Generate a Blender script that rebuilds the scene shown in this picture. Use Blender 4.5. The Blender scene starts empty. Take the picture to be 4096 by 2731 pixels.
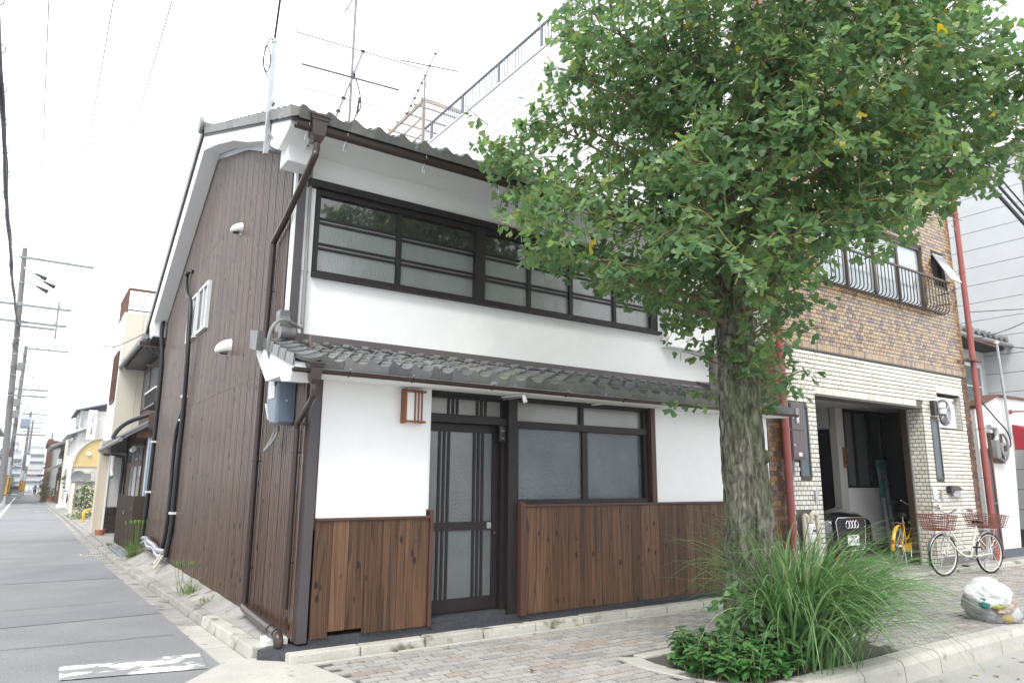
import bpy, math, random
import numpy as np
from mathutils import Vector, Matrix, noise as mnoise
R = math.radians
rnd = random.Random(7)
scene = bpy.context.scene
col = scene.collection

# ------------------------------------------------------------------ camera
cam_d = bpy.data.cameras.new('camera')
cam = bpy.data.objects.new('camera', cam_d); col.objects.link(cam)
scene.camera = cam
cam_d.sensor_width = 36.0
cam_d.lens = 24.54
cam_d.clip_start = 0.05; cam_d.clip_end = 3000
yaw, pitch, roll = R(34.04), R(11.19), R(0.44)
CAM = Vector((-1.972, -6.078, 1.33))
fw = Vector((math.sin(yaw)*math.cos(pitch), math.cos(yaw)*math.cos(pitch), math.sin(pitch)))
rt = Vector((math.cos(yaw), -math.sin(yaw), 0)); up = rt.cross(fw)
r2 = rt*math.cos(roll) + up*math.sin(roll); u2 = up*math.cos(roll) - rt*math.sin(roll)
m = Matrix((r2, u2, -fw)).transposed().to_4x4(); m.translation = CAM
cam.matrix_world = m

# ------------------------------------------------------------------ sky, sun, exposure
world = bpy.data.worlds.new('World'); scene.world = world
world.use_nodes = True
wn, wl = world.node_tree.nodes, world.node_tree.links
wn.clear()
SUN_EL, SUN_AZ = R(54), R(226)      # azimuth clockwise from +Y: over the photographer's left shoulder
sky = wn.new('ShaderNodeTexSky'); sky.sky_type = 'NISHITA'; sky.sun_disc = False
sky.sun_elevation = SUN_EL; sky.sun_rotation = SUN_AZ
bg1 = wn.new('ShaderNodeBackground'); bg1.inputs[1].default_value = 0.10
wl.new(sky.outputs[0], bg1.inputs[0])
bg2 = wn.new('ShaderNodeBackground'); bg2.inputs[0].default_value = (0.95, 0.975, 1.0, 1); bg2.inputs[1].default_value = 1.02
tc = wn.new('ShaderNodeTexCoord'); nz = wn.new('ShaderNodeTexNoise')
nz.inputs['Scale'].default_value = 1.6; nz.inputs['Detail'].default_value = 6
wl.new(tc.outputs['Generated'], nz.inputs['Vector'])
cr = wn.new('ShaderNodeValToRGB')
cr.color_ramp.elements[0].position = 0.30; cr.color_ramp.elements[0].color = (.62,.62,.62,1)
cr.color_ramp.elements[1].position = 0.60; cr.color_ramp.elements[1].color = (1,1,1,1)
wl.new(nz.outputs[0], cr.inputs[0])
mxs = wn.new('ShaderNodeMixShader'); wo = wn.new('ShaderNodeOutputWorld')
wl.new(cr.outputs[0], mxs.inputs[0]); wl.new(bg1.outputs[0], mxs.inputs[1]); wl.new(bg2.outputs[0], mxs.inputs[2])
wl.new(mxs.outputs[0], wo.inputs[0])
sun_d = bpy.data.lights.new('sun', 'SUN'); sun = bpy.data.objects.new('sun', sun_d); col.objects.link(sun)
sun_d.energy = 1.5; sun_d.angle = R(24); sun_d.color = (1.0, 0.965, 0.91)
sdir = Vector((math.sin(SUN_AZ)*math.cos(SUN_EL), math.cos(SUN_AZ)*math.cos(SUN_EL), math.sin(SUN_EL)))
sun.rotation_euler = sdir.to_track_quat('Z', 'Y').to_euler()
scene.view_settings.view_transform = 'Standard'; scene.view_settings.look = 'None'
scene.view_settings.exposure = 1.15; scene.view_settings.gamma = 1.0
scene.view_settings.use_curve_mapping = False
scene.cycles.max_bounces = 7; scene.cycles.transparent_max_bounces = 10
scene.cycles.use_denoising = True

# ------------------------------------------------------------------ helpers
WL = {}            # world location of empties / objects used as parents
LOCAL = set()      # parents whose children are given in local coordinates

class MB:
    def __init__(s): s.v = []; s.f = []
    def add(s, vs, fs):
        o = len(s.v); s.v += [tuple(p) for p in vs]; s.f += [tuple(i+o for i in f) for f in fs]; return s
    def box(s, x0, x1, y0, y1, z0, z1):
        return s.add([(x0,y0,z0),(x1,y0,z0),(x1,y1,z0),(x0,y1,z0),(x0,y0,z1),(x1,y0,z1),(x1,y1,z1),(x0,y1,z1)],
                     [(0,3,2,1),(4,5,6,7),(0,1,5,4),(1,2,6,5),(2,3,7,6),(3,0,4,7)])
    def hexa(s, p):   # 8 points, bottom 4 then top 4
        return s.add(p, [(0,3,2,1),(4,5,6,7),(0,1,5,4),(1,2,6,5),(2,3,7,6),(3,0,4,7)])
    def bar(s, a, b, w, h=None, upv=(0,0,1)):
        a, b = Vector(a), Vector(b); h = h or w
        d = (b-a).normalized(); u = Vector(upv)
        if abs(d.dot(u)) > .98: u = Vector((0,1,0)) if abs(d.y) < .9 else Vector((1,0,0))
        sx = d.cross(u).normalized()*w/2; sy = sx.cross(d).normalized()*h/2
        return s.hexa([a-sx-sy, a+sx-sy, a+sx+sy, a-sx+sy, b-sx-sy, b+sx-sy, b+sx+sy, b-sx+sy])
    def tube(s, pts, r, n=8, cap=True, close=False):
        pts = [Vector(p) for p in pts]; k = len(pts)
        rs = r if isinstance(r, (list, tuple)) else [r]*k
        prev = None; rings = []
        for i, p in enumerate(pts):
            if close: t = pts[(i+1) % k]-pts[i-1]
            else: t = pts[min(i+1, k-1)]-pts[max(i-1, 0)]
            if t.length < 1e-9: t = Vector((0,0,1))
            t.normalize()
            if prev is None:
                a = Vector((0,0,1)) if abs(t.z) < .9 else Vector((1,0,0))
                prev = (a - t*a.dot(t)).normalized()
            else:
                prev = prev - t*prev.dot(t)
                prev = prev.normalized() if prev.length > 1e-6 else t.orthogonal().normalized()
            bn = t.cross(prev)
            rings.append([p + (prev*math.cos(2*math.pi*j/n) + bn*math.sin(2*math.pi*j/n))*rs[i] for j in range(n)])
        vs = [q for ring in rings for q in ring]; fs = []
        for i in range(k if close else k-1):
            i2 = (i+1) % k
            for j in range(n): fs.append((i*n+j, i*n+(j+1) % n, i2*n+(j+1) % n, i2*n+j))
        if cap and not close: fs += [tuple(range(n-1, -1, -1)), tuple((k-1)*n+j for j in range(n))]
        return s.add(vs, fs)
    def prism(s, poly, axis, a, b):
        # poly in the two other axes: 'x' -> (y,z), 'y' -> (x,z), 'z' -> (x,y)
        def P(p, t): return {'x': (t,p[0],p[1]), 'y': (p[0],t,p[1]), 'z': (p[0],p[1],t)}[axis]
        n = len(poly)
        vs = [P(p, a) for p in poly]+[P(p, b) for p in poly]
        fs = [tuple(range(n)), tuple(range(2*n-1, n-1, -1))]+[(i, (i+1) % n, n+(i+1) % n, n+i) for i in range(n)]
        return s.add(vs, fs)
    def lathe(s, prof, c=(0,0,0), axis='z', n=20):
        vs = []; fs = []; k = len(prof)
        for (r, h) in prof:
            for j in range(n):
                a = 2*math.pi*j/n; x, y = r*math.cos(a), r*math.sin(a)
                p = {'z': (x,y,h), 'y': (x,h,y), 'x': (h,x,y)}[axis]
                vs.append((p[0]+c[0], p[1]+c[1], p[2]+c[2]))
        for i in range(k-1):
            for j in range(n): fs.append((i*n+j, i*n+(j+1) % n, (i+1)*n+(j+1) % n, (i+1)*n+j))
        fs += [tuple(range(n-1, -1, -1)), tuple((k-1)*n+j for j in range(n))]
        return s.add(vs, fs)
    def grid(s, fn, nu, nv):
        vs = [fn(i/nu, j/nv) for j in range(nv+1) for i in range(nu+1)]
        fs = [(j*(nu+1)+i, j*(nu+1)+i+1, (j+1)*(nu+1)+i+1, (j+1)*(nu+1)+i) for j in range(nv) for i in range(nu)]
        return s.add(vs, fs)
    def quad(s, a, b, c, d): return s.add([a,b,c,d], [(0,1,2,3)])
    def mesh(s, name, mat, off=Vector((0,0,0)), smooth=False):
        me = bpy.data.meshes.new(name)
        me.from_pydata([(p[0]-off.x, p[1]-off.y, p[2]-off.z) for p in s.v], [], s.f)
        fix_normals(me)
        if mat: me.materials.append(mat)
        if smooth:
            me.polygons.foreach_set('use_smooth', [True]*len(me.polygons))
            if smooth != 'all':
                try: me.set_sharp_from_angle(angle=R(40))
                except Exception: pass
        return me
    def build(s, name, mat, parent=None, smooth=False, kind=None, label=None, bevel=0):
        arr = np.array(s.v); lo, hi = arr.min(0), arr.max(0)
        c = Vector(((lo[0]+hi[0])/2, (lo[1]+hi[1])/2, (lo[2]+hi[2])/2 if parent else lo[2]))
        me = s.mesh(name, mat, c, smooth)
        o = bpy.data.objects.new(name, me); col.objects.link(o)
        if parent is not None:
            o.parent = parent
            if parent in LOCAL: o.location = c - WL.get(parent, Vector((0,0,0))); LOCAL.add(o); WL[o] = c
            else: o.location = c - WL[parent]; WL[o] = c
        else: o.location = c; WL[o] = c
        if kind: o['kind'] = kind
        if label: o['label'] = label
        if bevel:
            b = o.modifiers.new('bevel', 'BEVEL'); b.width = bevel; b.segments = 2; b.limit_method = 'ANGLE'
        return o

import bmesh
def fix_normals(me):
    if len(me.polygons) > 60000: return
    bm = bmesh.new(); bm.from_mesh(me); bmesh.ops.recalc_face_normals(bm, faces=bm.faces); bm.to_mesh(me); bm.free()

def thing(name, loc, label, cat, group=None, rz=None, matrix=None):
    o = bpy.data.objects.new(name, None); col.objects.link(o); o.empty_display_size = .1
    o.location = loc; WL[o] = Vector(loc)
    if rz is not None: o.rotation_euler = (0,0,rz); LOCAL.add(o); WL[o] = Vector((0,0,0))
    if matrix is not None: o.matrix_world = matrix; LOCAL.add(o); WL[o] = Vector((0,0,0))
    o['label'] = label; o['category'] = cat
    if group: o['group'] = group
    return o
def tag(o, label, cat, group=None):
    o['label'] = label; o['category'] = cat
    if group: o['group'] = group
    return o
def struct(o): o['kind'] = 'structure'; return o
def Bx(name, mat, parent, x0, x1, y0, y1, z0, z1, bevel=0, **k):
    return MB().box(x0,x1,y0,y1,z0,z1).build(name, mat, parent, bevel=bevel, **k)
def Tb(name, mat, parent, pts, r, n=8, **k):
    return MB().tube(pts, r, n).build(name, mat, parent, smooth=True, **k)
def inst(name, me, parent, loc, scale=None, rot=None):
    o = bpy.data.objects.new(name, me); col.objects.link(o)
    o.parent = parent; o.location = Vector(loc)-WL.get(parent, Vector((0,0,0)))
    if scale: o.scale = scale
    if rot: o.rotation_euler = rot
    return o
def copy_tree(o, parent=None):
    c = o.copy(); col.objects.link(c)
    if parent is not None: c.parent = parent
    for ch in list(o.children): copy_tree(ch, c)
    return c
def text(name, body, mat, parent, loc, size, rot, align='CENTER', ext=.001):
    cu = bpy.data.curves.new(name, 'FONT'); cu.body = body; cu.size = size; cu.extrude = ext
    cu.align_x = align; cu.align_y = 'CENTER'; cu.resolution_u = 3
    cu.materials.append(mat)
    t_ = bpy.data.objects.new(name, cu); col.objects.link(t_)
    me = bpy.data.meshes.new_from_object(t_.evaluated_get(bpy.context.evaluated_depsgraph_get()))
    bpy.data.objects.remove(t_); bpy.data.curves.remove(cu)
    o = bpy.data.objects.new(name, me); col.objects.link(o)
    if parent is not None: o.parent = parent; o.location = Vector(loc)-WL.get(parent, Vector((0,0,0)))
    else: o.location = loc
    o.rotation_euler = rot
    return o
def spline(pts, n=8):
    P = [Vector(p) for p in pts]; P = [P[0]*2-P[1]]+P+[P[-1]*2-P[-2]]; out = []
    for i in range(1, len(P)-2):
        for k in range(n):
            t = k/n; a, b, c, d = P[i-1:i+3]
            out.append(.5*((2*b)+(c-a)*t+(2*a-5*b+4*c-d)*t*t+(3*b-a-3*c+d)*t**3))
    out.append(P[-2]); return out
def sag(a, b, s, n=14):
    a, b = Vector(a), Vector(b)
    return [a.lerp(b, i/n)-Vector((0,0,4*s*(i/n)*(1-i/n))) for i in range(n+1)]

# ------------------------------------------------------------------ materials
MATS = {}
def mat(name, c, rough=.6, metal=0.0, rv=0.0, nz=(0,0), nz2=(0,0), bump=(0,0), spec=.5, hue=None, stretch=(1,1,1), trans=0, alpha=1, coat=0, emit=None, dirt=None):
    """c base colour; rv random value range per piece; nz=(scale,amount) colour noise; bump=(scale,strength);
    hue=(colour, amount, scale) a second colour mixed in by noise; dirt=(colour, scale, threshold)"""
    m = bpy.data.materials.new(name); m.use_nodes = True; MATS[name] = m
    N, L = m.node_tree.nodes, m.node_tree.links
    b = N['Principled BSDF']
    b.inputs['Roughness'].default_value = rough; b.inputs['Metallic'].default_value = metal
    b.inputs['Specular IOR Level'].default_value = spec
    if coat: b.inputs['Coat Weight'].default_value = coat; b.inputs['Coat Roughness'].default_value = .08
    geo = N.new('ShaderNodeNewGeometry'); mp = N.new('ShaderNodeMapping'); mp.inputs['Scale'].default_value = stretch
    L.new(geo.outputs['Position'], mp.inputs['Vector'])
    rgb = N.new('ShaderNodeRGB'); rgb.outputs[0].default_value = (*c, 1); cur = rgb.outputs[0]
    def mixc(fac, a, bcol, typ='MIX'):
        x = N.new('ShaderNodeMix'); x.data_type = 'RGBA'; x.blend_type = typ
        if isinstance(fac, float): x.inputs[0].default_value = fac
        else: L.new(fac, x.inputs[0])
        L.new(a, x.inputs[6])
        if isinstance(bcol, tuple): x.inputs[7].default_value = (*bcol, 1)
        else: L.new(bcol, x.inputs[7])
        return x.outputs[2]
    def noise(scale, detail=5, off=None):
        n = N.new('ShaderNodeTexNoise'); n.inputs['Scale'].default_value = scale; n.inputs['Detail'].default_value = detail
        L.new(mp.outputs[0], n.inputs['Vector']); return n.outputs[0]
    def rng(v, a, bb, lo, hi):
        r = N.new('ShaderNodeMapRange'); L.new(v, r.inputs[0])
        for i, q in enumerate((a, bb, lo, hi)): r.inputs[i+1].default_value = q
        return r.outputs[0]
    if hue: cur = mixc(rng(noise(hue[2]), .42, .62, 0, hue[1]), cur, hue[0])
    if nz[1]:
        h = N.new('ShaderNodeHueSaturation'); L.new(cur, h.inputs['Color'])
        L.new(rng(noise(nz[0]), .25, .75, 1-nz[1], 1+nz[1]), h.inputs['Value']); cur = h.outputs[0]
    if nz2[1]:
        h = N.new('ShaderNodeHueSaturation'); L.new(cur, h.inputs['Color'])
        L.new(rng(noise(nz2[0]), .25, .75, 1-nz2[1], 1+nz2[1]), h.inputs['Value']); cur = h.outputs[0]
    if rv:
        oi = N.new('ShaderNodeObjectInfo'); ad = N.new('ShaderNodeMath'); ad.operation = 'ADD'
        L.new(oi.outputs['Random'], ad.inputs[0]); L.new(geo.outputs['Random Per Island'], ad.inputs[1])
        fr = N.new('ShaderNodeMath'); fr.operation = 'FRACT'; L.new(ad.outputs[0], fr.inputs[0])
        h = N.new('ShaderNodeHueSaturation'); L.new(cur, h.inputs['Color'])
        L.new(rng(fr.outputs[0], 0, 1, 1-rv, 1+rv), h.inputs['Value']); cur = h.outputs[0]
    if dirt: cur = mixc(rng(noise(dirt[1], 8), dirt[2], dirt[2]+.12, 0, 1), cur, dirt[0])
    L.new(cur, b.inputs['Base Color'])
    if bump[1]:
        bp = N.new('ShaderNodeBump'); bp.inputs['Strength'].default_value = bump[1]; bp.inputs['Distance'].default_value = .02
        L.new(noise(bump[0], 4), bp.inputs['Height']); L.new(bp.outputs[0], b.inputs['Normal'])
    if trans: b.inputs['Transmission Weight'].default_value = trans
    if alpha < 1: b.inputs['Alpha'].default_value = alpha
    if emit: b.inputs['Emission Color'].default_value = (*emit[0], 1); b.inputs['Emission Strength'].default_value = emit[1]
    return m

plaster = mat('plaster', (.84,.845,.84), .8, nz=(.8,.03), nz2=(6,.02), bump=(55,.18), spec=.25)
plaster_old = mat('stucco', (.50,.48,.44), .9, nz=(1.5,.10), bump=(70,.6), spec=.2)
darkwood = mat('dark_wood', (.016,.0125,.013), .5, nz=(14,.28), stretch=(4,4,.4), bump=(60,.08), spec=.35)
postmetal = mat('post_metal', (.058,.051,.056), .45, nz=(2,.06))
gutterbrown = mat('gutter_brown', (.038,.024,.020), .28, nz=(4,.08), spec=.5)
redwood = mat('red_brown_wood', (.075,.032,.022), .55, nz=(10,.25), stretch=(4,4,.3))
lampwood = mat('lamp_wood', (.21,.07,.022), .5, nz=(10,.2), stretch=(4,4,.3))
shade_white = mat('lamp_shade', (.82,.82,.80), .6)
tile_grey = mat('roof_tile_grey', (.145,.15,.157), .36, rv=.28, nz=(18,.10), nz2=(2.2,.12), bump=(90,.15), hue=((.20,.19,.165), .5, 5), spec=.5)
tile_moss = mat('roof_tile_weathered', (.135,.14,.14), .45, rv=.22, nz=(14,.16), bump=(90,.15), hue=((.17,.165,.11), .5, 5), dirt=((.36,.38,.40), 7, .64))
flash = mat('flashing_brown', (.085,.075,.078), .35, metal=.2, nz=(3,.08))
apronslate = mat('slate_strip', (.045,.047,.055), .55, nz=(30,.35), nz2=(3,.2), bump=(80,.3))
concrete = mat('concrete', (.315,.305,.285), .85, nz=(2.2,.22), nz2=(45,.2), bump=(120,.4), dirt=((.13,.125,.10), 5, .57), spec=.25)
concrete_lt = mat('concrete_pale', (.45,.435,.40), .85, nz=(3,.12), nz2=(50,.10), bump=(120,.3), dirt=((.22,.20,.15), 6, .63), spec=.25)
kerbmat = mat('kerb_concrete', (.44,.43,.385), .85, rv=.07, nz=(3,.14), nz2=(70,.16), bump=(140,.4), dirt=((.15,.15,.10), 5, .57), spec=.25)
paver_m = mat('paver', (.31,.287,.262), .85, rv=.14, nz=(90,.28), bump=(220,.35), dirt=((.15,.135,.12), 2.2, .66), spec=.25)
asphalt = mat('asphalt', (.235,.237,.246), .82, nz=(150,.60), nz2=(1.3,.12), bump=(200,.5), dirt=((.40,.40,.40), 330, .62), spec=.3)
asphalt_patch = mat('asphalt_patch', (.205,.208,.222), .85, nz=(120,.3), nz2=(1.6,.12), bump=(150,.3), spec=.3)
roadmat = mat('road_pale', (.37,.365,.35), .85, nz=(160,.35), nz2=(1.4,.12), bump=(180,.4), dirt=((.16,.155,.15), 120, .64), spec=.25)
seamdark = mat('asphalt_seam', (.15,.15,.155), .9, nz=(40,.3))
jointdark = mat('joint_sand', (.085,.08,.072), .95, nz=(60,.3))
soil = mat('soil', (.075,.058,.042), .95, nz=(40,.4), bump=(40,.8), dirt=((.10,.13,.05), 4, .55))
gravelm = mat('gravel', (.20,.215,.235), .8, rv=.4, nz=(30,.2))
paintwhite = None
steel = mat('steel', (.55,.56,.58), .32, metal=.9, nz=(6,.05))
galv = mat('galvanised', (.42,.45,.47), .42, metal=.75, nz=(14,.12))
alu = mat('aluminium_white', (.74,.75,.76), .4, metal=.25)
black = mat('black_rubber', (.014,.014,.016), .45)
blackmetal = mat('black_metal', (.02,.02,.022), .4, spec=.5)
brownmetal = mat('bronze_metal', (.062,.045,.03), .4, metal=.3, nz=(8,.1))
chrome = mat('chrome', (.80,.80,.82), .12, metal=1.0)
cablegrey = mat('cable_grey', (.21,.21,.205), .5)
whiteplastic = mat('white_plastic', (.72,.72,.70), .45, nz=(6,.04))
cream = mat('cream_wall', (.66,.62,.52), .85, nz=(1.2,.05), bump=(60,.2), dirt=((.55,.44,.27), 1.6, .66), spec=.2)
cream_pier = mat('beige_stucco', (.55,.49,.39), .9, nz=(2,.06), bump=(70,.7), spec=.2)
greywall = mat('grey_render', (.50,.50,.49), .9, nz=(1.6,.10), bump=(50,.25), spec=.2)
whitewall = mat('white_wall', (.72,.72,.70), .85, nz=(1.5,.05), bump=(60,.2), dirt=((.50,.48,.43), 2, .68), spec=.2)
whitesiding = mat('white_siding', (.78,.78,.77), .6, nz=(.8,.03), bump=(60,.08))
greysiding = mat('grey_siding', (.56,.58,.60), .6, nz=(1,.05), bump=(90,.5))
oldwood = mat('weathered_wood', (.085,.056,.040), .75, nz=(12,.3), stretch=(4,4,.5))
oldred = mat('reddish_old_wood', (.13,.060,.038), .7, nz=(10,.3), stretch=(4,4,.4), bump=(40,.3))
bluemetal = mat('blue_corrugated', (.40,.48,.57), .45, nz=(3,.10), stretch=(1,1,.3), dirt=((.25,.20,.17), 8, .70))
redpipe = mat('red_pipe', (.30,.085,.075), .5, nz=(4,.15), stretch=(2,2,.6), dirt=((.42,.20,.16), 9, .66))
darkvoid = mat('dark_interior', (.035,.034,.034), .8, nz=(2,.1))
curtain = mat('curtain', (.36,.37,.38), .85, nz=(3,.08), stretch=(20,20,.4))
curtain_dark = mat('interior_screen', (.12,.125,.125), .8, nz=(2,.2))
umber = mat('meter_blue_grey', (.12,.155,.20), .35, nz=(2,.05))
clearplastic = mat('clear_plate', (.55,.56,.53), .2, nz=(14,.25))
rust = mat('rusty_iron', (.16,.075,.05), .75, nz=(14,.35))
purplebrown = mat('purple_brown_box', (.105,.075,.085), .4, nz=(2,.05))
pvc_beige = mat('beige_pipe', (.58,.52,.42), .5, nz=(3,.06))
yellow = mat('yellow_paint', (.72,.36,.01), .35, coat=.3)
yellow_matt = mat('yellow_guard', (.66,.36,.03), .5)
ivory = mat('ivory_paint', (.66,.64,.56), .3, coat=.4)
basketbrown = mat('basket_brown', (.17,.06,.045), .5)
saddlebrown = mat('saddle_brown', (.16,.055,.045), .45)
carblack = mat('car_black', (.008,.008,.010), .12, coat=1.0)
lens = mat('lamp_lens', (.55,.62,.70), .08, spec=.8, coat=1.0)
redlens = mat('red_lens', (.42,.012,.010), .2, coat=.5)
silverpaint = mat('silver_paint', (.42,.44,.47), .25, metal=.5, coat=.6)
whitepaint_car = mat('white_car_paint', (.74,.75,.76), .25, coat=.6)
platewhite = mat('plate_white', (.78,.78,.76), .4)
plateyellow = mat('plate_yellow', (.62,.42,.04), .4)
inkgreen = mat('ink_green', (.02,.09,.05), .5)
inkblack = mat('ink_black', (.015,.015,.018), .5)
inkred = mat('ink_red', (.50,.012,.03), .5)
pole_conc = mat('pole_concrete', (.17,.165,.16), .85, nz=(4,.12), bump=(60,.15))
polesleeve = mat('pole_sleeve', (.50,.51,.52), .6)
railgrey = mat('rail_blue_grey', (.16,.175,.20), .5, metal=.2)
crossarm = mat('crossarm', (.23,.255,.25), .5, metal=.3)
transf = mat('transformer_blue', (.42,.48,.58), .45)
ceramic = mat('insulator', (.62,.62,.60), .25)
wireblack = mat('wire_black', (.03,.03,.04), .5)
silverwrap = mat('silver_wrap', (.48,.47,.52), .22, metal=.7, nz=(40,.25), bump=(40,.5))
terracotta = mat('terracotta', (.36,.13,.075), .8, nz=(8,.12))
yellowshed = mat('yellow_shed', (.58,.44,.20), .8, nz=(1.5,.06), dirt=((.36,.16,.05), 2.6, .68))
skin = mat('skin', (.50,.32,.24), .6)
denimblue = mat('blue_jacket', (.055,.10,.23), .85, nz=(20,.12))
helmet_b = mat('helmet_black', (.02,.02,.022), .2, coat=.8)
trousers = mat('dark_trousers', (.03,.032,.04), .9)
awningred = mat('awning_red', (.30,.015,.03), .7, nz=(6,.08))
slatebase = mat('slate_base', (.10,.115,.135), .7, nz=(6,.12))
stainbrown = mat('stone_plinth', (.15,.145,.14), .6, nz=(90,.35))
garagefloor = mat('garage_floor', (.30,.295,.28), .75, nz=(3,.10), nz2=(60,.10))
green_pl = mat('green_plastic', (.03,.20,.15), .5)
brass = mat('wood_panel_warm', (.20,.095,.045), .5, nz=(8,.25), stretch=(4,4,.3))
pergola = mat('pergola_wood', (.36,.31,.26), .7, nz=(8,.15), stretch=(3,3,1))
antenna_m = mat('antenna_metal', (.20,.185,.20), .4, metal=.6)
def glass(name, c, rough, spec=.6, bump=(0,0), stretch=(1,1,1), nz=(0,0), coat=.6):
    return mat(name, c, rough, spec=spec, bump=bump, stretch=stretch, nz=nz, coat=coat)
glass_clear = glass('window_glass_dark', (.03,.03,.031), .03, spec=.9, coat=1.0)
glass_frost = glass('frosted_glass_upper', (.20,.215,.21), .12, bump=(70,.30), stretch=(1,1,.25), nz=(3,.12), coat=1.0)
glass_pebble = glass('pebbled_glass', (.105,.125,.15), .14, bump=(48,1.6), nz=(2.0,.25))
glass_door = glass('door_glass', (.105,.115,.12), .20, bump=(60,.25), nz=(1.4,.28))
glass_transom = glass('transom_glass', (.19,.19,.175), .22, bump=(40,.2), nz=(2,.12))
glass_sky = glass('bright_window_glass', (.38,.44,.47), .08, nz=(2,.15))
glass_teal = glass('teal_window_glass', (.07,.11,.115), .15, nz=(2,.15))
glass_wire = glass('wired_glass', (.085,.115,.14), .4, bump=(60,.4), nz=(4,.2), coat=0)
# ------------------------------------------------------------------ special materials
def new_mat(name, rough=.6, spec=.5):
    m = bpy.data.materials.new(name); m.use_nodes = True
    N, L = m.node_tree.nodes, m.node_tree.links
    b = N['Principled BSDF']; b.inputs['Roughness'].default_value = rough; b.inputs['Specular IOR Level'].default_value = spec
    return m, N, L, b
def node(N, t, **k):
    n = N.new('ShaderNode'+t)
    for a, v in k.items():
        if a.startswith('i'): n.inputs[int(a[1:])].default_value = v
        else: setattr(n, a, v)
    return n
def ramp(N, L, src, stops, interp='LINEAR'):
    r = N.new('ShaderNodeValToRGB'); L.new(src, r.inputs[0]); cr_ = r.color_ramp; cr_.interpolation = interp
    while len(cr_.elements) < len(stops): cr_.elements.new(.5)
    for e, (p, c) in zip(cr_.elements, stops): e.position = p; e.color = (*c, 1)
    return r.outputs[0]
def piece_random(N, L):
    oi = N.new('ShaderNodeObjectInfo'); g = N.new('ShaderNodeNewGeometry')
    a = node(N, 'Math', operation='ADD'); L.new(oi.outputs['Random'], a.inputs[0]); L.new(g.outputs['Random Per Island'], a.inputs[1])
    f = node(N, 'Math', operation='FRACT'); L.new(a.outputs[0], f.inputs[0]); return f.outputs[0], g

def wood_grain(name, stops, rough, zscale=.55, xs=9.0, rings=7.0, bumpk=.3, tint=.45, spec=.3, coat=0):
    m, N, L, b = new_mat(name, rough, spec)
    if coat: b.inputs['Coat Weight'].default_value = coat; b.inputs['Coat Roughness'].default_value = .14
    f, g = piece_random(N, L)
    cx = node(N, 'CombineXYZ')
    mu = node(N, 'Math', operation='MULTIPLY', i1=37.0); L.new(f, mu.inputs[0])
    for i in range(3): L.new(mu.outputs[0], cx.inputs[i])
    va = node(N, 'VectorMath', operation='ADD'); L.new(g.outputs['Position'], va.inputs[0]); L.new(cx.outputs[0], va.inputs[1])
    mp = node(N, 'Mapping'); mp.inputs['Scale'].default_value = (xs, xs, zscale); L.new(va.outputs[0], mp.inputs[0])
    n1 = node(N, 'TexNoise'); n1.inputs['Scale'].default_value = 1.0; n1.inputs['Detail'].default_value = 1.5; n1.inputs['Distortion'].default_value = .35
    L.new(mp.outputs[0], n1.inputs['Vector'])
    k = node(N, 'Math', operation='MULTIPLY', i1=rings); L.new(n1.outputs[0], k.inputs[0])
    fr = node(N, 'Math', operation='FRACT'); L.new(k.outputs[0], fr.inputs[0])
    c1 = ramp(N, L, fr.outputs[0], stops)
    mp2 = node(N, 'Mapping'); mp2.inputs['Scale'].default_value = (130, 130, 3.5); L.new(va.outputs[0], mp2.inputs[0])
    n2 = node(N, 'TexNoise'); n2.inputs['Scale'].default_value = 1.0; n2.inputs['Detail'].default_value = 4; L.new(mp2.outputs[0], n2.inputs['Vector'])
    hs = node(N, 'HueSaturation'); L.new(c1, hs.inputs['Color'])
    mr = node(N, 'MapRange', i1=.3, i2=.7, i3=.72, i4=1.25); L.new(n2.outputs[0], mr.inputs[0])
    mr2 = node(N, 'MapRange', i1=0, i2=1, i3=1-tint, i4=1+tint); L.new(f, mr2.inputs[0])
    mm = node(N, 'Math', operation='MULTIPLY'); L.new(mr.outputs[0], mm.inputs[0]); L.new(mr2.outputs[0], mm.inputs[1])
    # knots
    mp3 = node(N, 'Mapping'); mp3.inputs['Scale'].default_value = (9, 9, 4.5); L.new(va.outputs[0], mp3.inputs[0])
    vo = node(N, 'TexVoronoi'); vo.inputs['Scale'].default_value = 1.0; L.new(mp3.outputs[0], vo.inputs['Vector'])
    kn = node(N, 'MapRange', i1=.10, i2=.20, i3=.18, i4=1.0); L.new(vo.outputs['Distance'], kn.inputs[0])
    m4 = node(N, 'Math', operation='MULTIPLY'); L.new(mm.outputs[0], m4.inputs[0]); L.new(kn.outputs[0], m4.inputs[1])
    L.new(m4.outputs[0], hs.inputs['Value']); L.new(hs.outputs[0], b.inputs['Base Color'])
    bp = node(N, 'Bump'); bp.inputs['Strength'].default_value = bumpk; bp.inputs['Distance'].default_value = .01
    L.new(fr.outputs[0], bp.inputs['Height']); L.new(bp.outputs[0], b.inputs['Normal'])
    return m
plank_mat = wood_grain('charred_cedar', [(0,(.128,.068,.037)),(.4,(.108,.057,.031)),(.76,(.082,.045,.027)),(.90,(.046,.028,.019)),(.94,(.048,.029,.020)),(1,(.116,.062,.034))], .55, tint=.30, rings=8, xs=10, zscale=.34)
siding_mat = wood_grain('siding_woodprint', [(0,(.098,.060,.042)),(.5,(.080,.049,.034)),(.8,(.056,.036,.027)),(1,(.092,.056,.039))], .22, zscale=.35, xs=16, rings=4, bumpk=.0, tint=.16, spec=.5, coat=.35)

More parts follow.
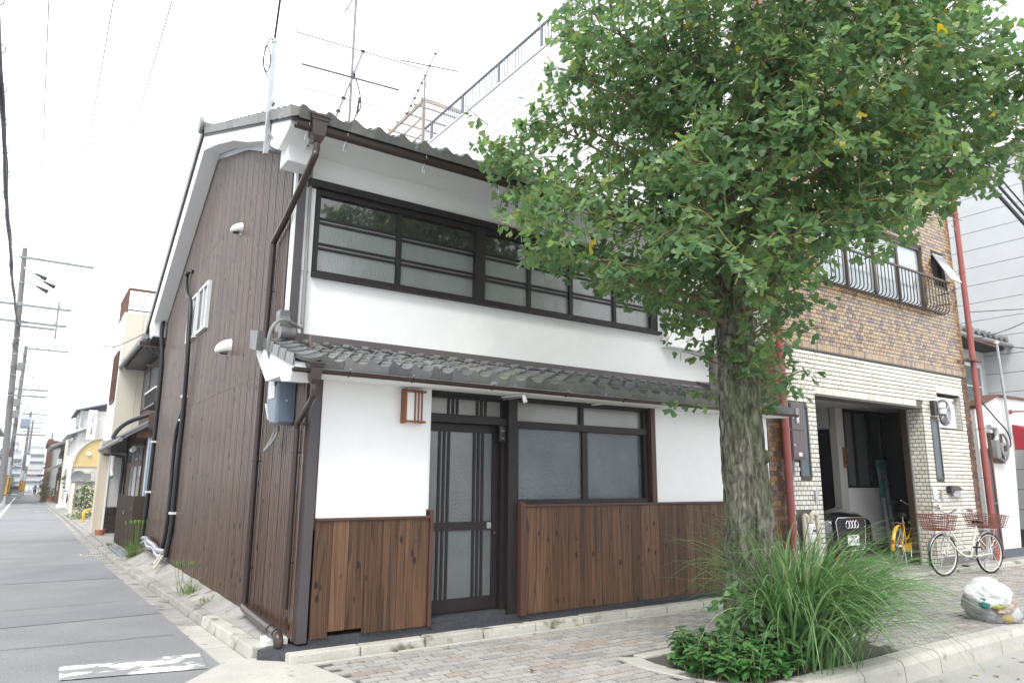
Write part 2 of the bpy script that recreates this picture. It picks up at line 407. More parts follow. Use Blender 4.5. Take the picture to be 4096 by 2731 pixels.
def leaf_material(name, stops, trans=.42, rough=.33):
    m, N, L, b = new_mat(name, rough, .5)
    f, g = piece_random(N, L)
    c = ramp(N, L, f, stops)
    n = node(N, 'TexNoise'); n.inputs['Scale'].default_value = 1.3; n.inputs['Detail'].default_value = 2; L.new(g.outputs['Position'], n.inputs['Vector'])
    hs = node(N, 'HueSaturation'); L.new(c, hs.inputs['Color'])
    mr = node(N, 'MapRange', i1=.3, i2=.7, i3=.85, i4=1.18); L.new(n.outputs[0], mr.inputs[0]); L.new(mr.outputs[0], hs.inputs['Value'])
    L.new(hs.outputs[0], b.inputs['Base Color'])
    tr = node(N, 'BsdfTranslucent')
    h2 = node(N, 'HueSaturation'); h2.inputs['Value'].default_value = 1.7; h2.inputs['Saturation'].default_value = 1.1; h2.inputs['Hue'].default_value = .485
    L.new(hs.outputs[0], h2.inputs['Color']); L.new(h2.outputs[0], tr.inputs[0])
    mx = node(N, 'MixShader'); mx.inputs[0].default_value = trans
    L.new(b.outputs[0], mx.inputs[1]); L.new(tr.outputs[0], mx.inputs[2]); L.new(mx.outputs[0], N['Material Output'].inputs[0])
    return m
def paver_material():
    m, N, L, b = new_mat('paver_blend', .85, .25)
    f, g = piece_random(N, L)
    c = ramp(N, L, f, [(0,(.345,.33,.31)),(.42,(.315,.30,.285)),(.60,(.37,.355,.335)),(.74,(.335,.30,.265)),(.82,(.29,.275,.262)),(.92,(.305,.262,.222)),(.96,(.265,.26,.258))], 'CONSTANT')
    cur = c
    for sc_, am in ((95,.30),(2.0,.12)):
        n = node(N, 'TexNoise'); n.inputs['Scale'].default_value = sc_; n.inputs['Detail'].default_value = 4; L.new(g.outputs['Position'], n.inputs['Vector'])
        hs = node(N, 'HueSaturation'); L.new(cur, hs.inputs['Color']); mr = node(N, 'MapRange', i1=.3, i2=.7, i3=1-am, i4=1+am); L.new(n.outputs[0], mr.inputs[0]); L.new(mr.outputs[0], hs.inputs['Value']); cur = hs.outputs[0]
    L.new(cur, b.inputs['Base Color']); return m
paver_m = paver_material()
leaf_mat = leaf_material('ginkgo_leaf', [(0,(.082,.165,.075)),(.35,(.110,.205,.088)),(.7,(.145,.245,.092)),(.95,(.185,.275,.090)),(.990,(.17,.24,.06)),(.995,(.42,.36,.04)),(1,(.46,.38,.04))])
sapling_mat = leaf_material('sapling_leaf', [(0,(.10,.21,.085)),(1,(.14,.25,.085))], .3, .5)
grass_mat = leaf_material('grass_blade', [(0,(.075,.175,.055)),(.6,(.125,.245,.085)),(.92,(.21,.32,.15)),(1,(.32,.33,.18))], .28, .3)
cover_mat = leaf_material('ground_leaf', [(0,(.045,.135,.042)),(.6,(.065,.175,.052)),(1,(.11,.23,.075))], .25, .35)
weed_mat = leaf_material('weed_leaf', [(0,(.10,.19,.05)),(.7,(.15,.24,.07)),(1,(.30,.27,.11))], .3, .5)
shrub_mat = leaf_material('shrub_leaf', [(0,(.06,.13,.035)),(.7,(.11,.19,.05)),(1,(.26,.14,.05))], .3, .5)

def bark_material():
    m, N, L, b = new_mat('bark', .9, .2)
    g = node(N, 'NewGeometry'); mp = node(N, 'Mapping'); mp.inputs['Scale'].default_value = (30, 30, 10); L.new(g.outputs['Position'], mp.inputs[0])
    n = node(N, 'TexNoise'); n.inputs['Scale'].default_value = 1.0; n.inputs['Detail'].default_value = 7; n.inputs['Distortion'].default_value = .6; L.new(mp.outputs[0], n.inputs['Vector'])
    c = ramp(N, L, n.outputs[0], [(.30,(.030,.027,.025)),(.46,(.105,.098,.082)),(.60,(.195,.185,.155)),(.75,(.33,.32,.275))])
    n2 = node(N, 'TexNoise'); n2.inputs['Scale'].default_value = 3.2; n2.inputs['Detail'].default_value = 6
    mp2 = node(N, 'Mapping'); mp2.inputs['Scale'].default_value = (1.4, 1.4, .45); L.new(g.outputs['Position'], mp2.inputs[0]); L.new(mp2.outputs[0], n2.inputs['Vector'])
    mr = node(N, 'MapRange', i1=.44, i2=.60, i3=0, i4=.8); L.new(n2.outputs[0], mr.inputs[0])
    mx = node(N, 'Mix', data_type='RGBA'); L.new(mr.outputs[0], mx.inputs[0]); L.new(c, mx.inputs[6])
    moss = ramp(N, L, n.outputs[0], [(.3,(.035,.042,.020)),(.6,(.115,.135,.070)),(.8,(.20,.245,.155))]); L.new(moss, mx.inputs[7])
    L.new(mx.outputs[2], b.inputs['Base Color'])
    bp = node(N, 'Bump'); bp.inputs['Strength'].default_value = .8; bp.inputs['Distance'].default_value = .02
    mp3 = node(N, 'Mapping'); mp3.inputs['Scale'].default_value = (60, 60, 18); L.new(g.outputs['Position'], mp3.inputs[0])
    n3 = node(N, 'TexNoise'); n3.inputs['Scale'].default_value = 1.0; n3.inputs['Detail'].default_value = 5; L.new(mp3.outputs[0], n3.inputs['Vector'])
    L.new(n3.outputs[0], bp.inputs['Height']); L.new(bp.outputs[0], b.inputs['Normal'])
    return m
bark_mat = bark_material()
branch_mat = mat('branch_bark', (.16,.115,.07), .85, nz=(20,.25))
twig_mat = mat('twig_green_brown', (.19,.17,.06), .8, nz=(10,.2))

def brick_material(name, stops, rough, bumps=0, coat=0, stain=None):
    m, N, L, b = new_mat(name, rough, .5)
    f, g = piece_random(N, L)
    c = ramp(N, L, f, stops, 'CONSTANT')
    n = node(N, 'TexNoise'); n.inputs['Scale'].default_value = 60; n.inputs['Detail'].default_value = 5; L.new(g.outputs['Position'], n.inputs['Vector'])
    hs = node(N, 'HueSaturation'); L.new(c, hs.inputs['Color'])
    mr = node(N, 'MapRange', i1=.3, i2=.7, i3=1-bumps*.35-.04, i4=1+bumps*.35+.04); L.new(n.outputs[0], mr.inputs[0]); L.new(mr.outputs[0], hs.inputs['Value'])
    cur = hs.outputs[0]
    if stain:
        n2 = node(N, 'TexNoise'); n2.inputs['Scale'].default_value = 2.4; n2.inputs['Detail'].default_value = 7; L.new(g.outputs['Position'], n2.inputs['Vector'])
        mr2 = node(N, 'MapRange', i1=.60, i2=.74, i3=0, i4=.7); L.new(n2.outputs[0], mr2.inputs[0])
        mx = node(N, 'Mix', data_type='RGBA'); L.new(mr2.outputs[0], mx.inputs[0]); L.new(cur, mx.inputs[6]); mx.inputs[7].default_value = (*stain, 1); cur = mx.outputs[2]
    L.new(cur, b.inputs['Base Color'])
    if bumps:
        bp = node(N, 'Bump'); bp.inputs['Strength'].default_value = bumps; bp.inputs['Distance'].default_value = .006; L.new(n.outputs[0], bp.inputs['Height']); L.new(bp.outputs[0], b.inputs['Normal'])
    if coat: b.inputs['Coat Weight'].default_value = coat; b.inputs['Coat Roughness'].default_value = .15
    return m
whitebrick = brick_material('cream_white_brick', [(0,(.60,.57,.49)),(.25,(.66,.635,.56)),(.55,(.70,.68,.62)),(.8,(.63,.60,.52)),(.94,(.52,.49,.40))], .33, coat=.3, stain=(.50,.45,.34))
brownbrick = brick_material('glazed_brown_brick', [(0,(.30,.19,.078)),(.26,(.35,.235,.10)),(.46,(.235,.135,.062)),(.58,(.17,.095,.062)),(.72,(.33,.225,.11)),(.84,(.105,.062,.055)),(.93,(.22,.165,.15))], .26, bumps=.5, coat=.5)
brownbrick_dk = brick_material('dark_textured_brick', [(0,(.15,.075,.03)),(.3,(.10,.052,.032)),(.55,(.22,.115,.035)),(.75,(.065,.04,.034)),(.9,(.13,.085,.07))], .4, bumps=.9, coat=.2)
darkbrick = brick_material('dark_glazed_brick', [(0,(.030,.018,.018)),(.4,(.045,.026,.024)),(.75,(.022,.014,.016))], .25, coat=.4)
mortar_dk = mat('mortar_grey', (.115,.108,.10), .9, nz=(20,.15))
mortar_lt = mat('mortar_pale', (.135,.125,.11), .9, nz=(20,.12))
def worn_paint():
    m, N, L, b = new_mat('worn_road_paint', .8, .3)
    g = node(N, 'NewGeometry'); n = node(N, 'TexNoise'); n.inputs['Scale'].default_value = 6; n.inputs['Detail'].default_value = 10; n.inputs['Roughness'].default_value = .68
    mp = node(N, 'Mapping'); mp.inputs['Scale'].default_value = (.45, 1, 1); L.new(g.outputs['Position'], mp.inputs[0]); L.new(mp.outputs[0], n.inputs['Vector'])
    return m, N, L, b, n
m_, N_, L_, b_, n_ = worn_paint()
L_.new(ramp(N_, L_, n_.outputs[0], [(.47,(.24,.242,.25)),(.53,(.74,.74,.73))]), b_.inputs['Base Color']); worn = m_
m_, N_, L_, b_, n_ = worn_paint(); m_.name = 'road_line_paint'
L_.new(ramp(N_, L_, n_.outputs[0], [(.28,(.2,.2,.2)),(.36,(.76,.76,.75))]), b_.inputs['Base Color']); linepaint = m_

# ------------------------------------------------------------------ ground, street, pavement
SL = .0125
def gz(y): return -.12 - SL*max(0.0, y)           # the side street runs gently downhill
g = MB()
ys = [-60, -8, 0, 10, 40, 120, 300, 900]
def gl(y): return (-.42 if y < 0 else -.42-SL*y)
for a, b in zip(ys, ys[1:]): g.quad((-500,a,gl(a)), (500,a,gl(a)), (500,b,gl(b)), (-500,b,gl(b)))
struct(g.build('ground', asphalt))
# side street asphalt
kx = lambda y: -.55 - .016*min(max(y, 0), 10) + (0 if y < 30 else -.002*(y-30))
s = MB(); L1 = [-2.2, -.34, 0, 2, 4, 6, 8, 10, 14, 20, 30, 45, 60, 80, 110, 150, 200, 300]
for a, b in zip(L1, L1[1:]):
    s.quad((-7.5,a,gz(a)), (kx(a)-.25*max(0,-a),a,gz(a)), (kx(b)-.25*max(0,-b),b,gz(b)), (-7.5,b,gz(b)))
s.quad((-7.5,-12,-.30), (-.9,-12,-.30), (-.9,-2.2,-.12), (-7.5,-2.2,-.12))
struct(s.build('street', asphalt))
p = MB()
for (a, b, xa) in ((6.7, 9.35, -7.4),):
    p.quad((xa,a,gz(a)+.004), (kx(a)-.004,a,gz(a)+.004), (kx(b)-.004,b,gz(b)+.004), (xa,b,gz(b)+.004))
p.quad((-7.4,2.6,gz(2.6)+.004), (kx(2.6)-.004,2.9,gz(2.9)+.004), (kx(3.6)-.004,3.6,gz(3.6)+.004), (-7.4,3.4,gz(3.4)+.004))
for (a, b) in ((16,17), (30,31.5), (52,55), (90,94)):
    p.quad((-3.6,a,gz(a)+.004), (kx(a)-.05,a+.1,gz(a+.1)+.004), (kx(b)-.05,b,gz(b)+.004), (-3.6,b-.1,gz(b-.1)+.004))
struct(p.build('street_patch', asphalt_patch))
# seam crack lines
p = MB()
for (y0, y1) in ((1.9, 1.55), (3.9, 4.1), (11.1, 11.0)):
    for i in range(24):
        x0 = -5+i*.18; x1 = x0+.19; ya = y0+(y1-y0)*i/24+.02*rnd.uniform(-1,1); yb = y0+(y1-y0)*(i+1)/24
        if x1 < kx(ya): p.quad((x0,ya,gz(ya)+.006), (x1,yb,gz(yb)+.006), (x1,yb+.014,gz(yb)+.006), (x0,ya+.012,gz(ya)+.006))
struct(p.build('street_seam', seamdark))
p = MB()
p.quad((-1.63,.24,-.114), (-.67,.02,-.114), (-.63,.55,-.1205+.006), (-1.62,.70,-.1205+.0055))
struct(p.build('stop_line', worn))
p = MB()
wlx = lambda y: -2.97-.0045*(y-36)
for a, b in ((18,36),(36,60),(60,85),(85,112)):
    p.quad((wlx(a)-.07,a,gz(a)+.007), (wlx(a)+.07,a,gz(a)+.007), (wlx(b)+.07,b,gz(b)+.007), (wlx(b)-.07,b,gz(b)+.007))
p.quad((-6.5,111.6,gz(112)+.010), (-3.2,111.6,gz(112)+.010), (-3.2,113.4,gz(113)+.010), (-6.5,113.4,gz(113)+.010))
for a, b, x0, x1 in ((126,126.9,-3.0,-.9), (146,260,-3.42,-3.24), (62.5,63.2,-2.3,-1.7), (42.5,42.8,-1.55,-1.0)):
    p.quad((x0,a,gz(a)+.008), (x1,a,gz(a)+.008), (x1,b,gz(b)+.008), (x0,b,gz(b)+.008))
struct(p.build('road_marking', linepaint))
# concrete gutter slabs and kerb stones along the side street
kerb_x = lambda y: -.215-.022*min(max(y,0), 9)-(0 if y < 30 else .004*(y-30))
st = bpy.data.objects.new('side_kerb', None); col.objects.link(st); struct(st); WL[st] = Vector((0,0,0))
y = .12; i = 0
while y < 120:
    ln = .6 if y < 14 else (2.0 if y < 40 else 10.0); e = y+ln-.012
    top = lambda q: gz(q)+.095-.03*min(1,q/8)
    def K(q, dx): return kerb_x(q)+dx
    j = rnd.uniform(-.006,.006)
    pts = [(K(y,-.125),y,gz(y)-.1),(K(y,.03),y,gz(y)-.1),(K(e,.03),e,gz(e)-.1),(K(e,-.125),e,gz(e)-.1),
           (K(y,-.10),y,top(y)+j),(K(y,.03),y,top(y)+j+.004),(K(e,.03),e,top(e)+j+.004),(K(e,-.10),e,top(e)+j)]
    MB().hexa(pts).build('kerb_stone', kerbmat if y < 1.6 else concrete, st, bevel=.012 if y < 12 else 0)
    pts = [(kx(y)-.004,y,gz(y)-.08),(K(y,-.126),y,gz(y)-.08),(K(e,-.126),e,gz(e)-.08),(kx(e)-.004,e,gz(e)-.08),
           (kx(y)-.004,y,gz(y)+.009),(K(y,-.126),y,gz(y)+.003),(K(e,-.126),e,gz(e)+.003),(kx(e)-.004,e,gz(e)+.009)]
    MB().hexa(pts).build('gutter_slab', concrete_lt if y < 1.4 else concrete, st)
    y += ln
# corner concrete between asphalt and pavers
p = MB(); p.prism([(-.90,-.36),(-.56,.06),(-.36,.12),(-.30,.10),(-.16,-.10),(.03,-.345),(.12,-.9),(.20,-1.7),(-.1,-2.4),(-1.4,-2.4)], 'z', -.3, -.1035)
struct(p.build('corner_concrete', concrete_lt))
p = MB(); p.prism([(-.30,-.33),(-.06,-.36),(.05,-.46),(-.12,-.60),(-.28,-.56)], 'z', -.2, -.100)
struct(p.build('corner_slab', concrete_lt, bevel=.006))
# sloping concrete apron beside the house
p = MB()
ay = [.14, 1, 2, 3, 4, 5, 6, 7, 8, 9.3]
for a, b in zip(ay, ay[1:]):
    ta, tb = gz(a)+.095-.03*min(1,a/8)-.004, gz(b)+.095-.03*min(1,b/8)-.004
    for (u0, u1) in ((0,.5),(.5,1)):
        def Q(q, t, u):
            x = kerb_x(q)+.025; xx = x+(.02-x)*u; zz = t+(.03-t)*u + .008*mnoise.noise(Vector((xx*9,q*4,1)))
            return (xx,q,zz)
        p.quad(Q(a,ta,u0), Q(a,ta,u1), Q(b,tb,u1), Q(b,tb,u0))
struct(p.build('concrete_apron', concrete))
p = MB(); p.prism([(-.34,9.3),(1.2,9.3),(1.2,12.4),(-.36,12.4)], 'z', -.45, -.20)
struct(p.build('gravel_bed', gravelm))
gs = MB()
for i in range(900):
    x, y_, r_ = rnd.uniform(-.30,.55), rnd.uniform(9.35,12.3), rnd.uniform(.010,.022)
    gs.lathe([(r_*.5,-r_*.4),(r_,0),(r_*.55,r_*.5)], (x,y_,-.197), n=5)
gs.build('gravel', gravelm, kind='stuff')
p = MB(); p.prism([(-.36,12.4),(.6,12.4),(.6,18),(-.36,18)], 'z', -.55, -.24)
struct(p.build('forecourt', concrete))
p = MB()
for a, b in ((18,24),(24,32.4),(32.4,46),(46,62),(62,90),(90,160)):
    p.hexa([(kerb_x(a)+.03,a,gz(a)-.3),(3.2,a,gz(a)-.3),(3.2,b,gz(b)-.3),(kerb_x(b)+.03,b,gz(b)-.3),(kerb_x(a)+.03,a,gz(a)+.085),(3.2,a,gz(a)+.10),(3.2,b,gz(b)+.10),(kerb_x(b)+.03,b,gz(b)+.085)])
struct(p.build('side_pavement', concrete))

# front pavement with pavers
pv = bpy.data.objects.new('pavement', None); col.objects.link(pv); struct(pv); WL[pv] = Vector((0,0,0))
p = MB(); p.prism([(-.05,-.34),(-.05,-2.56),(18,-2.56),(18,-.34)], 'z', -.4, -.119); p.build('bedding', jointdark, pv)
PW, PD = .197, .0975
cells = []
row = 0; y = -.345
while y-PD > -2.60:
    x = -.02 + (row % 2)*(PW/2) - .0
    while x < 17.5:
        cx_, cy_ = x+PW/2, y-PD/2
        inside = not (2.20 < cx_ < 4.6 and -2.6 < cy_ < -1.44)
        lx = -.01 + .10*max(0, (-.5-cy_))*.0
        if inside and x > lx: cells.append((cx_, cy_))
        x += PW
    row += 1; y -= PD
cells.sort(key=lambda c: (c[0]-CAM.x)**2+(c[1]-CAM.y)**2)
pm = MB(); h_ = .035
hw, hd = (PW-.010)/2, (PD-.010)/2
pm.hexa([(-hw,-hd,-h_),(hw,-hd,-h_),(hw,hd,-h_),(-hw,hd,-h_),(-hw+.003,-hd+.003,0),(hw-.003,-hd+.003,0),(hw-.003,hd-.003,0),(-hw+.003,hd-.003,0)])
pmes = pm.mesh('paver', paver_m)
rp = MB()
for i, (cx_, cy_) in enumerate(cells):
    dz = rnd.uniform(-.0025,.0025)
    if i < 300: inst('paver', pmes, pv, (cx_, cy_, -.108+dz), rot=(rnd.uniform(-.008,.008), rnd.uniform(-.008,.008), 0))
    else: rp.add([(q[0]+cx_, q[1]+cy_, q[2]-.108+dz) for q in pm.v], pm.f)
o = rp.build('paver_field', paver_m, pv); o['kind'] = 'stuff'
# house kerb (front): flat strip + kerb stones
fk = bpy.data.objects.new('front_kerb', None); col.objects.link(fk); struct(fk); WL[fk] = Vector((0,0,0))
x = -.13
while x < 17:
    e = x+.6-.010; z_ = -.034-.003*max(0, x-4); z2 = -.034-.003*max(0, e-4); j = rnd.uniform(-.004,.004)
    MB().hexa([(x,-.285,-.25),(e,-.285,-.25),(e,-.155,-.25),(x,-.155,-.25),(x,-.262,z_+j),(e,-.262,z2+j),(e,-.155,z2+j+.004),(x,-.155,z_+j+.004)]).build('kerb_stone', kerbmat, fk, bevel=.012)
    x += .6
MB().hexa([(-.12,-.345,-.25),(17,-.345,-.25),(17,-.287,-.25),(-.12,-.287,-.25),(-.12,-.345,-.107),(17,-.345,-.107),(17,-.287,-.104),(-.12,-.287,-.104)]).build('edge_strip', concrete_lt, fk)
# dark slate strip between kerb and facade
p = MB()
p.prism([(-.10,-.153),(-.30,.02),(-.20,.115),(.02,.115),(.02,.16),(6.5,.16),(6.5,-.153)], 'z', -.2, -.028)
struct(p.build('slate_strip', apronslate))
p = MB(); p.prism([(-.24,.125),(-.205,.117),(-.03,.117),(-.03,.42),(-.20,.33)], 'z', -.06, .014)
struct(p.build('white_pad', whiteplastic))
p = MB(); p.prism([(6.6,-.153),(6.6,6),(13.0,6),(13.0,-.153)], 'z', -.3, -.035)
struct(p.build('garage_apron', garagefloor))
p = MB(); p.prism([(13.02,-.153),(13.02,.9),(18,.9),(18,-.153)], 'z', -.3, -.06); struct(p.build('shop_step', concrete))
# main road and its kerb
p = MB(); p.quad((-.9,-40,-.305), (60,-40,-.305), (60,-2.75,-.295), (-.9,-2.75,-.295)); struct(p.build('main_road', roadmat))
mk = bpy.data.objects.new('main_kerb', None); col.objects.link(mk); struct(mk); WL[mk] = Vector((0,0,0))
x = 2.42
while x < 17:
    e = x+.60-.013; j = rnd.uniform(-.004,.004)
    MB().prism([(-2.585,-.5),(-2.585,-.112+j),(-2.72,-.116+j),(-2.755,-.13+j),(-2.775,-.165+j),(-2.80,-.5)], 'x', x, e).build('kerb_stone', concrete_lt, mk, bevel=.004)
    x += .60
# planter with edging
p = MB(); p.prism([(2.36,-1.52),(2.30,-2.0),(2.40,-2.56),(4.5,-2.56),(4.5,-1.52)], 'z', -.3, -.125); struct(p.build('planter_soil', soil))
pe = bpy.data.objects.new('planter_edging', None); col.objects.link(pe); struct(pe); WL[pe] = Vector((0,0,0))
arc = [(2.22+.0,-1.46),(2.16,-1.75),(2.20,-2.05),(2.32,-2.40),(2.42,-2.585)]
inn = [(2.38,-1.56),(2.34,-1.78),(2.37,-2.04),(2.46,-2.36),(2.56,-2.56)]
for k in range(4):
    MB().prism([arc[k],arc[k+1],inn[k+1],inn[k]], 'z', -.3, -.100).build('edging_stone', concrete_lt, pe, bevel=.008)
for k in range(4): Bx('edging_stone', concrete_lt, pe, 2.40+k*.52, 2.40+k*.52+.51, -1.58, -1.46, -.3, -.102, bevel=.008)
# ------------------------------------------------------------------ the corner house
H = thing('corner_house', (3.1,4.6,0), 'two storey corner house, white plaster over dark cedar boards, brown ribbed side wall', 'house')
W = H
# lower walls
Bx('wall', plaster, W, .075, 1.165, -.004, .10, .98, 2.30)
Bx('wall', plaster, W, 4.215, 6.40, -.004, .10, 1.075, 2.30)
Bx('wall_core', darkvoid, W, .02, 6.4, .46, .60, -.02, 2.60)
# upper wall round the window
uy0, uy1 = .87, 1.0
Bx('wall', plaster, W, .088, 6.30, uy0, uy1, 2.55, 3.375)
Bx('wall', plaster, W, .088, 6.30, uy0, uy1, 4.425, 4.95)
Bx('wall', plaster, W, .088, .195, uy0, uy1, 3.375, 4.425)
Bx('wall', plaster, W, 5.235, 6.30, uy0, uy1, 3.375, 4.425)
Bx('room_back', darkvoid, W, .1, 6.3, 1.9, 1.98, 2.6, 5.2)
Bx('shutter_box', plaster, W, 5.30, 6.30, .72, .868, 3.20, 4.80, bevel=.006)
# posts
Bx('corner_post', postmetal, W, -.004, .078, -.03, .06, -.01, 2.205)
Bx('post_trim', redwood, W, .079, .098, -.012, .02, .90, 2.195)
Bx('corner_post', postmetal, W, 0, .087, uy0-.02, uy0+.08, 2.62, 4.70)
Bx('corner_trim', alu, W, -.030, -.002, uy0-.012, uy0+.05, 2.62, 4.66)
Bx('base_sill', apronslate, W, .1, 6.4, -.012, .12, -.06, .02)
# charred cedar boards (each with its own width and level)
x = .098; k = 0
while x < 1.185:
    w = min(.156*rnd.uniform(.96,1.04), 1.188-x)
    if w > .03: Bx('plank', plank_mat, W, x+.0015, x+w-.0015, -.034+rnd.uniform(-.002,.002), -.013, (.06 if k in (1,2) else .012), .968, bevel=.002)
    x += w; k += 1
x = 2.285
while x < 6.395:
    w = min(.150*rnd.uniform(.96,1.04), 6.395-x)
    if w > .03: Bx('plank', plank_mat, W, x+.0015, x+w-.0015, -.034+rnd.uniform(-.002,.002), -.013, .008, 1.055, bevel=.002)
    x += w
# nails
nb = MB()
for zz in (.03,.25,.50,.75,.94):
    xx = .15
    while xx < 6.4:
        if not (1.19 < xx < 2.30): nb.box(xx-.0016,xx+.0016,-.0375,-.034,zz-.0016,zz+.0016)
        xx += .0503+rnd.uniform(-.006,.006)
nb.build('nail_heads', rust, W, kind='stuff')
Bx('cap_rail', redwood, W, .098, 1.19, -.050, .02, .969, .992, bevel=.003)
Bx('cap_rail', redwood, W, 2.285, 6.40, -.050, .02, 1.057, 1.082, bevel=.003)
Bx('edge_board', redwood, W, 1.190, 1.226, -.055, .07, .005, 1.045, bevel=.006)
MB().prism([(-.075,.0),(.12,.0),(.12,1.11),(-.045,1.11),(-.070,1.085)], 'x', 2.215, 2.283).build('edge_board', redwood, W, bevel=.004)
Bx('pier_trim', plaster, W, 1.166, 1.20, .02, .13, 1.05, 2.195)
# entrance
Bx('door_post', darkwood, W, 2.095, 2.205, -.012, .15, .02, 2.30)
Bx('door_lintel', darkwood, W, 1.20, 2.094, .03, .16, 1.885, 1.955)
Bx('door_head', darkwood, W, 1.20, 2.094, .03, .16, 2.155, 2.30)
Bx('door_jamb', darkwood, W, 2.055, 2.094, .06, .16, .02, 1.884)
Bx('door_step', apronslate, W, 1.228, 2.20, .02, .45, -.03, .062)
D = Bx('entrance_door', darkwood, W, 1.24, 1.975+.075, .130, .160, .07, .195)   # bottom rail is the leaf's body
Bx('stile', darkwood, D, 1.985, 2.052, .126, .164, .196, 1.80)
Bx('stile', darkwood, D, 1.20, 1.245, .126, .164, .196, 1.80)
Bx('rail', darkwood, D, 1.245, 1.984, .128, .162, .835, .915)
Bx('rail', darkwood, D, 1.20, 2.052, .126, .164, 1.801, 1.880)
for (z0,z1) in ((.196,.834),(.916,1.80)):
    Bx('pane', glass_door, D, 1.246, 1.984, .142, .150, z0, z1)
    for xb in (1.352,1.404,1.456,1.756,1.806,1.856): Bx('bar', darkwood, D, xb, xb+.026, .128, .141, z0+.001, z1-.001)
hd_ = Bx('pull_plate', steel, D, 1.925, 1.975, .122, .1275, .845, .905); 
Bx('pull_recess', galv, D, 1.934, 1.966, .1195, .1218, .853, .897)
Tb('keyhole', brass, D, [(2.02,.1255,.80),(2.02,.120,.80)], .008)
T = Bx('door_transom', darkwood, W, 1.20, 2.094, .09, .125, 1.957, 1.975)
Bx('transom_rail', darkwood, T, 1.20, 2.06, .09, .125, 2.130, 2.154)
Bx('transom_stile', darkwood, T, 2.06, 2.094, .088, .127, 1.976, 2.154)
Bx('pane', glass_transom, T, 1.20, 2.06, .106, .112, 1.976, 2.129)
for xb in (1.425,1.475,1.525,1.762,1.812,1.862): Bx('bar', darkwood, T, xb, xb+.025, .092, .1055, 1.976, 2.129)
# shop-front style window to the right of the door
WN = Bx('front_window', darkwood, W, 2.206, 4.20, .02, .13, 1.083, 1.128)
Bx('head', darkwood, WN, 2.206, 4.14, .02, .13, 2.145, 2.30)
Bx('mid_rail', darkwood, WN, 2.206, 4.14, .015, .13, 1.868, 1.940)
Bx('jamb', darkwood, WN, 4.075, 4.14, .03, .13, 1.941, 2.144)
Bx('jamb', darkwood, WN, 4.075, 4.14, .03, .13, 1.129, 1.867)
Bx('outer_jamb', redwood, WN, 4.141, 4.214, -.03, .13, 1.083, 2.195)
Bx('sash_stile', darkwood, WN, 2.206, 2.262, .05, .11, 1.129, 1.867)
Bx('sash_stile', darkwood, WN, 3.135, 3.212, .05, .11, 1.129, 1.867)
Bx('transom_stile', darkwood, WN, 3.105, 3.160, .05, .11, 1.941, 2.144)
Bx('pane', glass_pebble, WN, 2.263, 3.134, .078, .086, 1.129, 1.867)
Bx('pane', glass_pebble, WN, 3.213, 4.074, .088, .096, 1.129, 1.867)
Bx('pane', glass_transom, WN, 2.206, 3.104, .078, .086, 1.941, 2.144)
Bx('pane', glass_transom, WN, 3.161, 4.074, .078, .086, 1.941, 2.144)
# upper window band
UW = Bx('upper_window', darkwood, W, .10, 5.28, .80, .93, 4.345, 4.425)
Bx('head_rail', darkwood, UW, .20, 5.235, .855, .95, 4.285, 4.344)
Bx('sill', darkwood, UW, .20, 5.26, .80, .95, 3.372, 3.415)
Bx('sill_rail', darkwood, UW, .20, 5.235, .86, .95, 3.416, 3.455)
Bx('jamb', darkwood, UW, .200, .250, .855, .95, 3.456, 4.284)
Bx('jamb', darkwood, UW, 5.10, 5.235, .855, .95, 3.456, 4.284)
Bx('post', darkwood, UW, 2.165, 2.300, .835, .95, 3.416, 4.344)
stiles = [1.145, 2.95, 3.63, 4.395]
wds = [.062, .055, .055, .055]
for s_, w_ in zip(stiles, wds): Bx('sash_stile', darkwood, UW, s_, s_+w_, .868, .93, 3.456, 4.284)
bays = [(.251,1.144),(1.208,2.164),(2.301,2.949),(3.006,3.629),(3.686,4.394),(4.451,5.099)]
for i, (a, b) in enumerate(bays):
    yy = .895 if i % 2 == 0 else .905
    Bx('clear_pane', glass_clear, UW, a, b, yy, yy+.006, 4.03, 4.284)
    Bx('frosted_pane', glass_frost, UW, a, b, yy, yy+.006, 3.456, 4.029)
    for zb in (4.022, 3.972, 3.742, 3.692): Bx('bar', darkwood, UW, a, b, yy-.022, yy-.001, zb, zb+.022)
# eaves and plastered verge
MB().prism([(.30,4.74),(.30,4.83),(.87,5.05),(.87,4.70),(.80,4.70),(.60,4.735)], 'x', -.02, 6.45).build('eave_soffit', plaster, W)
RY = [(.22,4.815),(5.42,6.87),(10.15,4.42)]
def roofz(y):
    if y <= RY[1][0]: t = (y-RY[0][0])/(RY[1][0]-RY[0][0]); return RY[0][1]+(RY[1][1]-RY[0][1])*t
    t = (y-RY[1][0])/(RY[2][0]-RY[1][0]); return RY[1][1]+(RY[2][1]-RY[1][1])*t
MB().prism([(.26,4.80),(5.38,6.80),(9.95,4.40),(9.70,4.10),(9.32,4.10),(9.32,4.38),(5.30,6.46),(4.2,6.10),(3.0,5.66),(2.2,5.30),(1.35,4.96),(.92,4.70),(.72,4.60),(.46,4.66),(.34,4.70),(.30,4.78)], 'x', -.27, -.026).build('verge_board', plaster, W, bevel=.01)
Bx('verge_foot', plaster, W, -.20, .07, .60, .868, 4.46, 4.70, bevel=.01)
MB().prism([(9.40,4.09),(9.94,4.09),(9.94,4.36),(9.40,4.40)], 'x', -.24, 6.4).build('rear_eave', darkvoid, W)
MB().prism([(.24,4.79),(5.40,6.82),(10.05,4.42),(10.05,4.36),(5.40,6.74),(.24,4.72)], 'x', -.28, 6.55).build('roof_deck', darkwood, W)
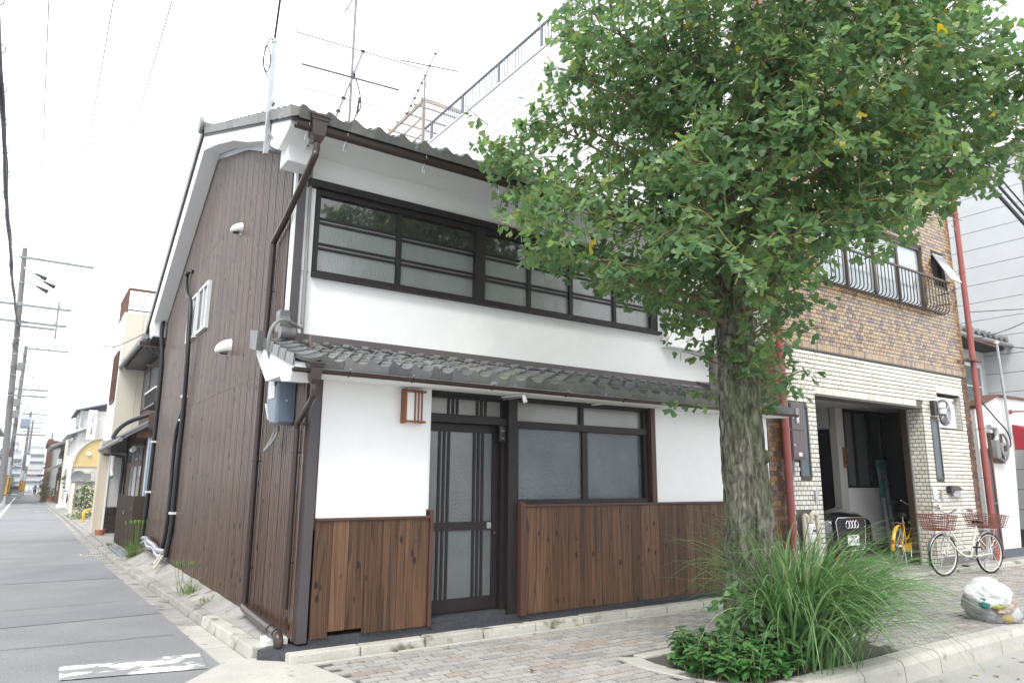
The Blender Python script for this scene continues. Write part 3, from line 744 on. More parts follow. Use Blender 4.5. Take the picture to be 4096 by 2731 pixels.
# brown ribbed side wall: separate panels between seams, ribs are real folds
def rib_panel(y0, y1, z0f, z1f, name='siding_panel'):
    pitch = .064; n = max(1, round((y1-y0-.012)/pitch)); pw = (y1-y0-.018)/n
    prof = [(y0,.0),(y0+.009,.0),(y0+.009,-.018)]
    for i in range(n):
        a = y0+.009+i*pw
        prof += [(a+pw*.10,-.024),(a+pw*.20,-.027),(a+pw*.34,-.027),(a+pw*.44,-.024),(a+pw*.60,-.010),(a+pw*.92,-.008)]
    prof += [(y1-.009,-.018),(y1-.009,.0),(y1-.0005,.0)]
    b = MB(); k = len(prof)
    b.v = [(p[1], p[0], z0f(p[0])) for p in prof]+[(p[1], p[0], z1f(p[0])) for p in prof]
    b.f = [(i, i+1, k+i+1, k+i) for i in range(k-1)]
    return b.build(name, siding_mat, W)
def side_top(y):
    if y < .93: return 2.64
    if y < 3.28: return 4.70+(y-.93)*(5.72-4.70)/2.35
    if y < 5.55: return 5.72+(y-3.28)*(6.46-5.72)/2.27
    return 6.46-(y-5.55)*.512
seams = [.075]; 
while seams[-1] < 9.2: seams.append(min(seams[-1]+.31, 9.3))
bot = lambda y: .012+.012*math.sin(y*5)
for a, b in zip(seams, seams[1:]):
    rib_panel(a, b, bot, lambda y: min(2.42, side_top(y)))
    if a > .86:
        rib_panel(a, b, lambda y: 2.4225, lambda y: min(4.815, side_top(y)))
        if side_top(a) > 4.83 or side_top(b) > 4.83:
            rib_panel(a, b, lambda y: min(4.8175, side_top(y)), side_top)
rib_panel(.86, .99, lambda y: 2.4225, lambda y: 4.68)
Bx('side_core', darkvoid, W, .006, .10, .93, 9.29, .0, 4.6)
MB().prism([(1.0,4.5),(9.2,4.5),(5.5,6.6)], 'x', .008, .10).build('gable_core', darkvoid, W)
Bx('wall_rear', plaster_old, W, .1, 6.4, 9.2, 9.3, 0, 4.6)
Bx('corner_flange', siding_mat, W, -.022, .0, .055, .075, 0, 2.6)
for i in range(18):   # metal flashing sheets under the verge
    a = 1.0+i*.255; b = a+.25
    MB().hexa([(-.03,a,side_top(a)-.005),(-.012,a,side_top(a)-.005),(-.012,b,side_top(b)-.005),(-.03,b,side_top(b)-.005),
               (-.028,a,side_top(a)+.075),(-.012,a,side_top(a)+.075),(-.012,b,side_top(b)+.075),(-.028,b,side_top(b)+.075)]).build('flashing_sheet', galv, W)

# ---------------------------------------------------- pantile roofs
def tile_profile(p, h, n=11):
    us = [0,.04,.13,.22,.32,.45,.60,.72,.84,.94,1.0]
    zs = [.72,.95,1.0,.86,.58,.26,.05,0,.06,.26,.42]
    return [(u*p, z*h) for u, z in zip(us, zs)]
def tile_mesh(p, h, L, th, rise, apron=0, curl=.03):
    """local: x across, y up the slope; front edge at y=0 raised by rise"""
    pr = tile_profile(p, h); b = MB(); n = len(pr); rows = []
    for (yy, dz) in ((0, rise), (L, 0)):
        rows.append([len(b.v)+i for i in range(n)])
        for (x_, z_) in pr:
            bow = -curl*math.sin(math.pi*x_/p)*(1 if yy == 0 else 0) if not apron else 0
            b.v.append((x_, yy+bow, z_+dz))
    base = len(b.v)
    for (x_, z_) in pr:
        bow = -curl*math.sin(math.pi*x_/p) if not apron else 0
        b.v.append((x_, bow, (z_+rise-th) if not apron else rise-apron))
    for i in range(n-1):
        b.f.append((rows[0][i], rows[0][i+1], rows[1][i+1], rows[1][i]))
        b.f.append((base+i, base+i+1, rows[0][i+1], rows[0][i]))
    bb = len(b.v); b.v += [(pr[0][0], L, pr[0][1]-th), (pr[-1][0], L, pr[-1][1]-th)]
    b.f.append((base, rows[0][0], rows[1][0], bb)); b.f.append((base+n-1, bb+1, rows[1][-1], rows[0][-1]))
    return b
# pent roof: slope from y=-.40,z=2.335 up to y=.90,z=2.70
PP = .2095; sl = math.atan2(2.70-2.315, 1.28)
pt = tile_mesh(PP-.003, .052, .27, .020, .034); pe_ = tile_mesh(PP-.003, .052, .27, .020, .034, apron=.066)
def tmesh(b, name, m): me = b.mesh(name, m, smooth=True); return me
mt, me_, mm_, mme = tmesh(pt,'pent_tile',tile_grey), tmesh(pe_,'pent_eave_tile',tile_grey), tmesh(pt,'pent_tile_weathered',tile_moss), tmesh(pe_,'pent_eave_tile_weathered',tile_moss)
for c_ in range(31):
    x0 = -.075+c_*PP
    for r_ in range(6):
        d = r_*.222; yy = -.415+d*math.cos(sl); zz = 2.262+d*math.sin(sl)
        moss = (6 < c_ < 24 and r_ < 2) or rnd.random() < .15
        me = (mme if moss else me_) if r_ == 0 else (mm_ if moss else mt)
        inst('roof_tile', me, W, (x0+rnd.uniform(-.002,.002), yy, zz), rot=(sl+rnd.uniform(-.012,.012), rnd.uniform(-.01,.01), rnd.uniform(-.01,.01)))
# wide verge tiles at the left end
vt = MB()
VL = .27
def verge(u, v): x_ = u*.235; return (x_, v*VL, .03*(1-v)*.7 + .055*(2*u-1)**2*.55)
vt.grid(verge, 8, 1); k0 = len(vt.v)
vt.v += [(x_, y_, z_-.030) for (x_, y_, z_) in vt.v[:9]]; vt.f += [(k0+i, k0+i+1, i+1, i) for i in range(8)]
vt.add([(0,0,.05),(0,VL,.03),(0,VL,-.062),(0,0,-.050),(.014,0,.05),(.014,VL,.03),(.014,VL,-.062),(.014,0,-.050)], [(0,1,2,3),(4,7,6,5),(0,4,5,1),(3,2,6,7),(0,3,7,4)])
vme = vt.mesh('verge_tile', tile_grey, smooth=True)
for r_ in range(6):
    d = r_*.222; inst('roof_tile', vme, W, (-.305, -.425+d*math.cos(sl), 2.283+d*math.sin(sl)), rot=(sl,0,0))
# white plastered eave board, soffit and end wedge of the pent roof
MB().prism([(-.395,2.255),(-.395,2.20),(-.33,2.175),(0,2.192),(.45,2.20),(.86,2.50),(.86,2.67),(-.38,2.275)], 'x', -.285, 6.42).build('pent_eave', plaster, W)
MB().prism([(-.40,2.265),(-.30,2.115),(-.06,2.14),(.10,2.33),(.86,2.53),(.86,2.66)], 'x', -.289, -.12).build('pent_end', plaster, W, bevel=.004)
MB().hexa([(.06,.80,2.665),(6.4,.80,2.665),(6.4,.868,2.67),(.06,.868,2.67),(.06,.80,2.69),(6.4,.80,2.69),(6.4,.868,2.77),(.06,.868,2.77)]).build('wall_flashing', flash, W)
MB().hexa([(6.0,.60,2.62),(6.62,.30,2.52),(6.62,.868,2.6),(6.0,.868,2.67),(6.0,.62,2.70),(6.62,.32,2.62),(6.62,.868,2.80),(6.0,.868,2.775)]).build('side_flashing', flash, W)
oni = MB(); oni.lathe([(.03,-.05),(.085,-.05),(.09,-.02),(.09,.05),(.07,.06),(.03,.06)], (-.10,.70,2.80), 'x', 18); oni.lathe([(.02,-.06),(.06,-.06),(.06,.08),(.02,.09)], (-.09,.60,2.70), 'x', 14)
oni.box(-.14,-.05,.66,.80,2.83,2.94); oni.build('ridge_end_tile', tile_grey, W, smooth=True)
MB().hexa([(-.36,.60,2.50),(-.30,.60,2.50),(-.30,.84,2.56),(-.36,.84,2.56),(-.36,.56,2.68),(-.30,.56,2.68),(-.30,.86,2.74),(-.36,.86,2.74)]).build('verge_end_tile', tile_grey, W)
MB().bar((-.02,.42,2.20),(-.21,.42,2.20),.05).bar((-.02,.42,2.02),(-.20,.42,2.18),.04).build('eave_bracket', darkwood, W)
# upper roof: eave row one by one, rest of the slope as one field
UP = .2595; us = math.atan2(RY[1][1]-RY[0][1], RY[1][0]-RY[0][0])
ut = tile_mesh(UP-.002, .055, .30, .018, .03); ue = tile_mesh(UP-.002, .055, .30, .018, .03, apron=.075)
ume = tmesh(ue, 'eave_tile', tile_moss)
fieldt = MB()
def put(b, src, loc, ang):
    c_, s_ = math.cos(ang), math.sin(ang)
    b.add([(q[0]+loc[0], q[1]*c_-q[2]*s_+loc[1], q[1]*s_+q[2]*c_+loc[2]) for q in src.v], src.f)
for c_ in range(26):
    x0 = -.22+c_*UP
    inst('roof_tile', ume, W, (x0, .20, 4.79), rot=(us+rnd.uniform(-.01,.01), rnd.uniform(-.008,.008), 0))
    for r_ in range(1, 23): put(fieldt, ut, (x0+rnd.uniform(-.002,.002), .20+r_*.244*math.cos(us), 4.79+r_*.244*math.sin(us)), us)
fieldt.build('tile_field', tile_grey, W, kind='stuff')
bk = MB(); bs = math.atan2(RY[1][1]-RY[2][1], RY[2][0]-RY[1][0])
MB().hexa([(-.3,5.42,6.83),(6.55,5.42,6.83),(6.55,10.2,4.42),(-.3,10.2,4.42),(-.3,5.42,6.90),(6.55,5.42,6.90),(6.55,10.2,4.49),(-.3,10.2,4.49)]).build('rear_slope', tile_grey, W)
for i in range(22):    # verge tiles along the gable edge
    a = .22+i*.244*math.cos(us); b = a+.250*math.cos(us); za, zb = roofz(a), roofz(b)
    MB().hexa([(-.30,a,za-.075),(-.285,a,za-.075),(-.285,b,zb-.085),(-.30,b,zb-.085),(-.31,a,za+.045),(-.05,a,za+.05),(-.05,b,zb+.02),(-.31,b,zb+.015)]).build('verge_tile', tile_moss, W)
for i in range(20):
    a = 5.44+i*.24; b = a+.245; za, zb = roofz(a), roofz(b)
    MB().hexa([(-.30,a,za-.07),(-.285,a,za-.07),(-.285,b,zb-.07),(-.30,b,zb-.07),(-.31,a,za+.04),(-.05,a,za+.04),(-.05,b,zb+.06),(-.31,b,zb+.06)]).build('verge_tile', tile_grey, W)
Tb('ridge_tile', tile_grey, W, [(-.32,5.42,6.92),(6.6,5.42,6.92)], .085, 12)
MB().lathe([(.03,-.36),(.13,-.36),(.14,-.32),(.10,-.30)], (0,5.40,6.92), 'x', 16).build('ridge_cap', tile_grey, W, smooth=True)
# gutters
def gutter(name, x0, x1, y, z, r, th=.004):
    b = MB(); prof = [(y+r*math.cos(t), z+r*math.sin(t)) for t in [math.pi+math.pi*i/10 for i in range(11)]]
    prof = [(y-r-.006, z+.006)]+prof+[(y+r, z+.004)]
    inn_ = [(y+(p[0]-y)*.92, z+(p[1]-z)*.92+.001) for p in reversed(prof)]
    b.prism(prof+inn_, 'x', x0, x1); return b.build(name, gutterbrown, W, smooth=True)
gutter('upper_gutter', -.235, 6.5, .26, 4.705, .052)
gutter('lower_gutter', -.315, 6.45, -.455, 2.205, .030)
def hopper(c, s):
    b = MB(); x_, y_, z_ = c
    for (w0, w1, za, zb) in ((.085,.085,.06,.085),(.078,.072,.03,.06),(.066,.055,-.10,.03),(.055,.032,-.15,-.10)):
        w0 *= s; w1 *= s
        b.hexa([(x_-w1,y_-w1,z_+za*s),(x_+w1,y_-w1,z_+za*s),(x_+w1,y_+w1,z_+za*s),(x_-w1,y_+w1,z_+za*s),(x_-w0,y_-w0,z_+zb*s),(x_+w0,y_-w0,z_+zb*s),(x_+w0,y_+w0,z_+zb*s),(x_-w0,y_+w0,z_+zb*s)])
    return b.build('rain_hopper', gutterbrown, W, bevel=.003)
hopper((-.025,.25,4.72), 1.15); hopper((-.13,-.455,2.20), .78)
Tb('downpipe', gutterbrown, W, spline([(-.025,.25,4.58),(-.025,.255,4.46),(-.04,.32,4.36),(-.075,.95,3.98),(-.08,1.32,3.84),(-.082,1.36,3.74),(-.082,1.38,2.9),(-.082,1.39,2.0),(-.082,1.39,.16)], 5), .034, 12)
Tb('downpipe', gutterbrown, W, spline([(-.13,-.455,2.09),(-.13,-.455,2.02),(-.125,-.40,1.96),(-.085,.02,1.83),(-.078,.10,1.78),(-.075,.115,1.70),(-.075,.115,1.0),(-.075,.115,.25)], 5), .027, 12)
Tb('ground_pipe', gutterbrown, W, spline([(-.082,1.40,.17),(-.085,1.38,.10),(-.10,1.25,.085),(-.12,.70,.075),(-.14,.12,.07),(-.145,.02,.062),(-.145,-.01,.02),(-.145,-.012,-.012)], 5), .040, 12)
for q in ((-.135,.26,.074),(-.142,.07,.071)): MB().lathe([(.046,-.018),(.046,.018)], q, 'y', 14).build('pipe_collar', gutterbrown, W, smooth=True)
for zz in (3.3,.45,1.5): Tb('pipe_clip', blackmetal, W, [(-.122,1.39,zz),(-.082,1.35,zz),(-.045,1.39,zz),(-.01,1.44,zz)], .006, 6)
for zz in (.62,1.55): Tb('pipe_clip', blackmetal, W, [(-.106,.115,zz),(-.075,.085,zz),(-.045,.115,zz),(-.01,.14,zz)], .005, 6)
for xg in (-.12,.27,1.15,2.1,3.05,4.0,4.95,5.9): Tb('gutter_strap', galv, W, spline([(xg,.32,4.73),(xg,.20,4.715),(xg,.26,4.645),(xg-.02,.27,4.56),(xg+.01,.27,4.55),(xg+.02,.29,4.64)], 4), .004, 5)
for xg in (.16,.75,1.6,2.5,3.3,4.1,4.55,5.1,5.8): 
    Tb('gutter_bracket', gutterbrown, W, spline([(xg,-.42,2.205),(xg,-.455,2.170),(xg,-.492,2.205),(xg,-.492,2.225)], 4), .005, 5)
    MB().lathe([(.004,-.006),(.010,-.003),(.010,.003),(.004,.006)], (xg,-.494,2.228), 'x', 10).build('bracket_ring', galv, W)
# things fixed to the house: they keep to the house as parts
SW = MB()
def side_window(y0, y1, z0, z1):
    f = MB(); t = .045
    f.box(-.075,-.022,y0,y1,z0,z0+t).box(-.075,-.022,y0,y1,z1-t,z1).box(-.075,-.022,y0,y0+t,z0+t,z1-t).box(-.075,-.022,y1-t,y1,z0+t,z1-t)
    mid = (y0+y1)/2; f.box(-.068,-.03,mid-.022,mid+.022,z0+t,z1-t)
    o = f.build('side_window', alu, W)
    Bx('pane', glass_teal, o, -.050,-.044,y0+t,mid-.022,z0+t,z1-t); Bx('screen', blackmetal, o, -.056,-.052,mid+.022,y1-t,z0+t,z1-t)
side_window(4.97, 5.72, 3.53, 4.27); side_window(5.86, 6.58, 3.53, 4.27)
def vent(y, z, s):
    b = MB(); b.grid(lambda u, v: (-.022-.15*s*math.sin(v*math.pi/2), y+.088*s*math.cos(u*2*math.pi)*math.cos(v*math.pi/2), max(z-.045*s, z+.088*s*math.sin(u*2*math.pi)*math.cos(v*math.pi/2))-.045*s*v), 24, 7)
    o = b.build('vent_hood', whiteplastic, W, smooth=True)
    MB().lathe([(.09*s,-.004),(.09*s,.004)], (-.024,y,z), 'x', 16).build('vent_flange', whiteplastic, o)
    MB().lathe([(.045*s,-.002),(.045*s,.002)], (-.09*1.0,y,z-.072*s), 'z', 14).build('vent_hole', black, o)
vent(3.25, 4.57, .95); vent(3.32, 2.98, 1.25)
# electricity meter box on the side wall
MBX = MB(); 
MBX.prism([(.36,2.27),(.70,2.28),(.70,2.02),(.58,1.82),(.36,1.80)], 'x', -.20, -.030)
mb_ = MBX.build('meter_cabinet', umber, W, bevel=.025)
Bx('meter_window', clearplastic, mb_, -.208, -.198, .42, .62, 2.05, 2.23); Bx('meter_lip', umber, mb_, -.16,-.035,.352,.362,1.83,2.25)
MB().hexa([(-.205,.59,1.86),(-.05,.59,1.86),(-.05,.70,2.0),(-.205,.70,2.0),(-.21,.60,1.88),(-.05,.60,1.88),(-.05,.715,2.02),(-.21,.715,2.02)]).build('meter_chin', clearplastic, mb_)
Tb('latch', galv, mb_, [(-.12,.352,2.02),(-.12,.32,2.02)], .012)
Tb('service_cable', cablegrey, W, spline([(-.12,.52,1.80),(-.14,.50,1.72),(-.18,.55,1.62),(-.19,.66,1.58),(-.15,.62,1.68),(-.12,.58,1.79)], 6), .014, 8)
Tb('service_cable', cablegrey, W, spline([(.125,.845,4.52),(.125,.80,2.90),(.12,.79,2.82),(.06,.72,2.80),(-.12,.50,2.80),(-.25,.36,2.74),(-.31,.34,2.62),(-.30,.36,2.45),(-.22,.42,2.33),(-.16,.45,2.27)], 8), .016, 8)
Tb('wall_conduit', cablegrey, W, spline([(-.29,1.15,5.10),(-.28,1.02,4.88),(-.20,.80,4.74),(-.03,.60,4.68),(.10,.76,4.60),(.125,.845,4.50),(.125,.845,3.9),(.125,.845,3.0),(.125,.845,2.86)], 8), .015, 8)
for zz in (4.36,3.42): Tb('conduit_clamp', galv, W, [(.09,.862,zz),(.125,.826,zz),(.165,.862,zz)], .006, 5)
# conduit mast on the gable
cm = MB(); cm.box(-.33,-.285,1.04,1.085,4.68,5.98)
cmo = cm.build('conduit_mast', galv, W)
Tb('mast_insulator', ceramic, cmo, [(-.31,1.06,5.98),(-.31,1.06,6.03)], .03)
Bx('mast_bracket', galv, cmo, -.285,-.26,1.0,1.10,5.25,5.29); Bx('mast_bracket', galv, cmo, -.285,-.02,1.03,1.10,4.72,4.75)
Tb('cable_loop', wireblack, cmo, spline([(-.31,1.06,6.02),(-.38,1.0,5.95),(-.42,1.02,5.7),(-.36,1.04,5.6),(-.34,1.05,5.8),(-.40,1.03,5.9),(-.41,1.02,5.65),(-.34,1.06,5.55)], 5), .006, 5)
# black lagged aircon pipes and silver wrapped pipes
def lag(pts, r=.032): return Tb('lagged_pipe', black, W, spline(pts, 6), r, 10)
lag([(-.03,9.33,4.46),(-.10,9.28,4.40),(-.12,9.22,4.15),(-.07,9.16,3.6),(-.06,9.15,2.5),(-.06,9.2,1.0),(-.07,9.3,.25),(-.12,9.35,-.05),(-.14,9.30,-.12)], .04)
lag([(-.03,6.72,4.83),(-.07,6.90,4.88),(-.09,7.02,4.78),(-.09,6.72,4.42),(-.10,6.25,4.18),(-.11,6.06,3.6),(-.10,6.0,3.2),(-.07,6.1,2.4),(-.07,6.15,1.2),(-.07,6.15,.5),(-.09,6.25,.12)], .036)
lag([(-.07,6.20,2.35),(-.08,6.45,2.10),(-.08,6.55,1.7),(-.07,6.55,.9),(-.08,6.62,.35),(-.10,6.80,.14)], .032)
MB().lathe([(.05,-.03),(.05,.03)], (-.05,6.3,2.25), 'z', 10).build('pipe_tape', whiteplastic, W)
for (yy, zz) in ((6.12,2.6),(6.15,.78),(9.15,2.0),(9.17,1.05)): Bx('pipe_strap', whiteplastic, W, -.115,-.024,yy-.05,yy+.07,zz-.018,zz+.018)
for (dy, dz) in ((0,.0),(.0,.09)):
    Tb('silver_pipe', silverwrap, W, spline([(-.10,6.3,.10+dz),(-.14,6.8,.10+dz*.9),(-.12,7.3,.16+dz*.5),(-.15,7.8,.15+dz),(-.12,8.3,.20+dz*.6),(-.13,8.7,.14+dz)], 6), .040, 10)
Tb('drain_hose', pvc_beige, W, [(-.12,6.35,.13),(-.28,5.95,-.02)], .018); Tb('drain_hose', pvc_beige, W, [(-.12,6.5,.16),(-.25,6.2,.02)], .014)
# rear gutter at the far eave
Bx('rear_gutter', gutterbrown, W, -.42, .3, 9.95, 10.1, 4.00, 4.08)

# separate things hung on the facade
LN = thing('wall_lantern', (.965,-.06,1.85), 'square wooden wall lantern with white shade left of the entrance door', 'lantern')
Bx('lamp_shade', shade_white, LN, .885, 1.065, -.085, -.012, 1.872, 2.135)
for xx in (.862,): Bx('side_board', lampwood, LN, xx, xx+.022, -.10, -.006, 1.845, 2.17, bevel=.002)
Bx('top_rail', lampwood, LN, .84, 1.085, -.098, -.08, 2.138, 2.158); Bx('bottom_rail', lampwood, LN, .84, 1.085, -.098, -.08, 1.852, 1.870)
Bx('top_rail', lampwood, LN, 1.062, 1.082, -.098, -.006, 2.138, 2.156); Bx('bottom_rail', lampwood, LN, 1.062, 1.082, -.098, -.006, 1.852, 1.869)
for xb in (.965,1.0,1.035): Bx('bar', lampwood, LN, xb, xb+.012, -.101, -.088, 1.845, 2.165)
IC = thing('intercom', (2.05,.12,1.72), 'slim black intercom box hung on the dark door post', 'intercom')
Bx('case', blackmetal, IC, 2.015, 2.09, .035, .058, 1.72, 1.882, bevel=.008); Bx('button', cablegrey, IC, 2.04, 2.066, .031, .035, 1.745, 1.757); Bx('grille', cablegrey, IC, 2.03, 2.075, .032, .035, 1.82, 1.835)
for i_, xs_ in enumerate((1.98, 3.20, 5.12)):
    o = thing('awning_bracket', (xs_,-.2,2.16), ('white folded bracket under the pent eave above the door post', 'thin white bracket under the pent eave above the front window', 'white bracket with a small bulb holder under the eave by the trunk')[i_], 'bracket', 'white brackets under the pent eave')
    MB().bar((xs_,-.05,2.165),(xs_+.06,-.36,2.165),.022,.012).build('arm', whiteplastic, o)
    if i_ != 1: Tb('socket', whiteplastic, o, [(xs_+.06,-.35,2.16),(xs_+.075,-.37,2.09)], .022, 10)
    if i_ == 0: MB().bar((xs_+.02,-.05,2.145),(xs_+.08,-.34,2.15),.018,.012).build('arm', galv, o)
# ------------------------------------------------------------------ tiled building next door
A = thing('tiled_building', (9.6,5,0), 'tall building faced in cream brick below and glazed brown brick above, open garage', 'building')
GX0, GX1, GZ = 7.60, 10.80, 2.63
# carcass (mortar coloured backing just behind the bricks)
Bx('wall', mortar_lt, A, 6.415, GX0, .012, .30, -.1, 3.30)
Bx('wall', mortar_lt, A, GX1, 11.36, .012, .30, -.1, 3.30)
Bx('wall', mortar_lt, A, 12.24, 12.60, .012, .30, -.1, 3.30)
Bx('wall', mortar_lt, A, 11.36, 12.24, .012, .30, -.1, 2.29)
Bx('wall', mortar_lt, A, 11.36, 12.24, .012, .30, 2.92, 3.30)
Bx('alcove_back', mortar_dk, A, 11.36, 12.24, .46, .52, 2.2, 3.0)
Bx('wall', mortar_lt, A, GX0, GX1, .012, .30, GZ+.0, 3.30)
Bx('wall', mortar_dk, A, 6.62, 8.0, .02, .30, 3.30, 11.0)
Bx('wall', mortar_dk, A, 8.0, 11.40, .02, .30, 3.30, 4.44)
Bx('wall', mortar_dk, A, 8.0, 12.62, .02, .30, 5.66, 11.0)
Bx('wall', mortar_dk, A, 11.40, 11.74, .02, .30, 3.30, 5.66)
Bx('wall', mortar_dk, A, 11.74, 12.24, .02, .30, 3.30, 4.98)
Bx('wall', mortar_dk, A, 12.24, 12.62, .02, .30, 3.30, 5.66)
Bx('rear_wall', greywall, A, 6.62, 12.6, 11.2, 11.4, -.1, 11.0)
Bx('wall', whitesiding, A, 12.50, 12.62, .31, 11.2, -.1, 11.0)
Bx('roof_slab', greywall, A, 6.64, 12.6, .05, 11.35, 10.7, 10.98)
Bx('floor_slab', darkvoid, A, 6.65, 12.5, .31, 11.1, 3.0, 3.25)
Bx('room_back', curtain, A, 6.7, 12.5, 1.1, 1.16, 3.4, 10.5)
# left flank: rough stucco low, white siding boards above with open joints
Bx('flank_wall', plaster_old, A, 6.585, 6.70, .03, 11.3, -.1, 3.9)
Bx('flank_core', mortar_lt, A, 6.61, 6.75, .03, 11.3, 3.9, 10.9)
z = 3.95
while z < 10.95:
    for (a, b) in ((.03,4.19),(4.20,8.36),(8.37,11.32)): Bx('siding_board', whitesiding, A, 6.585, 6.612, a, b, z+.012, min(z+.298, 10.97))
    z += .305
Bx('coping', alu, A, 6.56, 6.70, 0.0, 11.36, 10.97, 11.02)
RL = Bx('roof_railing', railgrey, A, 6.60, 6.655, .05, 11.4, 11.60, 11.65)
Bx('bottom_rail', railgrey, RL, 6.61, 6.645, .05, 11.4, 11.04, 11.07)
for i in range(94): 
    yb = .10+i*.12
    if i % 15 == 0: Bx('post', railgrey, RL, 6.60, 6.655, yb, yb+.05, 11.02, 11.60)
    else: Bx('baluster', railgrey, RL, 6.618, 6.636, yb, yb+.018, 11.07, 11.60)
# brick fields
def brick_field(x0, x1, z0, z1, pw, ph, holes, y_front, th=.018, gap=.007):
    out = []; row = 0; z = z0
    while z+ph*.6 < z1:
        xs = x0-(pw/2 if row % 2 else 0)
        while xs < x1-.01:
            a, b = max(xs, x0)+gap/2, min(xs+pw, x1)-gap/2
            c_, d_ = z+gap/2, min(z+ph, z1)-gap/2
            segs = [(a, b)]
            for (hx0,hx1,hz0,hz1) in holes:
                if d_ > hz0+.004 and c_ < hz1-.004:
                    ns = []
                    for (p, q) in segs:
                        if q <= hx0 or p >= hx1: ns.append((p, q)); continue
                        if p < hx0: ns.append((p, hx0-.002))
                        if q > hx1: ns.append((hx1+.002, q))
                    segs = ns
            for (p, q) in segs:
                if q-p > .012 and d_-c_ > .01: out.append((p, q, y_front, c_, d_, th))
            xs += pw
        row += 1; z += ph
    return out
unit = MB(); unit.hexa([(-.5,0,-.5),(.5,0,-.5),(.5,1,-.5),(-.5,1,-.5),(-.5,0,.5),(.5,0,.5),(.5,1,.5),(-.5,1,.5)])
um_w, um_b, um_d = unit.mesh('cream_brick', whitebrick), unit.mesh('brown_brick', brownbrick), unit.mesh('dark_brick', darkbrick)
def lay(bricks, me, material, single, parent, name, stuffname, key):
    bricks.sort(key=key); rest = MB()
    for i, (p, q, y0, c_, d_, th) in enumerate(bricks):
        y0 += rnd.uniform(-.0012,.0012)
        if i < single: inst(name, me, parent, ((p+q)/2, y0, (c_+d_)/2), (q-p, th, d_-c_))
        else: rest.box(p, q, y0, y0+th, c_, d_)
    if rest.v: rest.build(stuffname, material, parent, kind='stuff')
ALC = (11.362,12.238,2.292,2.918)
wh = [(GX0,GX1,-1,GZ),(6.79,7.10,1.64,2.445),(7.115,7.385,1.38,2.435),(11.03,11.31,1.385,2.44),ALC,(6.95,7.30,.33,.93)]
wb = brick_field(6.78, 12.385, -.06, 3.27, .1055, .0668, wh, -.004, gap=.013)
wb = [b for b in wb if not (GX0 < b[0] < GX1 and b[3] < GZ+.11)]
for i in range(57): a = GX0+i*.0527; wb.append((a+.005, a+.0477, -.004, GZ+.004, GZ+.108, .018)) if a < GX1-.03 else None   # soldier course
for i in range(17): a = 11.36+i*.0527; wb.append((a+.003, a+.0497, -.006, 2.925, 3.02, .018)) if a < 12.22 else None
vis = lambda b: math.hypot(b[0]-10.9, b[3]-1.6) if b[0] > 10.5 else 3+math.hypot(b[0]-7.3, b[3]-1.8)
def key_w(b):
    if b[0] > 10.5: return math.hypot((b[0]-11.3)*.8, (b[3]-1.9)*.6)
    if b[0] < 7.65 and b[0] > 7.05: return .3+abs(b[3]-1.6)*.4
    return 2+abs(b[0]-9)
lay(wb, um_w, whitebrick, 300, A, 'cream_brick', 'cream_brick_field', key_w)
bh = [(8.0,11.40,4.44,5.66),(11.74,12.24,4.98,5.66)]
bb_ = brick_field(6.62, 12.62, 3.42, 10.95, .1055, .0668, bh, .002, gap=.010)
for i in range(108): a = 6.62+i*.0555; bb_.append((a+.003, a+.0525, -.006, 3.315, 3.415, .022))    # soldier course at the foot
lay(bb_, um_b, brownbrick, 300, A, 'brown_brick', 'brown_brick_field', lambda b: math.hypot((b[0]-10.9)*.55, (b[3]-3.9)) )
dk = brick_field(6.415, 6.775, -.06, 3.30, .105, .0668, [], -.004)+brick_field(12.39, 12.615, -.06, 3.30, .105, .0668, [], -.004)
rest = MB()
for (p, q, y0, c_, d_, th) in dk: rest.box(p, q, y0, y0+th, c_, d_)
rest.build('corner_brick_strip', brownbrick_dk, A, kind='stuff')
pr_ = brick_field(0, .29, -.06, GZ, .105, .0668, [], 0, gap=.013)      # return of the pier into the garage (faces left)
rest = MB()
for (p, q, y0, c_, d_, th) in pr_: rest.box(GX1-.006, GX1+.012, .015+p, .015+q, c_, d_)
rest.build('pier_return_bricks', whitebrick, A, kind='stuff')
ab = brick_field(.015, .455, 2.295, 2.915, .105, .0668, [], 0); rest = MB()
for (p, q, y0, c_, d_, th) in ab: rest.box(12.226, 12.240, p, q, c_, d_)
rest.build('alcove_return_bricks', whitebrick, A, kind='stuff')
Bx('alcove_floor', mortar_dk, A, 11.36, 12.24, .012, .46, 2.27, 2.29)
Bx('string_course', mortar_dk, A, 6.62, 12.62, -.012, .02, 3.285, 3.312)
Bx('stone_base', stainbrown, A, GX1+.02, 12.60, -.012, .012, -.06, .10)
# windows of the first floor
W2 = Bx('upper_window', brownmetal, A, 8.0, 11.40, .03, .12, 4.44, 4.50)
Bx('head', brownmetal, W2, 8.0, 11.40, .03, .12, 5.60, 5.66)
for xx in (8.0, 8.85, 9.72, 10.52, 11.34): Bx('mullion', brownmetal, W2, xx, xx+.06, .035, .115, 4.50, 5.60)
for a, b in ((8.06,8.85),(8.91,9.72),(9.78,10.52),(10.58,11.34)): Bx('pane', glass_sky, W2, a, b, .07, .076, 4.50, 5.60)
WR = Bx('window_rail', brownmetal, A, 7.95, 11.90, -.22, -.185, 4.99, 5.025)
Bx('foot_rail', brownmetal, WR, 7.95, 11.85, -.10, -.075, 4.40, 4.425)
for i in range(34):
    xb = 7.98+i*.115
    MB().tube([(xb,-.205,4.99),(xb,-.205,4.50),(xb,-.198,4.46),(xb,-.18,4.43),(xb,-.15,4.415),(xb,-.11,4.41),(xb,.01,4.41)], .009, 6).build('bent_bar', brownmetal, WR, smooth=True)
for zz in (4.60,4.80): Bx('end_bar', brownmetal, WR, 11.86, 11.88, -.20, .01, zz, zz+.02)
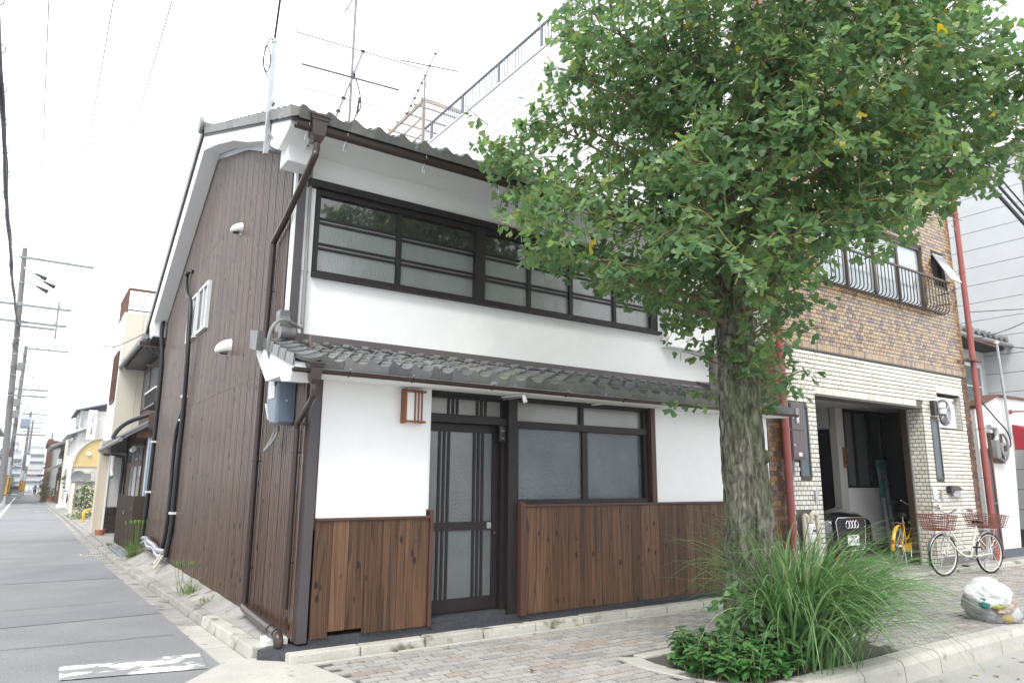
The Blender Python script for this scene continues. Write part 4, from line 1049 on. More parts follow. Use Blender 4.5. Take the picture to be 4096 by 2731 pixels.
AW = Bx('tilt_window', brownmetal, A, 11.745, 12.235, .03, .10, 4.985, 5.02)
for a, b, c_, d_ in ((11.745,11.785,5.02,5.655),(12.195,12.235,5.02,5.655)): Bx('frame', brownmetal, AW, a, b, .03, .10, c_, d_)
Bx('frame', brownmetal, AW, 11.785, 12.195, .03, .10, 5.62, 5.655)
MB().hexa([(11.79,-.30,5.04),(12.19,-.30,5.04),(12.19,-.28,5.035),(11.79,-.28,5.035),(11.79,-.01,5.63),(12.19,-.01,5.63),(12.19,.01,5.63),(11.79,.01,5.63)]).build('open_sash', glass_sky, AW)
Bx('dark_gap', darkvoid, AW, 11.785, 12.195, .105, .115, 5.02, 5.62)
# slit windows
for i_, (a, b, c_, d_) in enumerate(((7.115,7.385,1.38,2.435),(11.03,11.31,1.385,2.44))):
    o = Bx('slit_window', brownmetal, A, a, b, -.012, .05, c_, c_+.035)
    Bx('frame', brownmetal, o, a, a+.03, -.012, .02, c_+.035, d_-.03); Bx('frame', brownmetal, o, b-.03, b, -.012, .02, c_+.035, d_-.03); Bx('frame', brownmetal, o, a, b, -.012, .05, d_-.03, d_)
    Bx('pane', glass_wire, o, a+.03, b-.03, .000, .006, c_+.035, d_-.03)
# garage interior
Bx('garage_ceiling', greywall, A, 6.8, 12.4, .31, 6.0, 2.72, 2.80)
Bx('garage_lintel', mortar_dk, A, GX0, GX1, -.002, .28, GZ-.03, GZ)
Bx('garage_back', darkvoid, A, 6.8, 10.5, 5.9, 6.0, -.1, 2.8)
Bx('garage_left', greywall, A, 6.75, 6.85, .31, 5.9, -.1, 2.75)
Bx('garage_side', greywall, A, 10.56, 10.66, 2.35, 5.9, -.1, 2.75)
Bx('pilaster', plaster_old, A, 10.56, 10.80, 1.48, 1.62, .22, 2.76)
Bx('side_door', blackmetal, A, 10.575, 10.61, 1.63, 2.34, -.03, 2.32)
Bx('door_frame', greywall, A, 10.56, 10.64, 1.60, 2.40, 2.33, 2.75)
Bx('alcove_wall', whitewall, A, 10.80, 13.4, 1.50, 1.60, .22, 1.235)
Bx('alcove_plinth', stainbrown, A, 10.58, 13.4, 1.46, 1.60, -.06, .215)
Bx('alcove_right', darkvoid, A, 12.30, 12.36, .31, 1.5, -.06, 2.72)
IW = Bx('inner_window', blackmetal, A, 10.80, 12.9, 1.46, 1.58, 1.235, 1.27)
Bx('head', blackmetal, IW, 10.82, 12.9, 1.48, 1.58, 2.66, 2.76)
for xx in (10.82, 11.16, 11.64, 12.12, 12.5): Bx('mullion', blackmetal, IW, xx, xx+.06, 1.49, 1.57, 1.27, 2.66)
for a, b in ((10.88,11.16),(11.22,11.64)): Bx('pane', curtain_dark, IW, a, b, 1.53, 1.535, 1.27, 2.66)
for a, b in ((11.70,12.12),(12.18,12.5)): Bx('pane', glass_clear, IW, a, b, 1.53, 1.535, 1.27, 2.66)
Bx('shutter_rail', brownmetal, A, GX1-.06, GX1-.010, .27, .37, -.04, 2.62)
Bx('shutter_rail', galv, A, GX1-.045, GX1-.03, .25, .269, -.04, 2.62)
Bx('shutter_rail', brownmetal, A, GX0+.006, GX0+.05, .14, .24, -.04, 2.62)
Bx('name_board', brass, A, 10.70, 10.80, 1.44, 1.478, 1.60, 1.98)
text('lettering', '々\n木\n村', inkblack, A, (10.75,1.438,1.79), .085, (R(90),0,0))
# pipes on the facade
def redp(x, z0, z1, hooks):
    o = Tb('red_downpipe', redpipe, A, [(x,-.09,z0),(x,-.09,z1)], .052, 14)
    for zz in hooks: 
        MB().lathe([(.058,-.018),(.060,0),(.058,.018)], (x,-.09,zz), 'z', 14).build('pipe_joint', redpipe, o, smooth=True)
        Bx('pipe_hook', rust, o, x-.006, x+.006, -.05, .01, zz-.03, zz-.02)
redp(6.71, -.02, 10.9, (.75,1.2,2.05,2.9)); redp(12.76, -.05, 10.9, (.55,1.45,2.35,3.1,5.4,6.6))
Bx('pipe_bracket', rust, A, 12.55, 12.98, -.16, -.02, 3.62, 3.66)
# meter cupboard
MC = thing('meter_cupboard', (6.945,-.05,1.64), 'purple brown two door meter cupboard beside the left red downpipe', 'cabinet')
Bx('cabinet_body', purplebrown, MC, 6.792, 7.098, -.115, -.008, 1.64, 2.445, bevel=.004)
for (c_, d_) in ((1.66,2.035),(2.05,2.43)): Bx('cabinet_door', purplebrown, MC, 6.805, 7.09, -.128, -.116, c_, d_, bevel=.003)
Bx('meter_glass', glass_clear, MC, 6.90, 6.985, -.136, -.129, 2.14, 2.36); Bx('meter_dial', whiteplastic, MC, 6.925, 6.96, -.1385, -.1365, 2.16, 2.27)
for zz in (2.22,1.84): Tb('lock', steel, MC, [(6.835,-.129,zz),(6.835,-.136,zz)], .014)
Bx('sticker', platewhite, MC, 6.925, 7.0, -.1300,-.1285, 1.685, 1.735)
Tb('conduit', cablegrey, MC, spline([(6.86,-.06,1.64),(6.86,-.06,1.45),(6.80,-.06,1.30),(6.76,-.07,1.05)], 5), .022)
# gas meter and its pipes
GM = thing('gas_meter', (7.12,-.08,.40), 'white gas meter hanging between cream pipes in the wall niche', 'gas meter')
Bx('niche_back', mortar_dk, GM, 6.95, 7.30, .0, .011, .33, .93)
MB().hexa([(7.06,-.12,.40),(7.20,-.12,.40),(7.20,-.02,.40),(7.06,-.02,.40),(7.05,-.13,.62),(7.21,-.13,.62),(7.21,-.02,.62),(7.05,-.02,.62)]).build('meter_body', whiteplastic, GM, bevel=.015)
Bx('meter_head', whiteplastic, GM, 7.05, 7.21, -.125, -.02, .622, .76, bevel=.02); Bx('counter', blackmetal, GM, 7.13, 7.195, -.131, -.126, .65, .68)
Tb('gas_pipe', pvc_beige, GM, spline([(7.0,-.08,.02),(7.0,-.08,.80),(7.01,-.08,.86),(7.05,-.08,.87),(7.08,-.08,.84),(7.085,-.08,.77)], 5), .030, 10)
Tb('gas_pipe', pvc_beige, GM, spline([(7.16,-.08,.77),(7.165,-.08,.86),(7.20,-.08,.89),(7.27,-.08,.89),(7.31,-.08,.86),(7.315,-.08,.75),(7.315,-.08,.05)], 5), .030, 10)
Tb('tap_body', steel, GM, [(7.40,.0,.42),(7.40,-.08,.42),(7.40,-.10,.38)], .016); Bx('tap_handle', steel, GM, 7.37, 7.43, -.06, -.05, .44, .45)
# outdoor unit in the alcove
AC = thing('aircon_unit', (11.72,.2,2.29), 'white outdoor aircon unit set into the brick alcove', 'air conditioner')
Bx('case', alu, AC, 11.38, 12.06, .03, .33, 2.30, 2.86, bevel=.012)
MB().lathe([(.02,.024),(.235,.024),(.235,.0),(.215,.0),(.215,.010)], (11.62,.005,2.585), 'y', 30).build('fan_grille', black, AC)
fr = MB()
for k in range(7): fr.tube([(11.62+(.03+.031*k)*math.cos(t*math.pi/12), .002, 2.585+(.03+.031*k)*math.sin(t*math.pi/12)) for t in range(24)], .0035, 4, close=True)
for t in range(4): fr.bar((11.62,.0,2.585),(11.62+.22*math.cos(t*math.pi/2+.7),.0,2.585+.22*math.sin(t*math.pi/2+.7)),.008)
fr.build('grille_ring', alu, AC)
for zz in (2.42,2.52,2.63,2.73): Bx('panel_line', greywall, AC, 11.88, 12.055, .0275, .0295, zz, zz+.004)
Bx('rating_label', cablegrey, AC, 11.97, 12.04, .0265, .0295, 2.755, 2.82)
# porch lamp, mail box, bell, mirror
PL = thing('porch_lamp', (11.2,-.1,2.5), 'black framed wall lamp with cream glass beside the aircon alcove', 'lamp')
Bx('back_plate', blackmetal, PL, 11.06, 11.20, -.08, -.006, 2.50, 2.76, bevel=.01)
MB().lathe([(.06,0),(.066,.02),(.066,.18),(.06,.20)], (11.28,-.10,2.53), 'z', 16).build('lamp_glass', shade_white, PL, smooth=True)
MB().lathe([(.069,0),(.069,.014)], (11.28,-.10,2.615), 'z', 16).build('hoop', blackmetal, PL)
Bx('cage_bar', blackmetal, PL, 11.352, 11.366, -.11, -.09, 2.50, 2.76); Bx('cage_top', blackmetal, PL, 11.20, 11.366, -.12, -.08, 2.745, 2.76); Bx('cage_bottom', blackmetal, PL, 11.20, 11.366, -.12, -.08, 2.50, 2.515)
ML = thing('mail_box', (11.55,-.05,1.1), 'grey metal mail box with sloping lid on the cream brick pier', 'mail box')
Bx('box', galv, ML, 11.46, 11.74, -.06, -.006, 1.10, 1.22); MB().prism([(-.006,1.29),(-.10,1.215),(-.10,1.205),(-.006,1.225)], 'x', 11.43, 11.76).build('lid', brownmetal, ML); Bx('side_box', blackmetal, ML, 11.33, 11.43, -.09, -.006, 1.16, 1.28)
BE = thing('door_bell', (11.12,-.02,1.06), 'narrow bell plate with yellow sticker left of the mail box', 'door bell')
Bx('plate', galv, BE, 11.10, 11.17, -.03, -.006, 1.04, 1.22); Bx('sticker', plateyellow, BE, 11.11, 11.16, -.0325, -.0305, 1.15, 1.19)
Bx('button', whiteplastic, BE, 11.12, 11.15, -.034, -.0305, 1.09, 1.11)
o = MB().box(10.82, 10.97, -.022, -.006, 1.05, 1.26).build('wall_mirror', chrome, None); tag(o, 'small square mirror plate on the edge of the cream brick pier', 'mirror')
o = MB().box(7.40, 7.46, -.03, -.006, 1.05, 1.21).build('plate_switch', galv, None); tag(o, 'small grey metal plate on the bricks left of the garage', 'plate')
# step ladder and broom inside the garage
LD = thing('step_ladder', (12.0,1.2,-.03), 'tall grey step ladder with green top leaning in the garage corner', 'ladder')
for xx in (11.80,11.98): MB().bar((xx+.02,1.30,-.03),(xx-.02,1.40,1.62),.045,.07).build('rail', galv, LD)
for i in range(5): Bx('tread', galv, LD, 11.82, 12.0, 1.31+.012*i, 1.40+.012*i, .3+.3*i, .33+.3*i)
Bx('top_cap', green_pl, LD, 11.74, 12.02, 1.36, 1.45, 1.60, 1.76, bevel=.02); Bx('side_grip', green_pl, LD, 11.76, 11.80, 1.33, 1.39, 1.05, 1.40)
UM = thing('umbrella', (12.22,1.0,.3), 'closed clear umbrella hanging by the garage door edge', 'umbrella')
MB().lathe([(.012,-.55),(.05,-.30),(.075,-.05),(.03,.05),(.01,.10)], (12.20,.95,1.05), 'z', 10).build('canopy', curtain_dark, UM, smooth=True)
Tb('shaft', galv, UM, [(12.20,.95,1.15),(12.22,.93,.05)], .007); Tb('handle', blackmetal, UM, spline([(12.20,.95,1.15),(12.20,.95,1.24),(12.17,.95,1.28),(12.14,.95,1.24)],4), .011)
DP = thing('dust_pan', (10.66,.05,-.03), 'small teal dustpan standing at the foot of the shutter rail', 'dustpan')
MB().hexa([(10.62,.04,-.03),(10.70,.04,-.03),(10.70,.08,-.03),(10.62,.08,-.03),(10.64,.06,.20),(10.68,.06,.20),(10.68,.08,.20),(10.64,.08,.20)]).build('pan', green_pl, DP, bevel=.005); Tb('grip', green_pl, DP, [(10.66,.07,.20),(10.66,.08,.30)], .008)
# red flowers by the pier
FL = thing('red_flower_plant', (7.55,-.25,-.06), 'potted plant with small red flowers at the foot of the garage pier', 'plant')
MB().lathe([(.09,0),(.12,.22),(.125,.24),(.10,.24)], (7.55,-.22,-.06), 'z', 14).build('pot', terracotta, FL, smooth=True)
fl = MB(); gl_ = MB()
for i in range(30):
    a, r_, zz = rnd.uniform(0,6.28), rnd.uniform(0,.14), rnd.uniform(.20,.42)
    c = Vector((7.55+r_*math.cos(a), -.22+r_*math.sin(a), zz)); 
    (fl if i % 2 else gl_).lathe([(.004,-.012),(.025,0),(.004,.012)], c, 'z', 6)
fl.build('flowers', redlens, FL, kind='stuff'); gl_.build('foliage', shrub_mat, FL, kind='stuff')

# ------------------------------------------------------------------ shop house to the right and grey building behind it
S = thing('shop_house', (15,3,0), 'white two storey shop house with dark tiled eave and red awning', 'house')
MB().prism([(13.02,-.1),(13.02,2.78),(14.02,3.05),(17.2,3.08),(17.2,2.0),(14.55,2.0),(14.25,-.1)][:3]+[(17.2,3.08),(17.2,2.35),(14.60,2.35),(14.60,2.0),(14.32,-.1)], 'y', .10, .30).build('front_wall', whitewall, S)
Bx('base_band', slatebase, S, 13.45, 14.40, .085, .11, -.1, .10)
Bx('recess_wall', greywall, S, 13.0, 17.2, 1.3, 1.4, -.1, 3.0)
MB().prism([(13.0,2.74),(14.02,3.05),(17.2,3.085),(17.2,3.13),(14.02,3.10),(12.98,2.80)], 'y', .06, .34).build('coping', oldred, S)
Bx('door', blackmetal, S, 13.06, 13.36, .05, .099, -.06, 1.98); Bx('door_frame', oldred, S, 13.36, 13.42, .04, .099, -.06, 2.0); Tb('door_knob', steel, S, [(13.31,.05,.95),(13.31,-.01,.95)], .025)
Bx('upper_wall', greywall, S, 13.0, 17.2, 1.4, 1.5, 2.9, 4.9)
SWN = Bx('upper_window', alu, S, 14.85, 16.62, 1.32, 1.39, 4.03, 4.10)
Bx('pane', glass_teal, SWN, 14.90, 16.55, 1.35, 1.36, 3.0, 4.03); Bx('bar', alu, SWN, 14.9, 16.55, 1.33, 1.349, 3.55, 3.58); Bx('frame', alu, SWN, 16.55, 16.62, 1.32, 1.39, 3.0, 4.03)
Bx('post', alu, S, 17.75, 17.85, 1.0, 1.1, 3.0, 4.6)
MB().hexa([(13.0,.85,4.58),(19.5,.85,4.58),(19.5,3.5,5.4),(13.0,3.5,5.4),(13.0,.85,4.64),(19.5,.85,4.64),(19.5,3.5,5.46),(13.0,3.5,5.46)]).build('roof', tile_grey, S)
for i in range(22):
    MB().lathe([(.02,-.02),(.075,-.02),(.08,.0),(.08,.10)], (13.15+i*.29,.84,4.70), 'y', 12).build('round_eave_tile', tile_grey, S, smooth=True)
    MB().hexa([(13.17+i*.29,.86,4.66),(13.42+i*.29,.86,4.66),(13.42+i*.29,3.4,5.45),(13.17+i*.29,3.4,5.45),(13.17+i*.29,.83,4.70),(13.42+i*.29,.83,4.70),(13.42+i*.29,3.4,5.5),(13.17+i*.29,3.4,5.5)]).build('roof_tile', tile_grey, S)
Tb('gutter', cablegrey, S, [(13.0,.78,4.52),(19.4,.78,4.55)], .055, 10)
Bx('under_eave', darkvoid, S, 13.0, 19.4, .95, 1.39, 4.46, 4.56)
AN = MB().prism([(.09,2.52),(-.75,2.16),(-.75,2.02),(-.72,2.02),(.09,2.02)], 'x', 14.62, 17.5).build('awning', awningred, S)
text('lettering', 'TA', platewhite, AN, (14.95,-.757,2.10), .17, (R(90),0,0))
Tb('red_rod', redpipe, S, [(14.60,.09,2.78),(14.60,.0,2.78),(15.2,-.75,2.80)], .018); MB().lathe([(.05,-.01),(.045,.02),(.02,.05)], (14.6,.07,2.78), 'y', 12).build('rod_flange', redpipe, S)
Tb('mast', galv, S, [(14.28,.02,2.2),(14.20,.02,4.15)], .028); Tb('mast_cap', ceramic, S, [(14.20,.02,4.15),(14.20,.02,4.20)], .045)
MB().bar((14.2,.02,4.08),(13.7,.4,4.30),.03).build('mast_arm', rust, S)
PMB = thing('power_meters', (13.75,.05,1.9), 'pair of grey electricity meters and grey pipes above the dark shop door', 'electric meter')
Bx('backboard', oldwood, PMB, 13.42, 13.98, .05, .098, 1.72, 2.30)
MB().lathe([(.10,-.05),(.14,-.04),(.14,.03)], (13.80,.0,1.98), 'y', 18).build('meter', cablegrey, PMB, smooth=True); Bx('meter_face', blackmetal, PMB, 13.73, 13.86, -.056, -.051, 1.95, 2.06)
Bx('meter', cablegrey, PMB, 13.42, 13.58, -.06, .049, 1.80, 2.16, bevel=.02)
Tb('pipe', galv, PMB, spline([(13.30,.0,2.40),(13.5,.0,2.40),(13.58,.0,2.36),(13.58,.0,2.2),(13.50,.0,2.1),(13.50,.0,1.9)], 5), .05, 10)
Tb('cable', cablegrey, PMB, spline([(13.95,.02,2.30),(14.05,.0,2.15),(14.02,.0,1.9),(13.85,.0,1.76),(13.65,.0,1.80)], 5), .022, 8)
Tb('cable', wireblack, PMB, spline([(13.0,.03,3.0),(13.6,.0,2.62),(14.1,.0,2.35),(14.2,.0,2.1),(14.0,.0,2.0)], 5), .014, 8)

TG = thing('grey_office_building', (21,4,0), 'tall pale grey panelled building rising behind the shop house roof', 'building')
Bx('core', mortar_dk, TG, 17.05, 26, .06, 12, -.2, 9.25)
z = .3
while z < 9.2:
    Bx('siding_panel', greysiding, TG, 17.0, 17.052, .12, 11.9, z+.006, min(z+.445, 9.24)); z += .452
MB().box(16.93, 26, .0, 12, 9.24, 9.50).build('roof_fascia', slatebase, TG)
bs_ = brick_field(17.0, 20, -.1, 9.2, .21, .067, [], .05); rest = MB()
for (p, q, y0, c_, d_, th) in bs_: rest.box(p, q, y0-.03, y0, c_, d_)
rest.build('front_bricks', brownbrick_dk, TG, kind='stuff')
# ------------------------------------------------------------------ black car in the garage
CR = thing('parked_car', (9.25,2.8,-.03), 'black car parked nose out in the open garage, silver framed grille', 'car')
CX, CY, CZ = 9.25, .62, -.035
sec = [ # y, half width low, half width belt, z bottom, z mid, z belt, top half width, z top
 (0.00,.70,.66,.28,.50,.68,.50,.74),(.06,.80,.78,.22,.50,.72,.60,.80),(.22,.88,.86,.20,.52,.78,.66,.87),(.55,.93,.91,.20,.55,.86,.70,.95),
 (1.05,.94,.92,.20,.58,.93,.74,1.01),(1.35,.94,.92,.20,.58,.97,.74,1.05),(2.05,.94,.92,.20,.6,1.0,.60,1.56),(2.6,.94,.92,.20,.6,1.0,.59,1.64),(3.6,.94,.92,.2,.6,1.02,.58,1.62),(4.3,.92,.90,.22,.62,1.04,.56,1.45),(4.60,.86,.82,.28,.62,.98,.5,1.06)]
b = MB(); n = 11
for (y, wl_, wb_, zb, zm, zt_, wt, zz) in sec:
    pr = [(-wl_*.93,zb),(-wl_,zb+.10),(-wl_-.005,zm),(-wb_,zt_),(-wt,zz-.02),(0,zz+.015),(wt,zz-.02),(wb_,zt_),(wl_+.005,zm),(wl_,zb+.10),(wl_*.93,zb)]
    for (x_, z_) in pr: b.v.append((CX+x_, CY+y, CZ+z_))
k = len(sec)
for i in range(k-1):
    for j in range(n-1): b.f.append((i*n+j, i*n+j+1, (i+1)*n+j+1, (i+1)*n+j))
b.f += [tuple(range(n-1,-1,-1)), tuple((k-1)*n+j for j in range(n))]
body = b.build('body', carblack, CR, smooth=True, bevel=.03)
MB().hexa([(CX-.72,CY+1.40,CZ+1.085),(CX+.72,CY+1.40,CZ+1.085),(CX+.60,CY+1.98,CZ+1.545),(CX-.60,CY+1.98,CZ+1.545),(CX-.72,CY+1.37,CZ+1.11),(CX+.72,CY+1.37,CZ+1.11),(CX+.59,CY+1.95,CZ+1.575),(CX-.59,CY+1.95,CZ+1.575)]).build('windscreen', glass_clear, CR)
def gr(y): return CY+y
gp = [(-.36,.80),(.36,.80),(.43,.74),(.38,.36),(.30,.28),(-.30,.28),(-.38,.36),(-.43,.74)]
MB().prism([(CX+p[0],CZ+p[1]) for p in gp], 'y', gr(-.035), gr(.10)).build('grille_back', black, CR)
Tb('grille_frame', chrome, CR, [(CX+p[0],gr(-.045),CZ+p[1]) for p in gp+gp[:1]], .008)
gm_ = MB()
for i in range(13): xx = -.36+i*.06; gm_.box(CX+xx-.0025,CX+xx+.0025,gr(-.046),gr(-.036),CZ+.60,CZ+.785)
for i in range(4): gm_.box(CX-.40,CX+.40,gr(-.048),gr(-.0365),CZ+.615+i*.048,CZ+.619+i*.048)
gm_.build('grille_mesh', postmetal, CR)
for i in range(4):
    cx_ = CX-.126+i*.084
    Tb('emblem_ring', chrome, CR, [(cx_+.056*math.cos(t*math.pi/10),gr(-.065),CZ+.69+.056*math.sin(t*math.pi/10)) for t in range(21)], .010)
PLT = Bx('number_plate', platewhite, CR, CX-.165, CX+.165, gr(-.075), gr(-.066), CZ+.36, CZ+.525, bevel=.004)
text('lettering', '京都 330', inkgreen, PLT, (CX,gr(-.0765),CZ+.490), .050, (R(90),0,0)); text('lettering', '・1 6-82', inkgreen, PLT, (CX,gr(-.0765),CZ+.418), .095, (R(90),0,0))
Bx('lower_grille', black, CR, CX-.29, CX+.29, gr(-.052), gr(.0), CZ+.30, CZ+.35)
for s_ in (-1, 1):
    MB().hexa([(CX+s_*.47,gr(.0),CZ+.60),(CX+s_*.80,gr(.17),CZ+.63),(CX+s_*.84,gr(.32),CZ+.70),(CX+s_*.50,gr(.10),CZ+.66),(CX+s_*.47,gr(-.005),CZ+.74),(CX+s_*.78,gr(.14),CZ+.76),(CX+s_*.86,gr(.42),CZ+.81),(CX+s_*.52,gr(.16),CZ+.79)]).build('headlight', lens, CR, bevel=.012)
    Bx('fog_intake', black, CR, CX+s_*.62-.13, CX+s_*.62+.13, gr(-.01), gr(.12), CZ+.30, CZ+.40)
    MB().hexa([(CX+s_*.86,CY+1.5,CZ+.98),(CX+s_*1.06,CY+1.5,CZ+1.0),(CX+s_*1.06,CY+1.62,CZ+1.0),(CX+s_*.86,CY+1.6,CZ+.98),(CX+s_*.88,CY+1.5,CZ+1.10),(CX+s_*1.06,CY+1.5,CZ+1.13),(CX+s_*1.05,CY+1.62,CZ+1.12),(CX+s_*.88,CY+1.6,CZ+1.09)]).build('mirror', carblack, CR, bevel=.02)
    for yy in (.85, 3.55):
        w_ = MB().lathe([(.20,-.11),(.32,-.11),(.335,-.09),(.335,.09),(.32,.11),(.20,.11)], (CX+s_*.80,CY+yy,.30), 'x', 26).build('wheel', black, CR)
        MB().lathe([(.03,-.112),(.19,-.10),(.19,.10),(.03,.112)], (CX+s_*.80,CY+yy,.30), 'x', 20).build('rim', steel, w_)

# ------------------------------------------------------------------ bicycles (built along local x, front wheel forward)
def bicycle(name, label, mtx, paint, front_basket, saddle_m, rear_basket=None, ladies=True, reflector=False, tyre_white=False):
    B = thing(name, (0,0,0), label, 'bicycle', 'bicycles in front of the garage', matrix=mtx)
    WR_, WB = .325, 1.08
    def wheel(nm, cx_, rim_m):
        c = (cx_, 0, WR_)
        w_ = MB().tube([(cx_+(WR_-.017)*math.cos(t*math.pi/20),0,WR_+(WR_-.017)*math.sin(t*math.pi/20)) for t in range(40)], .018, 8, close=True).build(nm, black, B, smooth='all')
        MB().tube([(cx_+(WR_-.040)*math.cos(t*math.pi/20),0,WR_+(WR_-.040)*math.sin(t*math.pi/20)) for t in range(40)], .011, 6, close=True).build('rim', rim_m, w_, smooth='all')
        sp = MB()
        for i in range(28):
            a = i*2*math.pi/28; s = .02*(1 if i % 2 else -1); a2 = a+(.6 if (i//2) % 2 else -.6)
            sp.tube([(cx_+.018*math.cos(a2),s,WR_+.018*math.sin(a2)),(cx_+(WR_-.045)*math.cos(a),0,WR_+(WR_-.045)*math.sin(a))], .0014, 4)
        sp.build('spokes', chrome, w_)
        MB().lathe([(.012,-.05),(.022,-.03),(.022,.03),(.012,.05)], c, 'y', 12).build('hub', chrome, w_, smooth=True)
    wheel('front_wheel', WB, ivory if tyre_white else steel); wheel('rear_wheel', 0, ivory if tyre_white else steel)
    hd = Vector((WB-.16,0,.78)); hb = Vector((WB-.11,0,.60)); bbp = Vector((.44,0,.28)); st_ = Vector((.27,0,.72))
    fr_ = MB()
    if ladies: fr_.tube(spline([hb,(.80,0,.42),(.60,0,.30),bbp],5), .020, 10).tube(spline([hd-Vector((.0,0,.06)),(.75,0,.55),(.55,0,.42),(.37,0,.42)],5), .012, 8)
    else: fr_.tube([hb,bbp], .018, 10).tube([hd-Vector((0,0,.05)),(.34,0,.54)], .016, 10)
    fr_.tube([bbp,st_], .016, 10).tube([hd,hb], .021, 10)
    for s in (-.05,.05): fr_.tube([(.44,s*.5,.28),(0,s,WR_)], .009, 8).tube([(.30,s*.3,.62),(0,s,WR_)], .008, 8)
    frame = fr_.build('frame', paint, B, smooth=True)
    fk_ = MB()
    for s in (-.05,.05): fk_.tube(spline([(WB-.11,s*.8,.60),(WB-.07,s,.52),(WB-.03,s,.40),(WB,s,WR_)],4), .010, 8)
    fk_.build('fork', paint, B, smooth=True)
    for cx_, a0, a1 in ((WB,.25,2.5),(0,.6,3.3)):
        mgd = MB(); rr = WR_+.022
        def fn(u, v, cx_=cx_, a0=a0, a1=a1): 
            a = a0+(a1-a0)*u; q = (v-.5); return (cx_+(rr-.5*q*q*.05)*math.cos(a), q*.055, WR_+(rr-q*q*.05)*math.sin(a))
        mgd.grid(fn, 18, 4); mgd.build('mudguard', paint if not tyre_white else steel, B, smooth='all')
    Tb('seat_post', chrome, B, [st_, st_+Vector((-.03,0,.10))], .012)
    sd = MB(); sx_ = st_.x-.035
    sd.grid(lambda u, v: (sx_+.13-.26*u, (v-.5)*2*(.022+.075*max(0,(u-.25)/.75)**.8), .855-.03*(2*v-1)**2*(0.4+u)+.012*math.sin(u*3.1)), 12, 8)
    sd.grid(lambda u, v: (sx_+.13-.26*u, (v-.5)*2*(.018+.065*max(0,(u-.25)/.75)**.8), .815), 12, 8)
    sd.build('saddle', saddle_m, B, smooth='all'); MB().box(sx_-.11,sx_+.10,-.02,.02,.80,.838).build('saddle_base', black, B)
    hbp = spline([(WB-.35,.27,1.02),(WB-.22,.26,1.03),(WB-.12,.20,1.04),(WB-.16,.07,.98),(WB-.18,0,.96),(WB-.16,-.07,.98),(WB-.12,-.20,1.04),(WB-.22,-.26,1.03),(WB-.35,-.27,1.02)], 5)
    hbar = Tb('handlebar', chrome, B, hbp, .011)
    for s in (-1,1): 
        Tb('grip', saddle_m if tyre_white else black, hbar, [(WB-.36,s*.272,1.02),(WB-.25,s*.264,1.03)], .017)
        Tb('brake_lever', chrome, hbar, spline([(WB-.22,s*.25,1.01),(WB-.16,s*.24,.985),(WB-.27,s*.275,.975)],4), .006)
    Tb('stem', chrome, B, [hd, (WB-.18,0,.97)], .013)
    if tyre_white: MB().lathe([(.012,-.02),(.032,-.01),(.030,.01),(.010,.022)], (WB-.26,-.20,1.07), 'z', 12).build('bell', chrome, B, smooth=True)
    def basket(x0, x1, w, z0, z1, m_, flare=.04, nv=6):
        k = MB()
        def R4(z, f): return [(x0-f,-w-f,z),(x1+f,-w-f,z),(x1+f,w+f,z),(x0-f,w+f,z)]
        for i in range(nv+1):
            t = i/nv; ring = R4(z0+(z1-z0)*t, flare*t); rr = .007 if i in (0, nv) else .0045
            k.tube(ring, rr, 5, close=True)
        for sidei in range(4):
            for q in range(9):
                u = q/8
                def P(z, f): r_ = R4(z, f); a, c = Vector(r_[sidei]), Vector(r_[(sidei+1) % 4]); return a.lerp(c, u)
                k.tube([P(z0,0), P(z1,flare)], .0045, 4)
        for q in range(8): xx = x0+(x1-x0)*q/7; k.tube([(xx,-w,z0),(xx,w,z0)],   .0045, 4)
        return k.build('basket', m_, B)
    basket(WB-.06, WB+.24, .17, .72, .94, front_basket); Tb('basket_stay', steel, B, [(WB+.10,.08,.73),(WB,.06,WR_)], .005)
    if rear_basket: basket(-.18, .22, .17, .74, .93, rear_basket, .05); 
    rk = MB()
    for s in (-.05,.05): rk.tube([(.22,s,.70),(-.16,s,.70)], .006, 6).tube([(-.10,s,.70),(0,s,WR_)], .005, 6)
    rk.tube([(.05,-.05,.70),(.05,.05,.70)], .005, 6); rk.build('rear_rack', steel, B)
    MB().hexa([(-.05,-.075,.26),(.50,-.075,.20),(.50,-.060,.20),(-.05,-.060,.26),(-.05,-.075,.36),(.52,-.075,.36),(.52,-.060,.36),(-.05,-.060,.36)]).build('chain_guard', steel if tyre_white else paint, B, bevel=.01)
    cr_ = MB().tube([(.44,-.09,.28),(.44,.09,.28)], .014, 8).tube([(.44,-.085,.28),(.40,-.085,.12)], .009, 6).tube([(.44,.085,.28),(.48,.085,.44)], .009, 6)
    crk = cr_.build('crank', chrome, B, smooth=True)
    Bx('pedal', black, crk, .36, .44, -.17, -.09, .105, .130); Bx('pedal', black, crk, .44, .52, .09, .17, .43, .455)
    Tb('stand', steel, B, spline([(.02,-.07,WR_),(-.06,-.13,.02),(-.10,-.05,.01),(-.10,.05,.01),(-.06,.13,.02),(.02,.07,WR_)],4), .007)
    if reflector: MB().lathe([(.026,-.008),(.022,.006)], (-.345,0,.42), 'x', 12).build('reflector', redlens, B)
    lamp = MB().lathe([(.02,-.03),(.035,0),(.03,.02)], (WB+.02,.09,.66), 'x', 12).build('headlamp', whiteplastic, B, smooth=True)
    return B
def bm(rear, front, lean=0):
    r_, f_ = Vector(rear), Vector(front); x_ = (f_-r_).normalized(); z_ = Vector((0,0,1)); y_ = z_.cross(x_).normalized(); z_ = x_.cross(y_)
    M_ = Matrix((x_, y_, z_)).transposed().to_4x4(); M_.translation = r_
    return M_ @ Matrix.Rotation(lean, 4, 'X')
